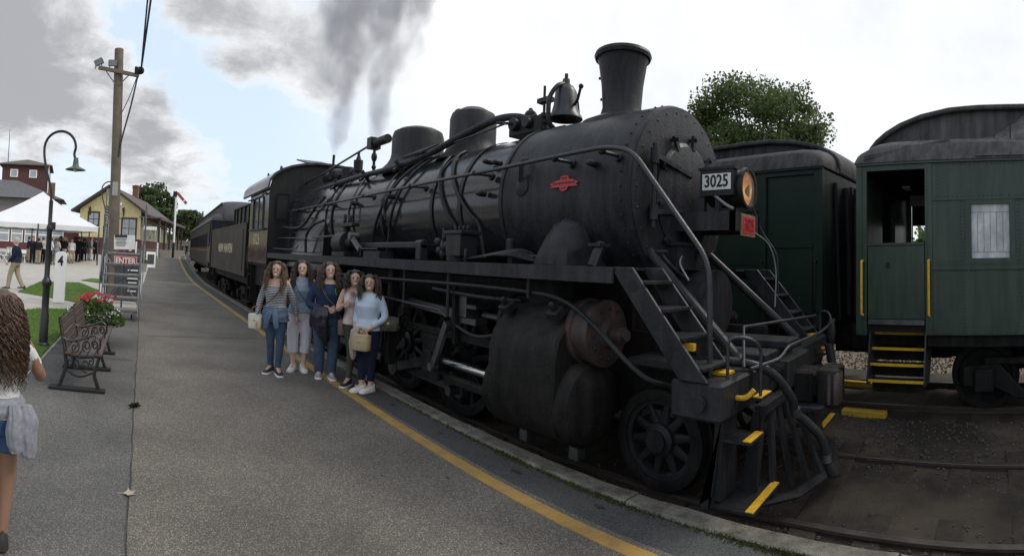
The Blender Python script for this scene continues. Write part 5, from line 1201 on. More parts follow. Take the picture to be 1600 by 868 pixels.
# white event tent
tent = thing('event_tent', 'white peaked event tent over the crowd at left', 'tent', (0, 0, 0))
A, B_, C_, D_ = [Vector(p) for p in ((-31.2, -10.6, 2.95), (-33.4, -2.95, 2.95), (-41.0, -5.0, 2.95), (-38.8, -12.7, 2.95))]
cs = [A, B_, C_, D_]; pk = Vector((-35.8, -7.3, 5.35))
M_tent = mat('white_tent_vinyl', (.66, .66, .67), .45, 0, .04, 1, .1, 2)
M_tent.node_tree.nodes['Principled BSDF'].inputs['Transmission Weight'].default_value = 0
for i in range(4):
    p, q = cs[i], cs[(i + 1) % 4]; b = MB(); n = 10; rings = []
    for j in range(n + 1):
        t = j / n; row = []
        for k in range(n + 1):
            u = k / n; e = p.lerp(q, u); v = e.lerp(pk, t); v = v + Vector((0, 0, -.16 * math.sin(PI * t))); row.append(v)
        rings.append(row)
    b.loft(rings, caps=False, closed=False); b.build('canopy_panel', M_tent, tent, fix=False)
    b = MB(); rows = []
    for z, o in ((0, 0), (-.16, .02), (-.34, .0)):
        rows.append([p.lerp(q, k / 16) + Vector((0, 0, z + (.03 * (k % 2) if z < -.2 else 0))) for k in range(17)])
    b.loft(rows, caps=False, closed=False); b.build('valance', M_tent, tent, fix=False)
    b = MB(); b.cyl(p + Vector((0, 0, -2.8)), p, .05, n=8); b.build('tent_pole', M_dsteel, tent)
    m = p.lerp(q, .5); b = MB(); b.cyl(m + Vector((0, 0, -2.8)), m, .05, n=8); b.build('tent_pole', M_dsteel, tent)
# folding chairs under the tent
def chair(x, y, z, rz, label):
    c = thing('folding_chair', label, 'chair', (x, y, z), rz, 'white chairs under the tent')
    b = MB(); b.box((0, 0, .45), (.42, .42, .03)); b.build('seat', M_white, c)
    b = MB(); b.box((.2, 0, .72), (.03, .42, .22)); b.build('backrest', M_white, c)
    for sy in (-1, 1):
        b = MB(); b.cyl((.21, sy * .2, .85), (-.18, sy * .2, 0), .015, n=6); b.build('leg', M_white, c)
        b = MB(); b.cyl((-.16, sy * .2, .45), (.2, sy * .2, 0), .015, n=6); b.build('leg', M_white, c)
CH = 'white folding chair set out under the white tent'
for i, (x, y, rz) in enumerate(((-31.6, -7.6, .4), (-32.4, -8.3, .2), (-31.2, -8.6, 2.0), (-33.6, -8.9, .1), (-32.2, -9.3, -1.2))): chair(x, y, PZ + zr(x), rz, CH)
# semaphore signal
sm = thing('semaphore_signal', 'white semaphore mast with red arm beyond the station', 'signal', (-50, 2.95, .9))
b = MB(); b.cyl((0, 0, 1.5), (0, 0, 6.2), .11, .09, n=12); b.build('mast', M_white, sm)
b = MB(); b.cyl((0, 0, 0), (0, 0, 1.5), .13, .11, n=12); b.ell((0, 0, 6.3), (.15, .15, .25), 10, 6); b.bx(-.15, .15, -.3, .05, 5.95, 6.5); b.build('mast_base', M_dark, sm)
b = MB(); b.bar((.1, .1, 6.35), (.1, 1.05, 5.35), .04, .28, (0, .7, .7)); ar = b.build('arm', mat('signal_red', (.26, .05, .05), .6), sm)
b = MB(); b.bar((.125, .74, 5.67), (.125, .82, 5.59), .012, .282, (0, .7, .7)); b.build('white_band', M_white, ar)
# distant fence boards beyond the platform end
fn = thing('board_fence', 'weathered grey board fence at the far end of the platform', 'fence', (-88, 6, .9))
for k in range(5):
    b = MB(); b.bx(-.03, .03, -2.5, 4.5, .25 + .42 * k, .55 + .42 * k); b.build('board', M_plank, fn)
for k in range(4):
    b = MB(); b.bx(-.15, -.03, -2.4 + 2.2 * k, -2.25 + 2.2 * k, 0, 2.4); b.build('post', M_plank, fn)

# ------------------------------------------------------------------ trees
def leafmat(name, c1, c2):
    m = mat(name, c1, .6, 0, .2, .7, col2=c2, detail=3); t = m.node_tree; p = t.nodes['Principled BSDF']
    tr = t.nodes.new('ShaderNodeBsdfTranslucent'); mxs = t.nodes.new('ShaderNodeMixShader'); mxs.inputs[0].default_value = .38
    t.links.new(p.inputs['Base Color'].links[0].from_socket, tr.inputs[0]); t.links.new(p.outputs[0], mxs.inputs[1]); t.links.new(tr.outputs[0], mxs.inputs[2])
    t.links.new(mxs.outputs[0], t.nodes['Material Output'].inputs['Surface'])
    return m
M_bark = mat('grey_bark', (.09, .075, .06), .9, 0, .3, 9, .5, 30)
M_leaf = leafmat('green_leaves', (.120, .160, .050), (.070, .105, .035))
M_leafd = leafmat('dark_green_leaves', (.095, .135, .050), (.055, .085, .032))
M_leafb = leafmat('hedge_leaves', (.11, .17, .04), (.06, .10, .025))
def tree(name, label, loc, H, cz, rad, nclump, nleaf, ls, m, seed, group=None, kind=None, trunk=True, cat='tree'):
    rd = random.Random(seed); t = thing(name, label, cat, loc, 0, group)
    centres = []
    for i in range(nclump):
        while True:
            v = Vector((rd.uniform(-1, 1), rd.uniform(-1, 1), rd.uniform(-1, 1)))
            if .45 < v.length < 1: break
        k = rd.uniform(.75, 1.0)
        c = Vector((v.x * rad[0] * k, v.y * rad[1] * k, cz + v.z * rad[2] * k)); centres.append((c, rd.uniform(.5, 1.3)))
    V = []; Fs = []
    sg = (rad[0] + rad[1] + rad[2]) / 3 * .15
    for i in range(nleaf):
        c, s = centres[rd.randrange(nclump)]
        gg = lambda: max(-1.7, min(1.7, rd.gauss(0, 1)))
        p = c + Vector((gg() * sg * s, gg() * sg * s, gg() * sg * s * .75))
        n = Vector((rd.gauss(0, 1), rd.gauss(0, 1), rd.gauss(.6, 1))).normalized(); u = n.orthogonal().normalized(); u = Quaternion(n, rd.uniform(0, 6.3)) @ u; w = n.cross(u)
        a = ls * rd.uniform(.6, 1.3); o = len(V)
        V += [p - u * a * .5, p + w * a * .36 + u * a * .05, p + u * a * .6, p - w * a * .36 + u * a * .05]; Fs.append((o, o + 1, o + 2, o + 3))
    me = bpy.data.meshes.new('crown'); me.from_pydata([tuple(v) for v in V], [], Fs); obj('crown', me, m, t)
    if trunk:
        b = MB(); b.tube(crv([(0, 0, -.3), (rad[0] * .03, 0, cz * .4), (0, rad[1] * .03, cz * .75), (0, 0, cz)]), [H * .028 * (1 - .045 * k) for k in range(19)], 10)
        for c, s in centres[:min(nclump, 26)]:
            z0 = cz * rd.uniform(.45, .85); b.tube(crv([(0, 0, z0), (c.x * .45, c.y * .45, z0 + (c.z - z0) * .35), tuple(c)], 4), [H * .010 * (1 - .09 * k) for k in range(9)], 5)
        b.build('trunk', M_bark, t)
    return t
tree('maple_tree', 'broad green maple tree rising behind the green coach roof', (-9.5, 24.2, -.1), 12.6, 9.0, (3.5, 3.3, 3.0), 70, 40000, .165, M_leaf, 21)
tree('leafy_tree', 'tall green tree behind the station roof', (-95, 1.5, .6), 13.5, 8.6, (4.4, 4.4, 4.6), 60, 15000, .55, M_leafd, 22, 'trees beyond the station')
tree('leafy_tree', 'smaller dark green tree near the far end of the train', (-100, 8.0, .6), 9.5, 6.0, (4.2, 3.4, 3.6), 50, 12000, .5, M_leafd, 23, 'trees beyond the station')
tree('leafy_tree', 'green tree top peeping between the two green coaches', (-3.9, 18.5, -.1), 4.6, 3.2, (1.3, 1.1, 1.3), 22, 3500, .13, M_leaf, 24)
for i, (x, y, r, h) in enumerate(((-3.6, 17.5, 1.5, 4.0), (-1.4, 17.0, 1.6, 3.8), (1.0, 16.6, 1.5, 4.0))):
    tree('shrub', ('bright green shrub seen through the coach door, left one', 'bright green shrub seen through the middle of the coach door', 'bright green shrub at the right edge of the coach door view')[i], (x, y, -.1), h, h * .5, (r, r * .8, h * .5), 46, 11000, .16, M_leafb, 40 + i, 'shrubs beyond the coaches', trunk=False, cat='shrub')
# far woods closing the horizon
rd = random.Random(77); V = []; Fs = []
for i in range(52000):
    a = rd.uniform(-175, 60); 
    if -62 < a < -40 and rd.random() < .0: continue
    Rr = rd.uniform(150, 185); h = 5.5 + 2.5 * math.sin(a * .35) + 1.6 * math.sin(a * 1.1 + 1) + 1.0 * math.sin(a * 2.7)
    z = rd.uniform(0, 1) ** .8 * h
    p = Vector((math.sin(R(a)) * Rr, math.cos(R(a)) * Rr, z - .2)); n = Vector((rd.gauss(0, 1), rd.gauss(0, 1), rd.gauss(.5, 1))).normalized(); u = n.orthogonal().normalized(); w = n.cross(u); s = rd.uniform(.8, 1.8); o = len(V)
    V += [tuple(p - u * s * .5), tuple(p + w * s * .4), tuple(p + u * s * .6), tuple(p - w * s * .4)]; Fs.append((o, o + 1, o + 2, o + 3))
me = bpy.data.meshes.new('far_woods'); me.from_pydata(V, [], Fs); tag(obj('far_woods', me, M_leafd), 'far belt of woods along the horizon', 'woods', kind='stuff')
# ------------------------------------------------------------------ street furniture
M_iron = mat('black_cast_iron', (.014, .014, .015), .4, 0, .2, 10, .1, 40)
M_copper = mat('verdigris_enamel', (.10, .19, .14), .5, 0, .2, 8)
def gooseneck(label, x, y, z, rz, sc=1.0, lightside=1):
    l = thing('street_lamp', label, 'street lamp', (x, y, z), rz)
    b = MB(); b.lathe([(.10, 0), (.10, .03), (.075, .06), (.07, .5), (.06, .52), (.06, .95), (.085, 1.0), (.085, 1.04), (.06, 1.08), (.045, 1.12), (.045, 1.85), (.055, 1.87), (.055, 1.92), (.034, 1.96), (.034, 2.35)], (0, 0, 0), (0, 0, 1), 20); b.build('post', M_iron, l)
    b = MB(); pts = [(0, 0, 2.33), (0, -.02, 2.55), (0, -.10, 2.80), (0, -.16, 3.05)]
    for k in range(11):
        a = PI - PI * 1.12 * k / 10; pts.append((0, .10 + .27 * math.cos(a) , 3.20 + .27 * math.sin(a)))
    pts.append((0, .385, 2.98)); b.tube(crv(pts, 3), .022, 8); b.build('gooseneck', M_iron, l)
    b = MB(); b.lathe([(.0, .12), (.035, .12), (.045, .05), (.05, .0), (.06, -.02), (.16, -.065), (.165, -.075), (.15, -.07), (.05, -.03)], (0, .385, 2.92), (0, 0, 1), 24); sh = b.build('lamp_shade', M_copper, l)
    b = MB(); b.ell((0, .385, 2.86), (.035, .035, .05), 10, 6); b.build('bulb', mat('unlit_bulb', (.7, .68, .6), .3), sh)
    b = MB(); b.bx(-.03, .03, .03, .09, 1.88, 2.0); b.build('socket_box', M_iron, l)
    l.scale = (sc, sc, sc); return l
gooseneck('black gooseneck street lamp with green shade beside the bench', -8.15, -1.52, PZ, -.2, 1.0)
gooseneck('distant gooseneck lamp half hidden behind the utility pole', -22.5, -1.75, PZ, -.25, 1.28)
b = MB(); b.prism([(.30 * math.cos(2 * PI * k / 20), .13 * math.sin(2 * PI * k / 20)) for k in range(20)], lambda a, c, d: (d, a, c), -.02, .02); sg = b.build('station_sign', M_white); sg.location = (-22.3, -1.30, 3.66); sg.rotation_euler = (0, 0, -.06); tag(sg, 'small oval white station name sign hanging by the distant lamp', 'sign')
b = MB(); b.tube([(.0, .30 * math.cos(2 * PI * k / 20), .13 * math.sin(2 * PI * k / 20)) for k in range(20)], .02, 5, closed=True); b.build('sign_rim', mat('sign_navy', (.03, .04, .09), .5), sg)
text('sign_lettering', 'ESSEX', .2, MATS['sign_navy'], sg, (.024, 0, 0), (R(90), 0, R(90)), .003, sx=.8, bold=.006)

# utility pole with cross arm, floodlights and wires
up_ = thing('utility_pole', 'tall weathered wooden utility pole with floodlights on its cross arm', 'utility pole', (-17, -1.0, PZ))
M_pole = mat('weathered_pole_wood', (.20, .165, .13), .9, 0, .3, 3, .5, 30, .2, col2=(.12, .10, .08), detail=9)
b = MB(); b.tube([(0, .04, -.1), (0, 0, 2), (0, -.07, 5), (0, -.17, 8.2)], [.19, .18, .165, .15], 18); b.build('pole', M_pole, up_)
b = MB(); b.bar((.2, -.80, 7.50), (.2, .55, 7.28), .09, .11); b.build('cross_arm', M_pole, up_)
for s in (-1, 1):
    b = MB(); b.bar((.18, -.15 + s * .05, 6.95), (.2, -.12 + s * .42, 7.38), .02, .035); b.build('arm_brace', M_dsteel, up_)
for (y, z, rx) in ((-.80, 7.68, .5), (-.33, 7.66, 0)):
    b = MB(); rot = Matrix.Rotation(rx, 3, 'X') @ Matrix.Rotation(R(25), 3, 'Y'); b.box((.22, y, z), (.16, .30, .20), rot); f = b.build('floodlight', M_dsteel, up_, bevel=.02)
    b = MB(); b.box((.22 + .085, y, z - .03), (.01, .26, .16), rot); b.build('lens', M_pane, f)
    b = MB(); b.bar((.22, y - .1, 7.44), (.22, y - .1, z), .03, .02, (1, 0, 0)); b.bar((.22, y + .1, 7.44), (.22, y + .1, z), .03, .02, (1, 0, 0)); b.build('mount', M_dsteel, f)
b = MB(); b.ell((.22, .58, 7.45), (.10, .14, .13), 10, 8); b.cyl((.22, .45, 7.34), (.22, .45, 7.56), .06, n=10); b.build('insulator_block', M_dark, up_)
b = MB(); b.bx(.165, .185, -.12, .06, 3.3, 3.75); b.build('tag_plate', mat('galvanised', (.35, .35, .34), .5, .5), up_)
M_wire = mat('black_cable', (.02, .02, .02), .6)
w0 = Vector((-16.8, -.40, 7.6))
for i, (e, r, dy) in enumerate((((6.0, 1.2, 16.0), .032, 0), ((5.2, -.4, 16.9), .028, .22))):
    pts = [w0.lerp(Vector(e), t / 14) + Vector((0, dy * min(1, t / 3), -1.6 * math.sin(PI * t / 14) * .6)) for t in range(15)]
    b = MB(); b.tube(pts, r, 6); o = b.build('overhead_cable', M_wire); tag(o, ('thick overhead cable running up from the pole, lower of two', 'overhead cable running up from the pole, upper of two')[i], 'cable', 'overhead cables')
b = MB(); b.tube(crv([(.22, .52, 7.35), (.20, .34, 6.3), (.16, .1, 5.2), (.15, .02, 4.6)]), .03, 6); b.build('drop_cable', M_wire, up_)
b = MB(); b.tube(crv([(.22, .50, 7.30), (.20, .28, 6.6), (.16, .05, 6.05)]), .015, 6); b.build('drop_cable', M_wire, up_)

# bench: slatted seat and back on scrolled iron frames
bn = thing('park_bench', 'slatted park bench with scrolled black iron arms beside the walk', 'bench', (-6.9, -.66, PZ - .006)); bn.scale = (1, .76, 1)
M_slat = mat('brown_bench_slat', (.085, .058, .048), .6, 0, .25, 5, .15, 40, col2=(.055, .038, .032))
def prof_back(t): return (-.22 - .10 * t, .44 + .36 * t)
for k in range(4):                           # back boards
    t = .16 + .25 * k; y, z = prof_back(t); b = MB(); b.box((0, y - .0, z), (2.10, .022, .085), Matrix.Rotation(R(16), 3, 'X')); b.build('back_slat', M_slat, bn, bevel=.005)
for k in range(5):
    y = -.17 + .115 * k; b = MB(); b.box((0, y, .425 - .012 * math.sin(PI * k / 4)), (2.12, .098, .03)); b.build('seat_slat', M_slat, bn, bevel=.005)
def scroll(b, c, r0, r1, a0, turns, x):
    pts = []
    n = int(14 * abs(turns)) + 4
    for k in range(n + 1):
        t = k / n; a = a0 + 2 * PI * turns * t; r = r0 + (r1 - r0) * t; pts.append((x, c[0] + r * math.cos(a), c[1] + r * math.sin(a)))
    b.tube(pts, .010, 6)
for x in (-1.05, 0.0, 1.03):
    f = thing('x', '', '') if False else None
    b = MB()
    b.tube(crv([(x, -.34, .83), (x, -.31, .72), (x, -.24, .50), (x, -.22, .40), (x, -.20, .28), (x, -.26, .10), (x, -.30, .03)]), [(.016, .028)] * 37, 8)
    b.tube(crv([(x, .30, .41), (x, .27, .30), (x, .24, .20), (x, .28, .10), (x, .32, .03)]), [(.016, .026)] * 25, 8)
    b.tube(crv([(x, -.22, .41), (x, .0, .385), (x, .30, .41)]), .016, 8)
    b.tube(crv([(x, -.22, .24), (x, .0, .16), (x, .24, .22)]), .012, 6)
    fr = b.build('bench_frame', M_iron, bn)
    b = MB(); b.tube(crv([(x, -.27, .60), (x, -.15, .565), (x, .05, .60), (x, .20, .645), (x, .29, .61), (x, .31, .53), (x, .27, .47), (x, .30, .42)]), [(.013, .024)] * 43, 8); b.build('arm_rest', M_iron, fr)
    b = MB(); scroll(b, (-.08, .49), .015, .085, 0, 1.4, x); scroll(b, (.10, .52), .015, .07, 2, 1.4, x); scroll(b, (.22, .53), .012, .055, 1, 1.3, x); scroll(b, (-.05, .29), .015, .07, 1, 1.4, x); scroll(b, (.10, .29), .015, .075, 2.5, 1.4, x); scroll(b, (.18, .34), .01, .045, 0, 1.2, x); scroll(b, (-.14, .33), .01, .05, 0, 1.2, x); b.build('scrollwork', M_iron, fr)
    b = MB(); b.bx(x - .06, x + .06, -.44, .42, 0.004, .035); b.build('skid_board', M_dark, fr, bevel=.005)
# planter and its flowers
pl = thing('planter', 'square concrete planter beyond the bench', 'planter', (-8.72, -.78, PZ - .006))
b = MB(); b.loft([[(-.30 * k, -.30 * k, z), (.30 * k, -.30 * k, z), (.30 * k, .30 * k, z), (-.30 * k, .30 * k, z)] for k, z in ((.86, 0), (.95, .42), (1.08, .44), (1.08, .52), (.98, .52), (.96, .46))]); b.build('tub', mat('pale_concrete', (.36, .34, .31), .9, 0, .2, 6, .3, 40), pl)
fl = thing('flowering_plant', 'red geraniums and trailing white blooms in the concrete planter', 'flowers', (-8.72, -.78, PZ + .46))
rf_ = random.Random(14); V = []; Fs = []
for i in range(5200):
    a = rf_.uniform(0, 2 * PI); r = .58 * rf_.random() ** .5; z = .30 * (1 - (r / .56) ** 2) * rf_.uniform(.3, 1) + (-.10 * rf_.random() if r > .36 else 0)
    p = Vector((r * math.cos(a), r * math.sin(a) * .92, z)); n = Vector((rf_.gauss(0, 1), rf_.gauss(0, 1), rf_.gauss(1, 1))).normalized(); u = n.orthogonal().normalized(); w = n.cross(u); s = rf_.uniform(.02, .045); o = len(V)
    V += [tuple(p - u * s), tuple(p + w * s * .7), tuple(p + u * s), tuple(p - w * s * .7)]; Fs.append((o, o + 1, o + 2, o + 3))
me = bpy.data.meshes.new('leaves'); me.from_pydata(V, [], Fs); obj('leaves', me, M_leafb, fl)['kind'] = 'stuff'
M_ger = mat('geranium_red', (.46, .030, .042), .55, 0, .25, 30); M_wfl = mat('white_petal', (.80, .80, .76), .6)
def bloom(name, m, p, s, n):
    b = MB()
    for k in range(n):
        d = Vector((rf_.gauss(0, 1), rf_.gauss(0, 1), abs(rf_.gauss(.3, 1)))).normalized(); u = d.orthogonal().normalized() * s * .55; w = d.cross(u).normalized() * s * .55; c = Vector(p) + d * s * .6
        b.add([c - u, c + w, c + u, c - w], [(0, 1, 2, 3)])
    b.build(name, m, fl, fix=False)
for i in range(38):
    a = rf_.uniform(0, 2 * PI); r = .40 * rf_.random() ** .5; bloom('red_bloom', M_ger, (r * math.cos(a) * 1.0 + .02, r * math.sin(a) + .02, .26 * (1 - (r / .6) ** 2) + rf_.uniform(.06, .16)), rf_.uniform(.032, .05), 16)
for i in range(70):
    a = rf_.uniform(-1.5, 2.6); r = rf_.uniform(.38, .54); bloom('white_bloom', M_wfl, (r * math.cos(a), r * math.sin(a) * .92, rf_.uniform(-.12, .14)), rf_.uniform(.014, .024), 7)
# white post with the figure 4
po = thing('number_post', 'white post with arched top and black figure 4 on the lawn', 'post', (-14, -2.24, PZ), R(0))
b = MB(); P = [(-.155, 0), (.155, 0), (.155, 1.32)] + [(.155 * math.cos(PI * k / 8), 1.32 + .10 * math.sin(PI * k / 8)) for k in range(1, 8)] + [(-.155, 1.32)]
b.prism(P, lambda a, c, d: (d, a, c), -.06, .06); b.build('board', M_white, po, bevel=.006)
text('figure', '4', .36, M_dark, po, (.062, 0, 1.15), (R(90), 0, R(90)), .003, sx=.85, bold=.012)
# rolling boarding stairs with ENTER sign
rs = thing('rolling_stairs', 'grey metal rolling boarding stairs with red ENTER sign', 'stairs', (-11.55, -.48, PZ - .004))
M_galv = mat('galvanised_tube', (.16, .165, .17), .5, .5, .2, 10); M_tread = mat('grey_tread_board', (.23, .215, .195), .85, 0, .2, 8, .2, 40)
M_gate = mat('dark_gate_mesh', (.03, .035, .042), .6, 0, .2, 8)
NT = 6
for k in range(NT):
    z = .25 + .25 * k; x = -.05 - .24 * k; dpt = .24 if k < NT - 1 else .75
    b = MB(); b.bx(x - dpt, x, -.42, .42, z - .028, z); b.build('tread', M_tread, rs)
    b = MB(); b.tube([(x - .01, -.43, z - .05), (x - .01, .43, z - .05)], .016, 6); b.build('cross_bar', M_galv, rs)
for s in (-1, 1):
    b = MB(); b.tube([(.0, s * .43, .05), (-1.28, s * .43, 1.48)], .02, 8); b.build('stringer', M_galv, rs)
    b = MB(); b.tube([(-1.25, s * .43, .08), (-1.25, s * .43, 1.5)], .02, 8); b.tube([(-1.95, s * .43, .08), (-1.95, s * .43, 1.5)], .02, 8); b.tube([(.05, s * .43, .10), (-1.95, s * .43, .10)], .02, 8); b.build('leg', M_galv, rs)
    b = MB(); b.tube(fillet([(.02, s * .45, .15), (.03, s * .46, 1.05), (-.25, s * .46, 1.35), (-1.20, s * .45, 2.42), (-1.95, s * .45, 2.42), (-1.95, s * .45, 1.5)], .12), .013, 8); b.build('handrail', M_galv, rs)
    for x in (-.45, -.95):
        b = MB(); b.tube([(x, s * .44, .45 - x), (x, s * .455, 1.28 - x * .98)], .014, 6); b.build('baluster', M_galv, rs)
b = MB(); b.tube([(-.9, -.42, .3), (-1.22, .42, 1.4)], .014, 6); b.tube([(-.9, .42, .3), (-1.22, -.42, 1.4)], .014, 6); b.build('cross_brace', M_galv, rs)
b = MB(); b.tube([(-1.93, -.42, .15), (-1.93, .42, 1.45)], .014, 6); b.tube([(-1.93, .42, .15), (-1.93, -.42, 1.45)], .014, 6); b.build('cross_brace', M_galv, rs)
gt = MB(); gt.tube(fillet([(-1.2, -.50, 1.5), (-1.2, -.50, 3.05), (-1.62, -.46, 3.12), (-1.62, -.46, 1.5)], .08), .015, 8); gate = gt.build('side_gate', M_galv, rs)
for k in range(15):
    b = MB(); b.box((-1.40, -.48, 1.60 + .075 * k), (.40, .02, .045)); b.build('gate_slat', M_gate, gate)
b = MB(); b.tube(fillet([(.06, .50, .5), (-1.1, .52, 1.7), (-1.1, .52, 2.75), (-1.45, .5, 2.75), (-1.45, .5, 1.5)], .08), .014, 8); b.build('tall_post', M_galv, rs)
for s in (-1, 1):
    b = MB(); b.lathe([(0, -.02), (.055, -.02), (.055, .02), (0, .02)], (-.25, s * .3, .06), (0, 1, 0), 14); b.build('castor', M_dark, rs)
en = thing('enter_sign', 'red ENTER sign with white letters hung on the boarding stairs', 'sign', (-12.70, -.42, PZ + 1.30))
b = MB(); b.bx(-.01, .01, -.29, .29, -.125, .125); b.build('sign_board', mat('sign_red', (.45, .018, .03), .4, 0, .08, 6), en)
b = MB(); 
for (y0, y1, z0, z1) in ((-.28, .28, .105, .115), (-.28, .28, -.115, -.105), (-.28, -.27, -.105, .105), (.27, .28, -.105, .105)): b.bx(.0101, .014, y0, y1, z0, z1)
b.build('sign_border', M_white, en)
text('sign_lettering', 'ENTER', .205, M_white, en, (.012, 0, 0), (R(90), 0, R(90)), .003, sx=.82, bold=.006)
wb_ = thing('notice_sign', 'white printed notice board tied above the boarding stairs', 'sign', (-13.6, -.50, PZ + 1.77))
b = MB(); b.box((0, 0, 0), (.02, .56, .38), Matrix.Rotation(R(3), 3, 'X')); b.build('board', M_white, wb_)
b = MB(); b.box((.012, -.1, .155), (.006, .33, .075), Matrix.Rotation(R(3), 3, 'X')); b.build('header_band', mat('sign_ink', (.03, .03, .05), .6), wb_)
for k in range(6):
    b = MB(); b.box((.012, -.10 + .012 * (k % 2), .085 - .036 * k), (.004, .30 - .03 * (k % 3), .014), Matrix.Rotation(R(3), 3, 'X')); b.build('print_line', MATS['sign_ink'], wb_)
b = MB(); b.cyl((-.02, .0, -1.75), (-.02, .0, .1), .025, n=8); b.build('stake', M_galv, wb_)
# A-frame board and a tub by the platform; dark notice easel behind the stairs
af = thing('a_frame_sign', 'white folding A-frame board standing on the platform', 'sign', (-34, .55, PZ + zr(-34)), 0)
for s in (-1, 1):
    b = MB(); b.box((s * .16, 0, .52), (.03, .62, 1.06), Matrix.Rotation(-s * R(14), 3, 'Y')); pn = b.build('panel', M_white, af)
    b = MB(); b.box((s * .16 + s * .02, 0, .55), (.012, .44, .66), Matrix.Rotation(-s * R(14), 3, 'Y')); b.build('panel_face', mat('chalk_dark', (.05, .05, .055), .8), pn)
tb = thing('flower_tub', 'grey tub planted with greenery beside the A-frame board', 'planter', (-31, .0, PZ + zr(-31)))
b = MB(); b.lathe([(.24, 0), (.32, .5), (.34, .52), (.30, .52), (.28, .45), (0, .45)], (0, 0, 0), (0, 0, 1), 16); b.build('tub', MATS['pale_concrete'], tb)
V = []; Fs = []
for i in range(500):
    p = Vector((rf_.gauss(0, .16), rf_.gauss(0, .16), .5 + abs(rf_.gauss(0, .16)))); n = Vector((rf_.gauss(0, 1), rf_.gauss(0, 1), 1)).normalized(); u = n.orthogonal().normalized(); w = n.cross(u); s = .05; o = len(V); V += [tuple(p - u * s), tuple(p + w * s), tuple(p + u * s), tuple(p - w * s)]; Fs.append((o, o + 1, o + 2, o + 3))
me = bpy.data.meshes.new('greenery'); me.from_pydata(V, [], Fs); obj('greenery', me, M_leafb, tb)['kind'] = 'stuff'
es = thing('notice_easel', 'dark notice board with white lines behind the boarding stairs', 'sign', (-15.0, -.42, PZ - .01))
b = MB(); b.box((0, 0, .62), (.04, .75, 1.1), Matrix.Rotation(-R(8), 3, 'Y')); b.build('board', mat('chalk_dark', (.05, .05, .055), .8), es)
for k in range(6):
    b = MB(); b.box((.06 - .13 * (.98 - .12 * k - .62), .16, .98 - .12 * k), (.004, .30 - .05 * (k % 2), .035), Matrix.Rotation(-R(8), 3, 'Y')); b.build('print_line', M_white, es)
# ------------------------------------------------------------------ people: continuous remeshed bodies, clothes as children
from mathutils import noise as mnoise
def remesh(b, voxel, smooth=5, wrinkle=0.0, wscale=14.0, seed=0.0, stretch=(1, 1, .45)):
    me = bpy.data.meshes.new('tmp'); me.from_pydata(b.v, [], b.f)
    bm = bmesh.new(); bm.from_mesh(me); bmesh.ops.recalc_face_normals(bm, faces=bm.faces); bm.to_mesh(me); bm.free()
    o = bpy.data.objects.new('tmp', me); COL.objects.link(o)
    m = o.modifiers.new('r', 'REMESH'); m.mode = 'VOXEL'; m.voxel_size = voxel
    s = o.modifiers.new('s', 'SMOOTH'); s.factor = .5; s.iterations = smooth
    dg = bpy.context.evaluated_depsgraph_get(); dg.update()
    r = bpy.data.meshes.new_from_object(o.evaluated_get(dg)); bpy.data.objects.remove(o)
    if wrinkle:
        n = len(r.vertices); co = np.empty(n * 3, 'f'); no = np.empty(n * 3, 'f'); r.vertices.foreach_get('co', co); r.vertices.foreach_get('normal', no)
        co = co.reshape(-1, 3); no = no.reshape(-1, 3); d = np.empty(n)
        for i in range(n):
            p = co[i]; d[i] = mnoise.noise((p[0] * wscale * stretch[0] + seed, p[1] * wscale * stretch[1], p[2] * wscale * stretch[2])) + .5 * mnoise.noise((p[0] * wscale * 2.3, p[1] * wscale * 2.3 + seed, p[2] * wscale * 1.6))
        co += no * (d[:, None] * wrinkle); r.vertices.foreach_set('co', co.reshape(-1))
    r.polygons.foreach_set('use_smooth', [True] * len(r.polygons)); r.update()
    return r
def oval(c, rx, ry, n=16, e=2.0, tilt=0):
    pts = []
    for k in range(n):
        a = 2 * PI * k / n; ca, sa = math.cos(a), math.sin(a)
        x = rx * math.copysign(abs(ca) ** (2 / e), ca); y = ry * math.copysign(abs(sa) ** (2 / e), sa)
        pts.append((c[0] + x, c[1] + y, c[2] + tilt * y))
    return pts
SKIN = {'tan': (.52, .325, .24), 'fair': (.60, .40, .31), 'olive': (.47, .295, .21), 'deep': (.29, .165, .108)}
def skinmat(k):
    m = mat('skin_' + k, SKIN[k], .5, 0, .06, 8, spec=.4); m.node_tree.nodes['Principled BSDF'].inputs['Subsurface Weight'].default_value = .08
    m.node_tree.nodes['Principled BSDF'].inputs['Subsurface Scale'].default_value = .02
    return m
def cloth(name, col, var=.12, scale=18, rough=.85, col2=None, bump=.15): return mat(name, col, rough, 0, var, scale, bump, 160, .2, col2=col2)
def stripes(name, c1, c2, freq, thr=.62):
    if name in MATS: return MATS[name]
    m = mat(name, c1, .85, 0, .05, 10); t = m.node_tree; b = t.nodes['Principled BSDF']
    tcn = t.nodes.new('ShaderNodeTexCoord'); sp_ = t.nodes.new('ShaderNodeSeparateXYZ'); t.links.new(tcn.outputs['Object'], sp_.inputs[0])
    ma = t.nodes.new('ShaderNodeMath'); ma.operation = 'MULTIPLY'; ma.inputs[1].default_value = freq; t.links.new(sp_.outputs[2], ma.inputs[0])
    fr = t.nodes.new('ShaderNodeMath'); fr.operation = 'FRACT'; t.links.new(ma.outputs[0], fr.inputs[0])
    rp = t.nodes.new('ShaderNodeValToRGB'); rp.color_ramp.interpolation = 'CONSTANT'; rp.color_ramp.elements[0].color = (*c1, 1); rp.color_ramp.elements[1].position = thr; rp.color_ramp.elements[1].color = (*c2, 1)
    t.links.new(fr.outputs[0], rp.inputs[0]); t.links.new(rp.outputs[0], b.inputs['Base Color']); return m
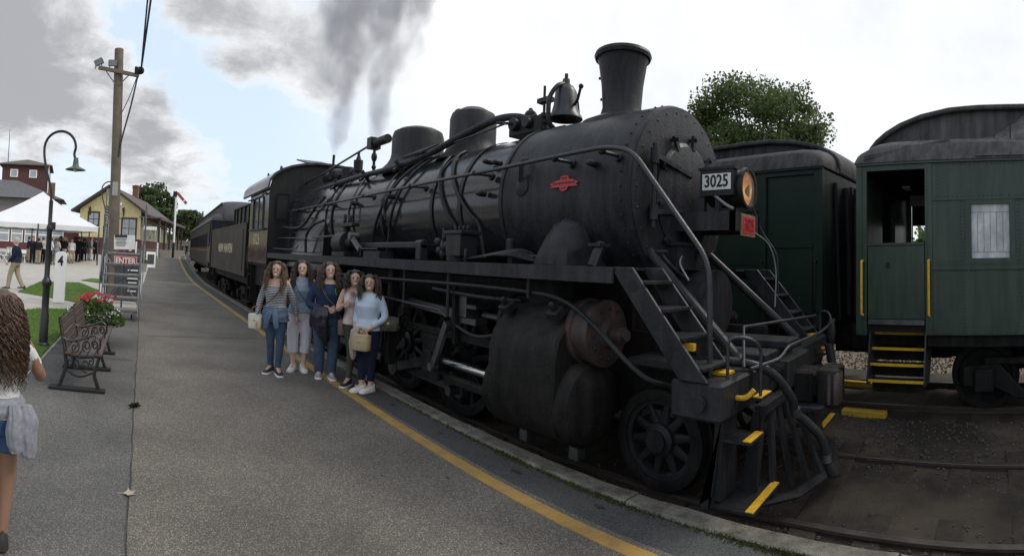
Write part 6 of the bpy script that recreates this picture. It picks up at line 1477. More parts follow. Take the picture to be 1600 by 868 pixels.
def limb(b, pts, rad, n=12, inf=0.0):
    pts = [Vector(p) for p in pts]; P = crv(pts, 4); R_ = []
    m = len(rad)
    for i in range(len(P)):
        t = i / (len(P) - 1) * (m - 1); k = min(int(t), m - 2); u = t - k
        R_.append(rad[k] * (1 - u) + rad[k + 1] * u + inf)
    b.tube(P, R_, n)
def person(label, loc, rz, H=1.63, w=1.0, skin='tan', hair=('long', (.03, .018, .012)), top=None, sleeve='long', bottom=None, leg='full', shoe=None, pose=None, far=False, group=None, neckline=.0, seed=1, bottom_kind='trousers', yaw=0, sole=None, smile=True, glasses=False, cat='person'):
    P = dict(Le=(.15, .00, .625), Lw=(.16, -.035, .485), Re=(-.15, .00, .625), Rw=(-.16, -.035, .485), Lk=(.06, -.005, .285), La=(.06, .02, .045), Rk=(-.06, -.005, .285), Ra=(-.06, .02, .045), Lt=0, Rt=0, lean=(0, 0), Lcurl=.35, Rcurl=.35, turn=0, tilt=0)
    if pose: P.update(pose)
    t = thing('person', label, cat, loc, rz, group); S = lambda p: Vector((p[0] * H, p[1] * H, p[2] * H)); rng = random.Random(seed)
    vox = .028 if far else .0115
    lx, ly = P['lean']
    def T(p): p = Vector(p); f = max(0, (p.z - .5)) / .5; return S((p.x + lx * f, p.y + ly * f, p.z))
    sk = skinmat(skin)
    hipx = .050 * w; shx = .091 * (1 + (w - 1) * .5)
    hj = {s: (s * hipx, .0, .505) for s in (-1, 1)}; sj = {s: (s * shx, .008, .803) for s in (-1, 1)}
    E = {1: P['Le'], -1: P['Re']}; W = {1: P['Lw'], -1: P['Rw']}; K = {1: P['Lk'], -1: P['Rk']}; A = {1: P['La'], -1: P['Ra']}
    tz = [(.475, .088, .062), (.52, .100, .072), (.56, .093, .067), (.615, .078, .056), (.67, .083, .060), (.725, .093, .066), (.775, .095, .058), (.808, .080, .046), (.835, .050, .038), (.85, .034, .034)]
    bust = {.725: -.016, .67: -.008, .775: -.006}
    def torso(b, inf, z0=.47, z1=.86, hem=0.0):
        rr = []
        for z, rx, ry in tz:
            if z0 <= z <= z1:
                k = w if z < .80 else 1 + (w - 1) * .4
                bu = bust.get(z, 0) if bottom_kind != 'man' else 0
                fl = hem * max(0, (.60 - z) / .12) if z < .6 else 0
                c = T((0, .004 + bu * .5, z)); rr.append(oval((c.x, c.y, c.z), (rx * k + fl) * H + inf, (ry * k - bu * .55 + fl) * H + inf, 18, 2.3))
        b.loft(rr)
    # head frame
    hc = T((0, -.004, .922)); hr = Matrix.Rotation(P['turn'], 3, 'Z') @ Matrix.Rotation(P['tilt'], 3, 'Y')
    def HP(x, y, z): return hc + hr @ Vector((x * H, y * H, z * H))
    def headmesh(b):
        rr = []
        for z, rx, ry, oy in ((-.068, .014, .016, -.028), (-.060, .026, .028, -.020), (-.042, .036, .042, -.008), (-.015, .043, .053, 0), (.015, .046, .058, .004), (.042, .044, .056, .006), (.062, .034, .044, .008), (.075, .016, .022, .008)):
            rr.append([HP(*(q[0] / H, q[1] / H, q[2] / H)) for q in oval((0, oy * H, z * H), rx * H, ry * H, 16)])
        b.loft(rr)
        b.ell(HP(0, -.056, -.012), (.008 * H, .011 * H, .015 * H), 8, 6, hr)          # nose
        for s in (-1, 1): b.ell(HP(s * .046, .008, -.008), (.006 * H, .012 * H, .018 * H), 8, 6, hr)
        b.tube([T((0, .012, .80)), T((0, .010, .845)), HP(0, .006, -.035)], [.036 * H, .031 * H, .030 * H], 12)
    body = MB(); headmesh(body); torso(body, -.004 * H)
    for s in (-1, 1):
        limb(body, [T((s * .05, .01, .80)), T(sj[s]), T(E[s]), S(W[s]) if False else T(W[s])], [.03 * H, .030 * H * w ** .5, .0255 * H * w ** .5, .0165 * H], 10)
        limb(body, [T(hj[s]), S(K[s]), S(A[s])], [.052 * H * w, .034 * H * w ** .5, .0215 * H], 12)
        f = S(A[s]); tw = P['Lt'] if s > 0 else P['Rt']; d = Vector((math.sin(tw), -math.cos(tw), 0))
        body.tube([f + Vector((0, 0, .005)), f + d * .05 * H + Vector((0, 0, -.018 * H)), f + d * .10 * H + Vector((0, 0, -.028 * H))], [.022 * H, .022 * H, .014 * H], 8)
        wv = T(W[s]); dv = (wv - T(E[s])).normalized(); body.ell(wv + dv * .030 * H, (.013 * H, .021 * H, .030 * H), 10, 8, dv.to_track_quat('Z', 'Y').to_matrix())
    me = remesh(body, vox * .8 if not far else vox, 3)
    bo = obj('body', me, sk, t)
    if not far:                               # fingers: five chains rooted in the palm
        fb = MB()
        for s in (-1, 1):
            wv = T(W[s]); dv = (wv - T(E[s])).normalized(); q = dv.to_track_quat('Z', 'Y').to_matrix(); cu = P['Lcurl'] if s > 0 else P['Rcurl']
            inw = Vector((-s, -.3, 0)); inw = (inw - dv * inw.dot(dv)).normalized(); sd_ = dv.cross(inw).normalized()
            for k, L in enumerate((.040, .046, .043, .034)):
                base = wv + dv * .050 * H + sd_ * (k - 1.5) * .0125 * H
                d1 = (dv * math.cos(cu) + inw * math.sin(cu)).normalized(); d2 = (dv * math.cos(cu * 2.3) + inw * math.sin(cu * 2.3)).normalized()
                fb.tube([base - dv * .012 * H, base + d1 * L * .5 * H, base + d1 * L * .5 * H + d2 * L * .55 * H], [.0062 * H, .0057 * H, .0042 * H], 7)
            th = wv + dv * .018 * H - sd_ * .018 * H; d1 = (dv * .7 - sd_ * .6 + inw * .4).normalized(); fb.tube([th, th + d1 * .025 * H, th + (d1 * .5 + dv * .5).normalized() * .045 * H], [.0075 * H, .0068 * H, .0048 * H], 7)
        bm = bmesh.new(); bm.from_mesh(bo.data); fm = fb.mesh('f', angle=60); bm.from_mesh(fm); bm.to_mesh(bo.data); bm.free()
        bo.data.polygons.foreach_set('use_smooth', [True] * len(bo.data.polygons))
    # clothes
    if top:
        b = MB(); z1 = .86 - neckline; torso(b, .010 * H, .515 if bottom_kind != 'dress' else .47, z1 if z1 < .84 else .838, top[1] if len(top) > 1 else .008)
        for s in (-1, 1):
            end = {'long': 1.0, 'three': .86, 'half': .62, 'short': .35, 'none': 0}[sleeve]
            if end:
                a0, a1, a2 = T(sj[s]), T(E[s]), T(W[s]); pts = [T((s * .05, .01, .79 if neckline < .03 else .765)), a0 if neckline < .05 else a0 + Vector((s * .004, 0, -.022 * H)), a1 if end > .5 else a0.lerp(a1, end * 2)]
                rd_ = [.032 * H, .0345 * H * w ** .4, .0305 * H * w ** .4]
                if end > .5: pts.append(a1.lerp(a2, (end - .5) * 2 * .97)); rd_.append(.0235 * H)
                limb(b, pts, rd_, 12)
        me = remesh(b, vox, 3, .0 if far else .0045, 15, seed); obj('top', me, top[0], t)
    if bottom:
        b = MB()
        if bottom_kind != 'dress':
            rr = []
            for z, rx, ry in [(.455, .080, .058)] + [q for q in tz if q[0] <= .58]:
                c = T((0, .004, z)); rr.append(oval((c.x, c.y, c.z), rx * w * H + .008 * H, ry * w * H + .008 * H, 18, 2.3))
            b.loft(rr)
            for s in (-1, 1):
                h0, k0, a0 = T(hj[s]), S(K[s]), S(A[s]); fit = 1.0 if leg in ('full', 'slim') else 1.25
                if leg == 'short': limb(b, [h0, h0.lerp(k0, .55)], [.062 * H * w, .060 * H * w], 12)
                elif leg == 'capri': limb(b, [h0, k0, k0.lerp(a0, .52)], [.060 * H * w, .050 * H * w, .046 * H * w], 12)
                elif leg == 'slim': limb(b, [h0, k0, k0.lerp(a0, .93)], [.058 * H * w, .039 * H * w ** .5, .027 * H], 12)
                elif leg == 'crop': limb(b, [h0, k0, k0.lerp(a0, .80)], [.059 * H * w, .042 * H * w ** .5, .031 * H], 12)
                else: limb(b, [h0, k0, a0 + Vector((0, 0, -.012 * H))], [.060 * H * w, .047 * H * w ** .5, .040 * H], 12)
        else:
            rr = []
            for z, rx in ((.30, .13), (.4, .115), (.5, .105), (.58, .085)): c = T((0, .004, z)); rr.append(oval((c.x, c.y, c.z), rx * w * H, rx * .75 * w * H, 18))
            b.loft(rr)
        me = remesh(b, vox, 3, .0 if far else .004, 16, seed + 5); obj({'dress': 'skirt'}.get(bottom_kind, 'trousers'), me, bottom, t)
    if shoe:
        for s in (-1, 1):
            f = S(A[s]); tw = P['Lt'] if s > 0 else P['Rt']; q = Matrix.Rotation(tw, 3, 'Z'); b = MB()
            lift = f.z - .045 * H
            for (y, z, ry, rz_) in ((.030, .022, .024, .026), (.0, .026, .026, .030), (-.045, .018, .026, .021), (-.080, .013, .024, .015), (-.100, .011, .019, .011)):
                pass
            rr = [[f + q @ Vector((px * H, yy * H, (zz - .045) * H)) for px, zz in ((-wd, .008), (-wd * 1.02, .02), (-wd * .8, ht * .75), (0, ht), (wd * .8, ht * .75), (wd * 1.02, .02), (wd, .008))] for yy, wd, ht in ((.042, .017, .060), (.030, .025, .078), (.0, .027, .074), (-.035, .027, .056), (-.070, .030, .041), (-.104, .026, .031), (-.120, .013, .022))]
            b.loft(rr); sh = b.build('shoe', shoe, t, angle=50)
            if sole is not None:
                b = MB(); rr = [[f + q @ Vector((px * H, yy * H, (zz - .045) * H)) for px, zz in ((-wd, .0), (-wd, .015), (wd, .015), (wd, .0))] for yy, wd in ((.047, .015), (.033, .028), (.0, .029), (-.04, .030), (-.073, .033), (-.107, .029), (-.124, .013))]; b.loft(rr); b.build('sole', sole, sh, angle=50)
    # hair
    kind, hcol = hair[:2]; hlen = hair[2] if len(hair) > 2 else 1.0
    hm = mat('hair_%02d_%02d' % (int(hcol[0] * 500), int(hcol[1] * 500)), hcol, .45, 0, .3, 25, .2, 90, .5)
    b = MB()
    rr = []
    for z, rx, ry, oy in ((-.050, .036, .030, .030), (-.02, .048, .042, .024), (.012, .051, .053, .016), (.040, .049, .058, .010), (.064, .038, .048, .009), (.079, .018, .024, .009)):
        if kind == 'none': continue
        rr.append([HP(q[0] / H, q[1] / H, q[2] / H) for q in oval((0, oy * H, z * H), rx * H, ry * H, 16)])
    if rr: b.loft(rr)
    if kind in ('long', 'curly', 'afro'):
        nst = {'long': 230, 'curly': 230, 'afro': 1500}[kind] if not far else 10
        for i in range(nst):
            a = rng.choice((rng.uniform(R(-24), R(30)), rng.uniform(R(150), R(204)), rng.uniform(R(-20), R(200)))); v = rng.uniform(.2, 1.0)          # round the sides and back of the scalp
            sx_, sy_ = math.cos(a), math.sin(a); back = max(0, sy_)
            x0 = sx_ * .047 * math.sqrt(1 - (v * .55) ** 2); y0 = .010 + sy_ * .050 * math.sqrt(1 - (v * .55) ** 2); z0 = .010 + .055 * v
            if sy_ < .0: y0 = max(y0, -.012)
            if kind == 'afro': Lh = rng.uniform(.20, .33); spread = rng.uniform(.012, .058)
            else: Lh = rng.uniform(.10, .235) * hlen; spread = rng.uniform(.006, .048)
            ph = rng.uniform(0, 6.3); fr_ = {'long': 2.1, 'curly': 3.0, 'afro': 6.5}[kind] * rng.uniform(.8, 1.2); am = {'long': .0085, 'curly': .015, 'afro': .0085}[kind]
            n = {'long': 10, 'curly': 16, 'afro': 26}[kind]; pts = []; sxx = 1 if sx_ > 0 else -1
            for j in range(n + 1):
                u = j / n; drop = Lh * u; ou = spread * math.sin(min(1, u * 1.6) * PI / 2)
                ss = Vector((x0 + sx_ * (ou + .012 * min(1, u * 5)), y0 + sy_ * (ou + .012 * min(1, u * 5)) + ((-.085 - y0) * (u * u * (3 - 2 * u)) * min(1, Lh / .2) if sy_ < .30 else 0), z0 - drop + .012 * math.sin(min(1, u * 4) * PI)))
                ss += Vector((math.cos(ph + u * fr_ * 2 * PI), math.sin(ph + u * fr_ * 2 * PI), .3 * math.sin(ph * 2 + u * fr_ * 2 * PI))) * am * min(1, u * 4)
                pts.append(HP(*ss))
            r0 = ({'long': .0036, 'curly': .0038, 'afro': .0021}[kind] if not far else .018) * H
            b.tube(pts, [r0 * (1 - .55 * (j / n) ** 2) for j in range(n + 1)], 5)
    b.build('hair', hm, bo, angle=70, fix=False)
    # face
    if not far:
        we = mat('eye_white', (.75, .73, .70), .3); de = mat('eye_dark', (.015, .010, .008), .25); lip = mat('lips', (.36, .095, .085), .4); te = mat('teeth', (.78, .76, .70), .3); brow = hm
        for s in (-1, 1):
            b = MB(); b.ell(HP(s * .0185, -.0505, .002), (.0080 * H, .005 * H, .0030 * H), 10, 6, hr); ey = b.build('eye', we, bo)
            b = MB(); b.ell(HP(s * .0185, -.0548, .002), (.0036 * H, .003 * H, .0030 * H), 8, 6, hr); b.build('iris', de, ey)
            b = MB(); b.tube([HP(s * .009, -.0535, .0105), HP(s * .019, -.0545, .0135), HP(s * .029, -.050, .0105)], .0020 * H, 5); b.build('eyebrow', brow, bo)
            b = MB(); b.tube([HP(s * .009, -.0530, .0035), HP(s * .0185, -.0560, .0062), HP(s * .028, -.0500, .0035)], .0014 * H, 5); b.build('eyelash', de, ey)
        b = MB(); b.tube(crv([HP(-.019, -.0455, -.0330), HP(-.010, -.0520, -.0375), HP(0, -.0530, -.0385), HP(.010, -.0520, -.0375), HP(.019, -.0455, -.0330)], 3), .0026 * H, 6); b.tube(crv([HP(-.018, -.0460, -.0335), HP(-.009, -.0510, -.0440), HP(0, -.0525, -.0465), HP(.009, -.0510, -.0440), HP(.018, -.0460, -.0335)], 3), .0028 * H, 6); b.build('mouth', lip, bo)
        if smile: b = MB(); b.ell(HP(0, -.0505, -.0408), (.0165 * H, .0075 * H, .0058 * H), 10, 6, hr); b.build('teeth', te, bo)
        if glasses:
            g_ = mat('sunglass_lens', (.02, .02, .025), .1, 0, .1, 5, spec=.8)
            b = MB()
            for s in (-1, 1): b.ell(HP(s * .022, -.030, .068), (.017 * H, .012 * H, .006 * H), 10, 6, hr)
            b.tube([HP(-.046, .01, .05), HP(-.036, -.022, .066), HP(.036, -.022, .066), HP(.046, .01, .05)], .0022 * H, 5); b.build('sunglasses', g_, bo)
    t['_H'] = H
    return t, T
def toward(x, y, off=0.0):
    d = Vector((-x, -y)).normalized(); return math.atan2(d.x, -d.y) + off
def lworld(t, p):
    c, s = math.cos(t.rotation_euler.z), math.sin(t.rotation_euler.z); x, y, z = p
    return Vector((t.location.x + c * x - s * y, t.location.y + s * x + c * y, t.location.z + z))
def strap(label, t, pts, r, m, thing_parent):
    b = MB(); b.tube(crv(pts, 6), [(r * .35, r)] * (6 * (len(pts) - 1) + 1), 6); return b.build('strap', m, thing_parent)
M_jean = cloth('blue_jeans', (.070, .105, .155), .2, 7, .85, (.034, .055, .092)); M_jeanl = cloth('light_denim', (.27, .33, .41), .15, 8, .85, (.18, .235, .31)); M_jeand = cloth('faded_denim_jacket', (.13, .18, .25), .2, 9, .85, (.060, .09, .14))
M_wht = cloth('white_trouser_cloth', (.62, .60, .66), .06, 8); M_navy = cloth('navy_blouse', (.020, .038, .075), .2, 8); M_olive = cloth('olive_cloth', (.055, .055, .042), .2, 10); M_dnavy = cloth('dark_navy_cloth', (.012, .016, .035), .2, 10)
M_lblue = cloth('pale_blue_knit', (.44, .51, .60), .06, 12); M_blk = cloth('black_cloth', (.014, .014, .017), .2, 10); M_khaki = cloth('khaki_cloth', (.32, .27, .20), .12, 10); M_grey = cloth('heather_grey_cloth', (.30, .31, .34), .15, 40, .9, (.20, .21, .24))
M_shoeb = mat('black_sneaker', (.015, .016, .02), .6); M_shoew = mat('white_sneaker', (.68, .66, .62), .6, 0, .08, 20); M_shoeg = mat('grey_sneaker', (.25, .26, .28), .6, 0, .2, 30); M_sole = mat('white_sole', (.70, .70, .68), .6)
M_print = mat('pink_white_print', (.60, .47, .46), .85, 0, .1, 7, 0, col2=(.05, .04, .045), amt=.44, detail=1)
M_stripe = stripes('navy_white_stripe', (.016, .020, .040), (.66, .66, .66), 42, .66)
BR = (.085, .045, .024); DK = (.026, .016, .012)
def folds(rings, amp, nf, seed, n=48):
    """hanging cloth: (centre, rx, ry) rings with running folds"""
    rg_ = random.Random(seed); ph = [rg_.uniform(0, 6.3) for _ in range(4)]; b = MB(); rr = []
    C_ = crv([r[0] for r in rings], 4); m = len(C_)
    for i, c in enumerate(C_):
        u = i / (m - 1) * (len(rings) - 1); k = min(int(u), len(rings) - 2); f = u - k
        rx = rings[k][1] * (1 - f) + rings[k + 1][1] * f; ry = rings[k][2] * (1 - f) + rings[k + 1][2] * f; row = []
        for j in range(n):
            a = 2 * PI * j / n; w_ = 1 + amp * (math.sin(a * nf + ph[0] + u * .9) + .6 * math.sin(a * (nf * 2 + 1) + ph[1] - u * 1.3) + .5 * math.sin(u * 5 + ph[2] + 2 * math.sin(a + ph[3])))
            row.append((c[0] + rx * w_ * math.cos(a), c[1] + ry * w_ * math.sin(a), c[2] + amp * .25 * rx * math.sin(3 * a + ph[1])))
        rr.append(row)
    b.loft(rr); return b
gp = 'women posing beside the engine'
# 1 striped top
x, y = -7.02, 1.90
w1, T1 = person('woman in striped off-shoulder top and ripped jeans at the left of the group', (x, y, PZ), toward(x, y, -.25), 1.59, .98, 'tan', ('long', BR, 1.05), (M_stripe, .004), 'long', M_jean, 'slim', M_shoeb, dict(Re=(-.150, .01, .625), Rw=(-.155, -.035, .470), Le=(.150, .06, .64), Lw=(.17, .11, .52), Lk=(.062, -.012, .285), La=(.05, -.005, .045), Rk=(-.035, .01, .285), Ra=(-.035, .06, .045), Lt=.5, Rt=-.2, tilt=.03), group=gp, neckline=.075, seed=3, sole=M_sole, glasses=True)
# denim jacket tied round the waist
b = MB(); H = 1.62
rr = [oval((0, .005, z * H), rx * H, ry * H, 18) for z, rx, ry in ((.575, .098, .075), (.55, .106, .083), (.52, .112, .088), (.49, .112, .086))]; b.loft(rr)
me = folds([((0, .004, .585 * H), .086 * H * 1.15, .068 * H * 1.15), ((0, .0, .56 * H), .104 * H, .084 * H), ((0, .004, .52 * H), .116 * H, .094 * H), ((0, .010, .47 * H), .122 * H, .098 * H), ((0, .012, .455 * H), .112 * H, .09 * H)], .055, 7, 4).mesh('denim_jacket', angle=60)
b = folds([((.015, -.125, .575 * H), .030, .020), ((.03, -.15, .54 * H), .042, .03), ((.05, -.165, .48 * H), .040, .026), ((.065, -.16, .41 * H), .03, .02)], .10, 4, 9); b.build('jacket_sleeve', M_jeand, w1, angle=60); b = folds([((-.01, -.125, .575 * H), .030, .020), ((-.04, -.15, .53 * H), .045, .03), ((-.075, -.155, .46 * H), .042, .026), ((-.09, -.14, .40 * H), .03, .02)], .10, 4, 12); b.build('jacket_sleeve', M_jeand, w1, angle=60)
jk = obj('denim_jacket', me, M_jeand, w1)
# 2 pale blue top, white capris
x, y = -7.22, 2.34
w2, T2 = person('woman in pale denim top and white capri trousers, second from left', (x, y, PZ), toward(x, y, .0), 1.62, 1.06, 'fair', ('long', DK), (M_jeanl, .012), 'none', M_wht, 'capri', M_shoew, dict(Re=(-.155, .045, .64), Rw=(-.14, .08, .50), Le=(.150, .03, .64), Lw=(.135, -.03, .50), La=(.045, .0, .045), Ra=(-.045, .0, .045), Lt=.2, Rt=-.25, turn=-.1, tilt=-.05), group=gp, neckline=.02, seed=5, sole=M_sole)
# 3 navy blouse
x, y = -6.72, 2.58
w3, T3 = person('woman in navy blouse and jeans with a jacket over her arm, in the middle', (x, y, PZ), toward(x, y, .12), 1.62, 1.22, 'fair', ('curly', (.055, .032, .02)), (M_navy, .016), 'long', M_jean, 'full', M_shoeg, dict(Re=(-.170, -.02, .635), Rw=(-.075, -.12, .615), Le=(.175, -.02, .62), Lw=(.055, -.14, .60), La=(.05, .0, .045), Ra=(-.05, .05, .045), Lt=.1, Rt=-.1, Lcurl=.7, Rcurl=.9), group=gp, neckline=.03, seed=7, sole=M_sole)
b = MB(); b.tube([T3((.066, -.137, .60)) + Vector((.0, .0, .0)), T3((.075, -.13, .602))], .030, 12); b.build('wrist_watch', mat('watch_white', (.7, .68, .64), .3), w3)
# 4 print top, olive trousers
x, y = -6.33, 2.82
w4, T4 = person('woman in pink print top and olive trousers, second from right', (x, y, PZ), toward(x, y, .05), 1.53, .98, 'olive', ('long', (.018, .012, .010), .62), (M_print, .006), 'none', M_olive, 'slim', M_shoeb, dict(Re=(-.145, -.03, .655), Rw=(-.10, -.12, .70), Le=(.13, .06, .65), Lw=(.11, .08, .52), Lk=(.075, -.01, .285), La=(.085, .01, .045), Rk=(-.02, -.03, .285), Ra=(-.035, -.06, .045), Rt=-.5, Lt=-.3, lean=(-.015, 0), Rcurl=1.0), group=gp, neckline=.03, seed=9, sole=M_sole, glasses=True)
# 5 pale blue top, navy trousers
x, y = -5.98, 2.86
w5, T5 = person('woman in pale blue top and dark cropped trousers at the right of the group', (x, y, PZ), toward(x, y, -.55), 1.49, 1.10, 'olive', ('long', (.035, .018, .012), .78), (M_lblue, .006), 'three', M_dnavy, 'crop', M_shoew, dict(Le=(.150, .02, .645), Lw=(.07, -.11, .535), Re=(-.14, .03, .65), Rw=(-.10, -.06, .54), La=(.05, .0, .045), Ra=(-.02, -.03, .045), Lk=(.06, -.02, .285), Rk=(-.03, -.03, .285), Lt=-.2, Rt=-.3, turn=.40, tilt=-.08, Lcurl=.9), group=gp, neckline=.02, seed=11, sole=M_sole)
# things they carry
def bag(name, label, p, rz, d, m, flap=None, handle=None, strap_pts=None, sm=None, cat='bag', tilt=0):
    g = thing(name, label, cat, p, rz)
    rr = []
    for z, k in ((0, .88), (.06, .98), (.5, 1.02), (.85, .95), (1, .80)): rr.append(oval((0, 0, (z - .5) * d[2]), d[0] / 2 * k, d[1] / 2 * k * (1 if z < .9 else .7), 16, 3.2))
    b = MB(); b.loft(rr); b.build('bag_body', m, g, angle=40)
    b = MB(); b.loft([oval((0, -.004, zz * d[2]), d[0] / 2 * 1.03, d[1] / 2 * 1.07, 16, 3.2) for zz in (.05, .34, .45)]); b.build('flap', flap or m, g, angle=40)
    b = MB(); b.box((0, -d[1] / 2 * 1.1, .06 * d[2]), (.03, .012, .025)); b.build('clasp', mat('brass_clasp', (.5, .38, .16), .35, .8), g)
    if handle: b = MB(); b.tube(crv([(-d[0] * .35, 0, d[2] * .42), (-d[0] * .2, 0, d[2] * .42 + handle), (d[0] * .2, 0, d[2] * .42 + handle), (d[0] * .35, 0, d[2] * .42)], 5), .010, 6); b.build('handle', sm or m, g)
    if strap_pts:
        inv = Matrix.Translation(p) @ Matrix.Rotation(rz, 4, 'Z'); inv = inv.inverted(); pts = [inv @ Vector(q) for q in strap_pts]
        b = MB(); P_ = crv(pts, 6); b.tube(P_, [(.004, .011)] * len(P_), 6); b.build('strap', sm or m, g)
    return g
M_tanl = mat('tan_leather', (.40, .30, .19), .5, 0, .15, 9, .2, 60); M_cream = mat('cream_leather', (.62, .58, .48), .5, 0, .1, 8, .1, 60); M_dbag = mat('dark_bag_leather', (.012, .012, .018), .5); M_brl = mat('brown_strap_leather', (.17, .06, .035), .5)
M_cam = mat('mottled_green_bag', (.10, .095, .06), .6, 0, .3, 14, .2, 50, col2=(.022, .02, .014)); M_tbag = mat('taupe_bag', (.19, .155, .125), .6, 0, .15, 8); M_pinkb = mat('rosy_panel', (.30, .17, .15), .6)
def LW(t, T, p): q = T(p); return lworld(t, q)
bag('handbag', 'cream handbag at the hip of the woman in stripes', LW(w1, T1, (-.175, -.02, .455)), w1.rotation_euler.z, (.20, .10, .21), M_cream, None, .10, [LW(w1, T1, q) for q in ((-.17, -.03, .50), (-.09, -.085, .60), (.0, -.092, .68), (.06, -.075, .77), (.07, -.0, .815))], M_brl)
bag('handbag', 'small dark crossbody bag of the woman in white capris', LW(w2, T2, (.135, -.06, .455)), w2.rotation_euler.z, (.17, .07, .15), M_dbag, None, None, [LW(w2, T2, q) for q in ((.12, -.07, .50), (.05, -.092, .62), (-.02, -.094, .71), (-.055, -.070, .79), (-.06, .0, .825))], M_dbag)
bag('handbag', 'taupe crossbody bag at the hip of the woman in navy', LW(w3, T3, (.135, -.115, .455)), w3.rotation_euler.z, (.20, .08, .21), M_tbag, M_pinkb, None, [LW(w3, T3, q) for q in ((.115, -.105, .51), (.04, -.112, .63), (-.03, -.108, .70), (-.075, -.080, .79), (-.075, .0, .83))], M_tbag)
bag('handbag', 'mottled green shoulder bag under the arm of the right-hand woman', LW(w5, T5, (.165, .055, .585)), w5.rotation_euler.z + .5, (.28, .10, .18), M_cam, None, None, [LW(w5, T5, q) for q in ((.165, .045, .63), (.125, .01, .72), (.090, .0, .838), (.12, .045, .75), (.18, .06, .64))], M_dbag)
bag('handbag', 'tan slouchy handbag held in front by the right-hand woman', LW(w5, T5, (.03, -.15, .435)), w5.rotation_euler.z, (.26, .13, .20), M_tanl, None, .08)
# jackets over arms
def drape(label, m, pts, r, seed, name='jacket'):
    b = MB(); b.tube(crv(pts, 4), [r * (.75 + .35 * math.sin(PI * min(1, .15 + i / (4 * (len(pts) - 1))))) for i in range(4 * (len(pts) - 1) + 1)], 12, sy=.6); me = remesh(b, .014, 2, .016, 17, seed, (1, 1, 1.2)); o = obj(name, me, m); return tag(o, label, 'jacket')
M_puff = mat('dark_quilted_nylon', (.024, .026, .040), .4, 0, .35, 22, .8, 24, .4, col2=(.008, .009, .014))
pc = [(lworld(w3, T3(q)), a_, b_) for q, a_, b_ in (((-.075, -.115, .635), .05, .05), ((-.075, -.125, .615), .13, .10), ((-.085, -.135, .56), .17, .115), ((-.08, -.14, .49), .165, .10), ((-.06, -.14, .42), .125, .085), ((-.035, -.14, .355), .08, .06), ((-.03, -.135, .325), .04, .03))]
me = folds(pc, .075, 6, 5).mesh('jacket', angle=60); tag(obj('jacket', me, M_puff), 'dark quilted jacket draped over the arm of the woman in navy', 'jacket')
pc = [(lworld(w5, T5(q)), a_, b_) for q, a_, b_ in (((-.02, -.125, .555), .04, .04), ((-.04, -.13, .52), .075, .06), ((-.055, -.13, .45), .075, .055), ((-.065, -.125, .37), .06, .045), ((-.065, -.12, .30), .04, .03), ((-.065, -.118, .27), .015, .012))]
me = folds(pc, .09, 5, 8).mesh('jacket', angle=60); tag(obj('jacket', me, cloth('beige_jacket_cloth', (.34, .275, .235), .1)), 'beige jacket hanging behind the tan handbag', 'jacket')
# green ribbon on the navy blouse
b = MB(); q0 = T3((.045, -.092, .755)); b.tube(crv([q0 + Vector((.008, -.012, .015)), q0 + Vector((-.006, -.016, .03)), q0 + Vector((-.004, -.014, .0)), q0 + Vector((.014, -.014, -.055))]), [(.003, .010)] * 19, 6); b.build('green_ribbon', mat('lime_ribbon', (.20, .62, .06), .5), w3)

# girl at the left edge, seen from behind
x, y = -2.70, -.745
M_whtee = cloth('white_tee', (.66, .65, .64), .05, 9); M_short = cloth('cutoff_denim', (.065, .12, .24), .25, 12, .85, (.04, .08, .17))
gl, TG = person('girl with long curly brown hair and grey sweater round her waist at the left edge', (x, y, PZ), toward(x, y, PI + .12), 1.42, .98, 'deep', ('afro', (.075, .042, .026)), (M_whtee, .006), 'short', M_short, 'short', mat('dark_boot', (.03, .028, .027), .7), dict(Re=(-.178, -.05, .655), Rw=(-.145, -.15, .735), Le=(.15, -.09, .66), Lw=(.06, -.20, .78), La=(.05, .02, .045), Ra=(-.05, .0, .045), Rcurl=1.1, Lcurl=1.1), neckline=.06, seed=13)
H = 1.44; b = MB(); b.loft([oval((0, .006, z * H), rx * H, ry * H, 18) for z, rx, ry in ((.585, .096, .074), (.565, .105, .084), (.54, .106, .085))])
me = folds([((0, .004, .592 * H), .088 * H, .070 * H), ((0, .006, .578 * H), .104 * H, .084 * H), ((0, .008, .555 * H), .108 * H, .088 * H), ((0, .008, .530 * H), .105 * H, .085 * H), ((0, .008, .520 * H), .096 * H, .076 * H)], .035, 9, 2).mesh('waist_sweater', angle=60); ws = obj('waist_sweater', me, M_grey, gl)
for (sx_, l, sd_) in ((-.060, .405, 1), (-.100, .385, 6)): folds([(Vector((sx_ * H, .088 * H, .575 * H)), .030, .022), (Vector((sx_ * H * 1.12, .098 * H, .53 * H)), .046, .026), (Vector((sx_ * H * 1.1, .100 * H, .47 * H)), .050, .028), (Vector((sx_ * H * 1.16, .098 * H, (l + .02) * H)), .042, .024), (Vector((sx_ * H * 1.16, .098 * H, l * H)), .030, .018)], .09, 4, sd_).build('sweater_sleeve', M_grey, ws, angle=60)
b = MB(); b.bx(-.04, .04, -.006, .006, -.07, .07); ph = b.build('phone', mat('phone_white', (.7, .7, .72), .3), bevel=.004); ph.location = lworld(gl, TG((-.10, -.20, .775))); ph.rotation_euler = (0, 0, gl.rotation_euler.z); tag(ph, 'phone held up by the girl at the left edge', 'phone')
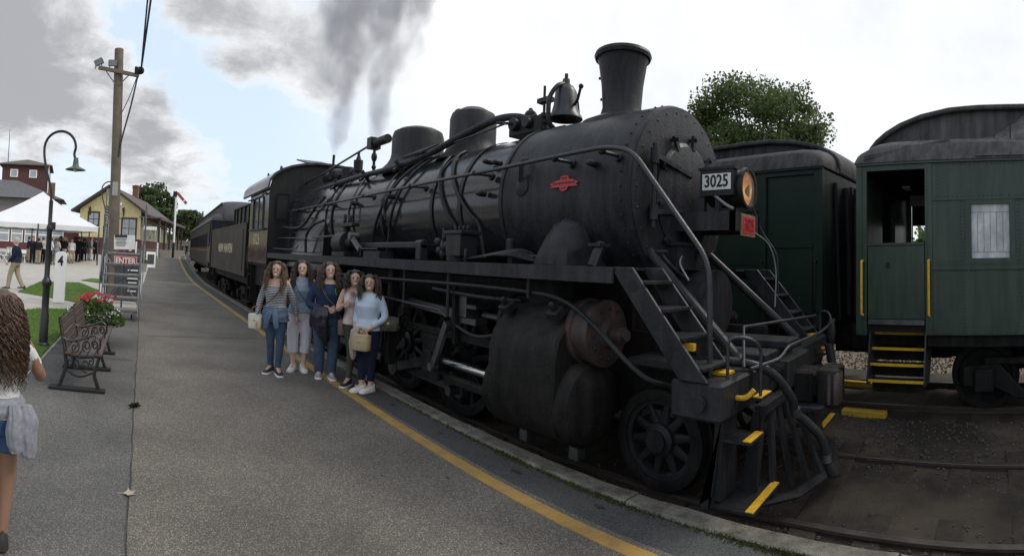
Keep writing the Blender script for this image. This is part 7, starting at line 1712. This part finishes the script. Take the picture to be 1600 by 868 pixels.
# man in a blazer walking on the path
x, y = -16.7, -4.2
mn, _ = person('grey-haired man in navy blazer and khaki trousers walking on the path', (x, y, PZ), toward(x, y, -PI * .62), 1.76, 1.14, 'fair', ('short', (.42, .38, .32)), (M_dnavy, .022), 'long', M_khaki, 'full', M_shoeb, dict(Lk=(.05, -.08, .30), La=(.05, -.12, .045), Rk=(-.05, .03, .29), Ra=(-.05, .16, .06), Re=(-.14, .04, .64), Rw=(-.13, -.03, .50), Le=(.14, .0, .64), Lw=(.13, -.10, .52), lean=(0, -.02), tilt=0), seed=15, bottom_kind='man', smile=False)
# guests by the tent: each in different clothes
def ground(px, py, guess=.2):
    z = guess
    for _ in range(12):
        t_ = (px - 800) / F; v = (Y0 - py) / F; r = rt * math.sin(t_) + fw * math.cos(t_) + up * v
        k_ = (z - CAM_H) / r.z; X_, Y_ = r.x * k_, r.y * k_; z = .5 * z + .5 * (PZ + zr(X_))
    return X_, Y_, PZ + zr(X_)
M_cw = cloth('white_shirt_cloth', (.62, .63, .68), .05, 8); M_cg = cloth('mid_grey_cloth', (.22, .22, .24), .1, 8); M_cb = cloth('cream_cloth', (.5, .47, .42), .06, 8)
guests = [('guest in black jacket standing at the left of the crowd', 50, 411, M_blk, M_blk, 'long', 'full', 0, ('short', DK), ''), ('tall guest in black beside the seated chairs', 59, 412, M_blk, M_khaki, 'long', 'full', 2.8, ('short', (.02, .015, .012)), ''),
    ('guest in white top and black trousers by the lamp post', 77, 413, M_cw, M_blk, 'half', 'full', 2.4, ('long', DK), ''), ('woman in grey dress with long hair in the crowd', 87, 413, M_cg, M_cg, 'none', 'full', 3.0, ('long', BR), 'dress'),
    ('fair-haired guest in black top in the crowd', 100, 410, M_blk, M_cb, 'half', 'full', 2.2, ('long', (.42, .30, .14)), ''), ('man in white polo shirt and khaki shorts facing the train', 111, 411, M_cw, M_khaki, 'short', 'short', 0, ('short', (.12, .08, .06)), 'man'),
    ('guest in black suit right of the man in the white polo', 121.5, 409, M_blk, M_blk, 'long', 'full', 2.6, ('short', DK), 'man'), ('woman in black near the tent corner', 131, 408, M_blk, M_blk, 'long', 'full', 3.2, ('long', DK), ''),
    ('guest in grey top and cream trousers near the tent corner', 141, 407, M_cg, M_cb, 'long', 'full', 1.8, ('short', DK), ''), ('guest in dark suit at the right end of the crowd', 149, 407, M_blk, M_dnavy, 'long', 'full', 2.9, ('short', DK), 'man'),
    ('guest in navy behind the chairs at the left of the crowd', 44, 409, M_dnavy, M_khaki, 'long', 'full', 2.0, ('short', DK), 'man'), ('guest in pale shirt half behind the lamp post', 66, 410, M_cb, M_blk, 'half', 'full', 2.7, ('short', BR), ''), ('guest in black between the fair-haired guest and the grey dress', 94, 408, M_blk, M_blk, 'long', 'full', 1.4, ('long', DK), ''), ('guest in maroon top behind the man in the white polo', 116, 407, cloth('maroon_cloth', (.09, .025, .03)), M_blk, 'long', 'full', 3.4, ('long', DK), ''), ('guest in dark grey between the two women in black', 126, 407, M_cg, M_blk, 'long', 'full', 2.3, ('short', DK), 'man'),
    ('distant walker in dark coat on the platform by the train', 291, 398.5, M_blk, M_blk, 'long', 'full', .2, ('short', DK), 'man'), ('distant figure in black beside the far platform walker', 284, 397.5, M_blk, M_dnavy, 'long', 'full', .6, ('short', DK), '')]
for i, (lb, px, py, tm, bm_, sl, lg, fo, hr_, kd) in enumerate(guests):
    X_, Y_, Z_ = ground(px, py); rg_ = random.Random(i + 50)
    person(lb, (X_, Y_, Z_), toward(X_, Y_, fo), rg_.uniform(1.62, 1.76), rg_.uniform(1.0, 1.15), rg_.choice(('tan', 'fair', 'olive')), hr_, (tm, .01), sl, bm_, lg, M_shoeb, dict(Re=(-.14, rg_.uniform(-.05, .03), .64), Rw=(-.12, rg_.uniform(-.13, -.02), rg_.uniform(.5, .62)), Le=(.14, .0, .64), Lw=(.13, -.06, rg_.uniform(.5, .6))), far=True, group='guests by the tent' if i < 15 else 'distant walkers on the platform', seed=i + 20, bottom_kind=kd or 'trousers')
person('man in dark cap and jacket standing behind the notice board', (-22.0, -.55, PZ), toward(-22, -.55, 1.2), 1.74, 1.2, 'fair', ('short', (.03, .03, .04)), (M_dnavy, .01), 'long', M_blk, 'full', M_shoeb, None, far=True, seed=90, bottom_kind='man')
# ------------------------------------------------------------------ smoke and steam
def plume(label, base, r0, r1, L, lean, dens, seed, bend=0.0):
    b = MB(); n = 10; rings = []
    for i in range(n + 1):
        t = i / n; r = (r0 + (r1 - r0) * t ** .9) * 1.35; c = bend * math.sin(t * PI) * L
        rings.append([(c + r * math.cos(2 * PI * k / 20), r * math.sin(2 * PI * k / 20), t * L) for k in range(20)])
    b.loft(rings)
    m = bpy.data.materials.new('smoke'); m.use_nodes = True; t = m.node_tree; t.nodes.clear(); N = t.nodes.new; Lk = t.links.new
    o_ = N('ShaderNodeOutputMaterial'); pv = N('ShaderNodeVolumePrincipled'); Lk(pv.outputs[0], o_.inputs['Volume'])
    pv.inputs['Color'].default_value = (.52, .52, .56, 1); pv.inputs['Anisotropy'].default_value = .25
    tcn = N('ShaderNodeTexCoord'); sp_ = N('ShaderNodeSeparateXYZ'); Lk(tcn.outputs['Object'], sp_.inputs[0])
    def M_(op, a, b_=None, cl=False):
        q = N('ShaderNodeMath'); q.operation = op; q.use_clamp = cl
        for i, v in enumerate((a, b_)):
            if v is None: continue
            if isinstance(v, (int, float)): q.inputs[i].default_value = v
            else: Lk(v, q.inputs[i])
        return q.outputs[0]
    u = M_('DIVIDE', sp_.outputs[2], L, True)
    rr = M_('MULTIPLY_ADD', M_('POWER', u, .9), r1 - r0); rr.node.inputs[2].default_value = r0
    cx = M_('MULTIPLY', M_('SINE', M_('MULTIPLY', u, PI)), bend * L)
    # turbulence displaces the sampling point
    mp = N('ShaderNodeMapping'); mp.inputs['Location'].default_value = (seed, seed * 2, 0); mp.inputs['Scale'].default_value = (1, 1, .55); Lk(tcn.outputs['Object'], mp.inputs[0])
    nz = N('ShaderNodeTexNoise'); nz.inputs['Scale'].default_value = 1.1 / max(.4, r1 * .5); nz.inputs['Detail'].default_value = 6; nz.inputs['Roughness'].default_value = .62; Lk(mp.outputs[0], nz.inputs['Vector'])
    x2 = M_('SUBTRACT', sp_.outputs[0], cx)
    d = M_('DIVIDE', M_('SQRT', M_('ADD', M_('MULTIPLY', x2, x2), M_('MULTIPLY', sp_.outputs[1], sp_.outputs[1]))), rr)
    ed = M_('SUBTRACT', 1.25, M_('MULTIPLY', d, 1.0)); v = M_('ADD', M_('MULTIPLY', M_('SUBTRACT', nz.outputs[0], .5), 4.6), ed)
    v = M_('SUBTRACT', v, .35); v = M_('MULTIPLY', v, 1.0, True)
    edge = M_('SUBTRACT', 1.32, d, False); edge = M_('MULTIPLY', edge, 4.0, True); v = M_('MULTIPLY', v, edge)
    f = N('ShaderNodeMapRange'); f.inputs['From Min'].default_value = 0; f.inputs['From Max'].default_value = 1; f.inputs['To Min'].default_value = 1.0; f.inputs['To Max'].default_value = r0 / r1 + .10; Lk(u, f.inputs[0])
    top = M_('MULTIPLY', M_('SUBTRACT', 1.0, u), 5.0, True)
    Lk(M_('MULTIPLY', M_('MULTIPLY', M_('MULTIPLY', v, f.outputs[0]), top), dens), pv.inputs['Density'])
    o = b.build('smoke_plume', m, loc=base); o.rotation_mode = 'QUATERNION'; o.rotation_quaternion = Vector((0, 0, 1)).rotation_difference(Vector(lean).normalized())
    return tag(o, label, 'smoke', 'smoke rising from the engine', kind='stuff')
plume('grey smoke plume drifting left above the cab', (-11.7, YC - .15, 4.38), .10, 1.9, 8.5, (-.42, .25, 1), 2.4, 3.0, .0)
plume('grey steam plume rising above the steam dome', (-8.95, YC - .36, 4.25), .12, 1.35, 7.5, (.06, .15, 1), 4.2, 7.7, .02)
plume('faint wisp of smoke over the chimney', (-3.55, YC, 4.3), .14, .35, 4.5, (.0, .1, 1), .28, 12.1, .0)
split_parts({'lug', 'washout_plug', 'pilot_gusset', 'headlight_leg', 'drip_strip', 'lead_came', 'bulkhead', 'chimney', 'mast_base', 'mount', 'clerestory_eave', 'tank_beading', 'sign_border', 'ladder_tread', 'cross_brace'})
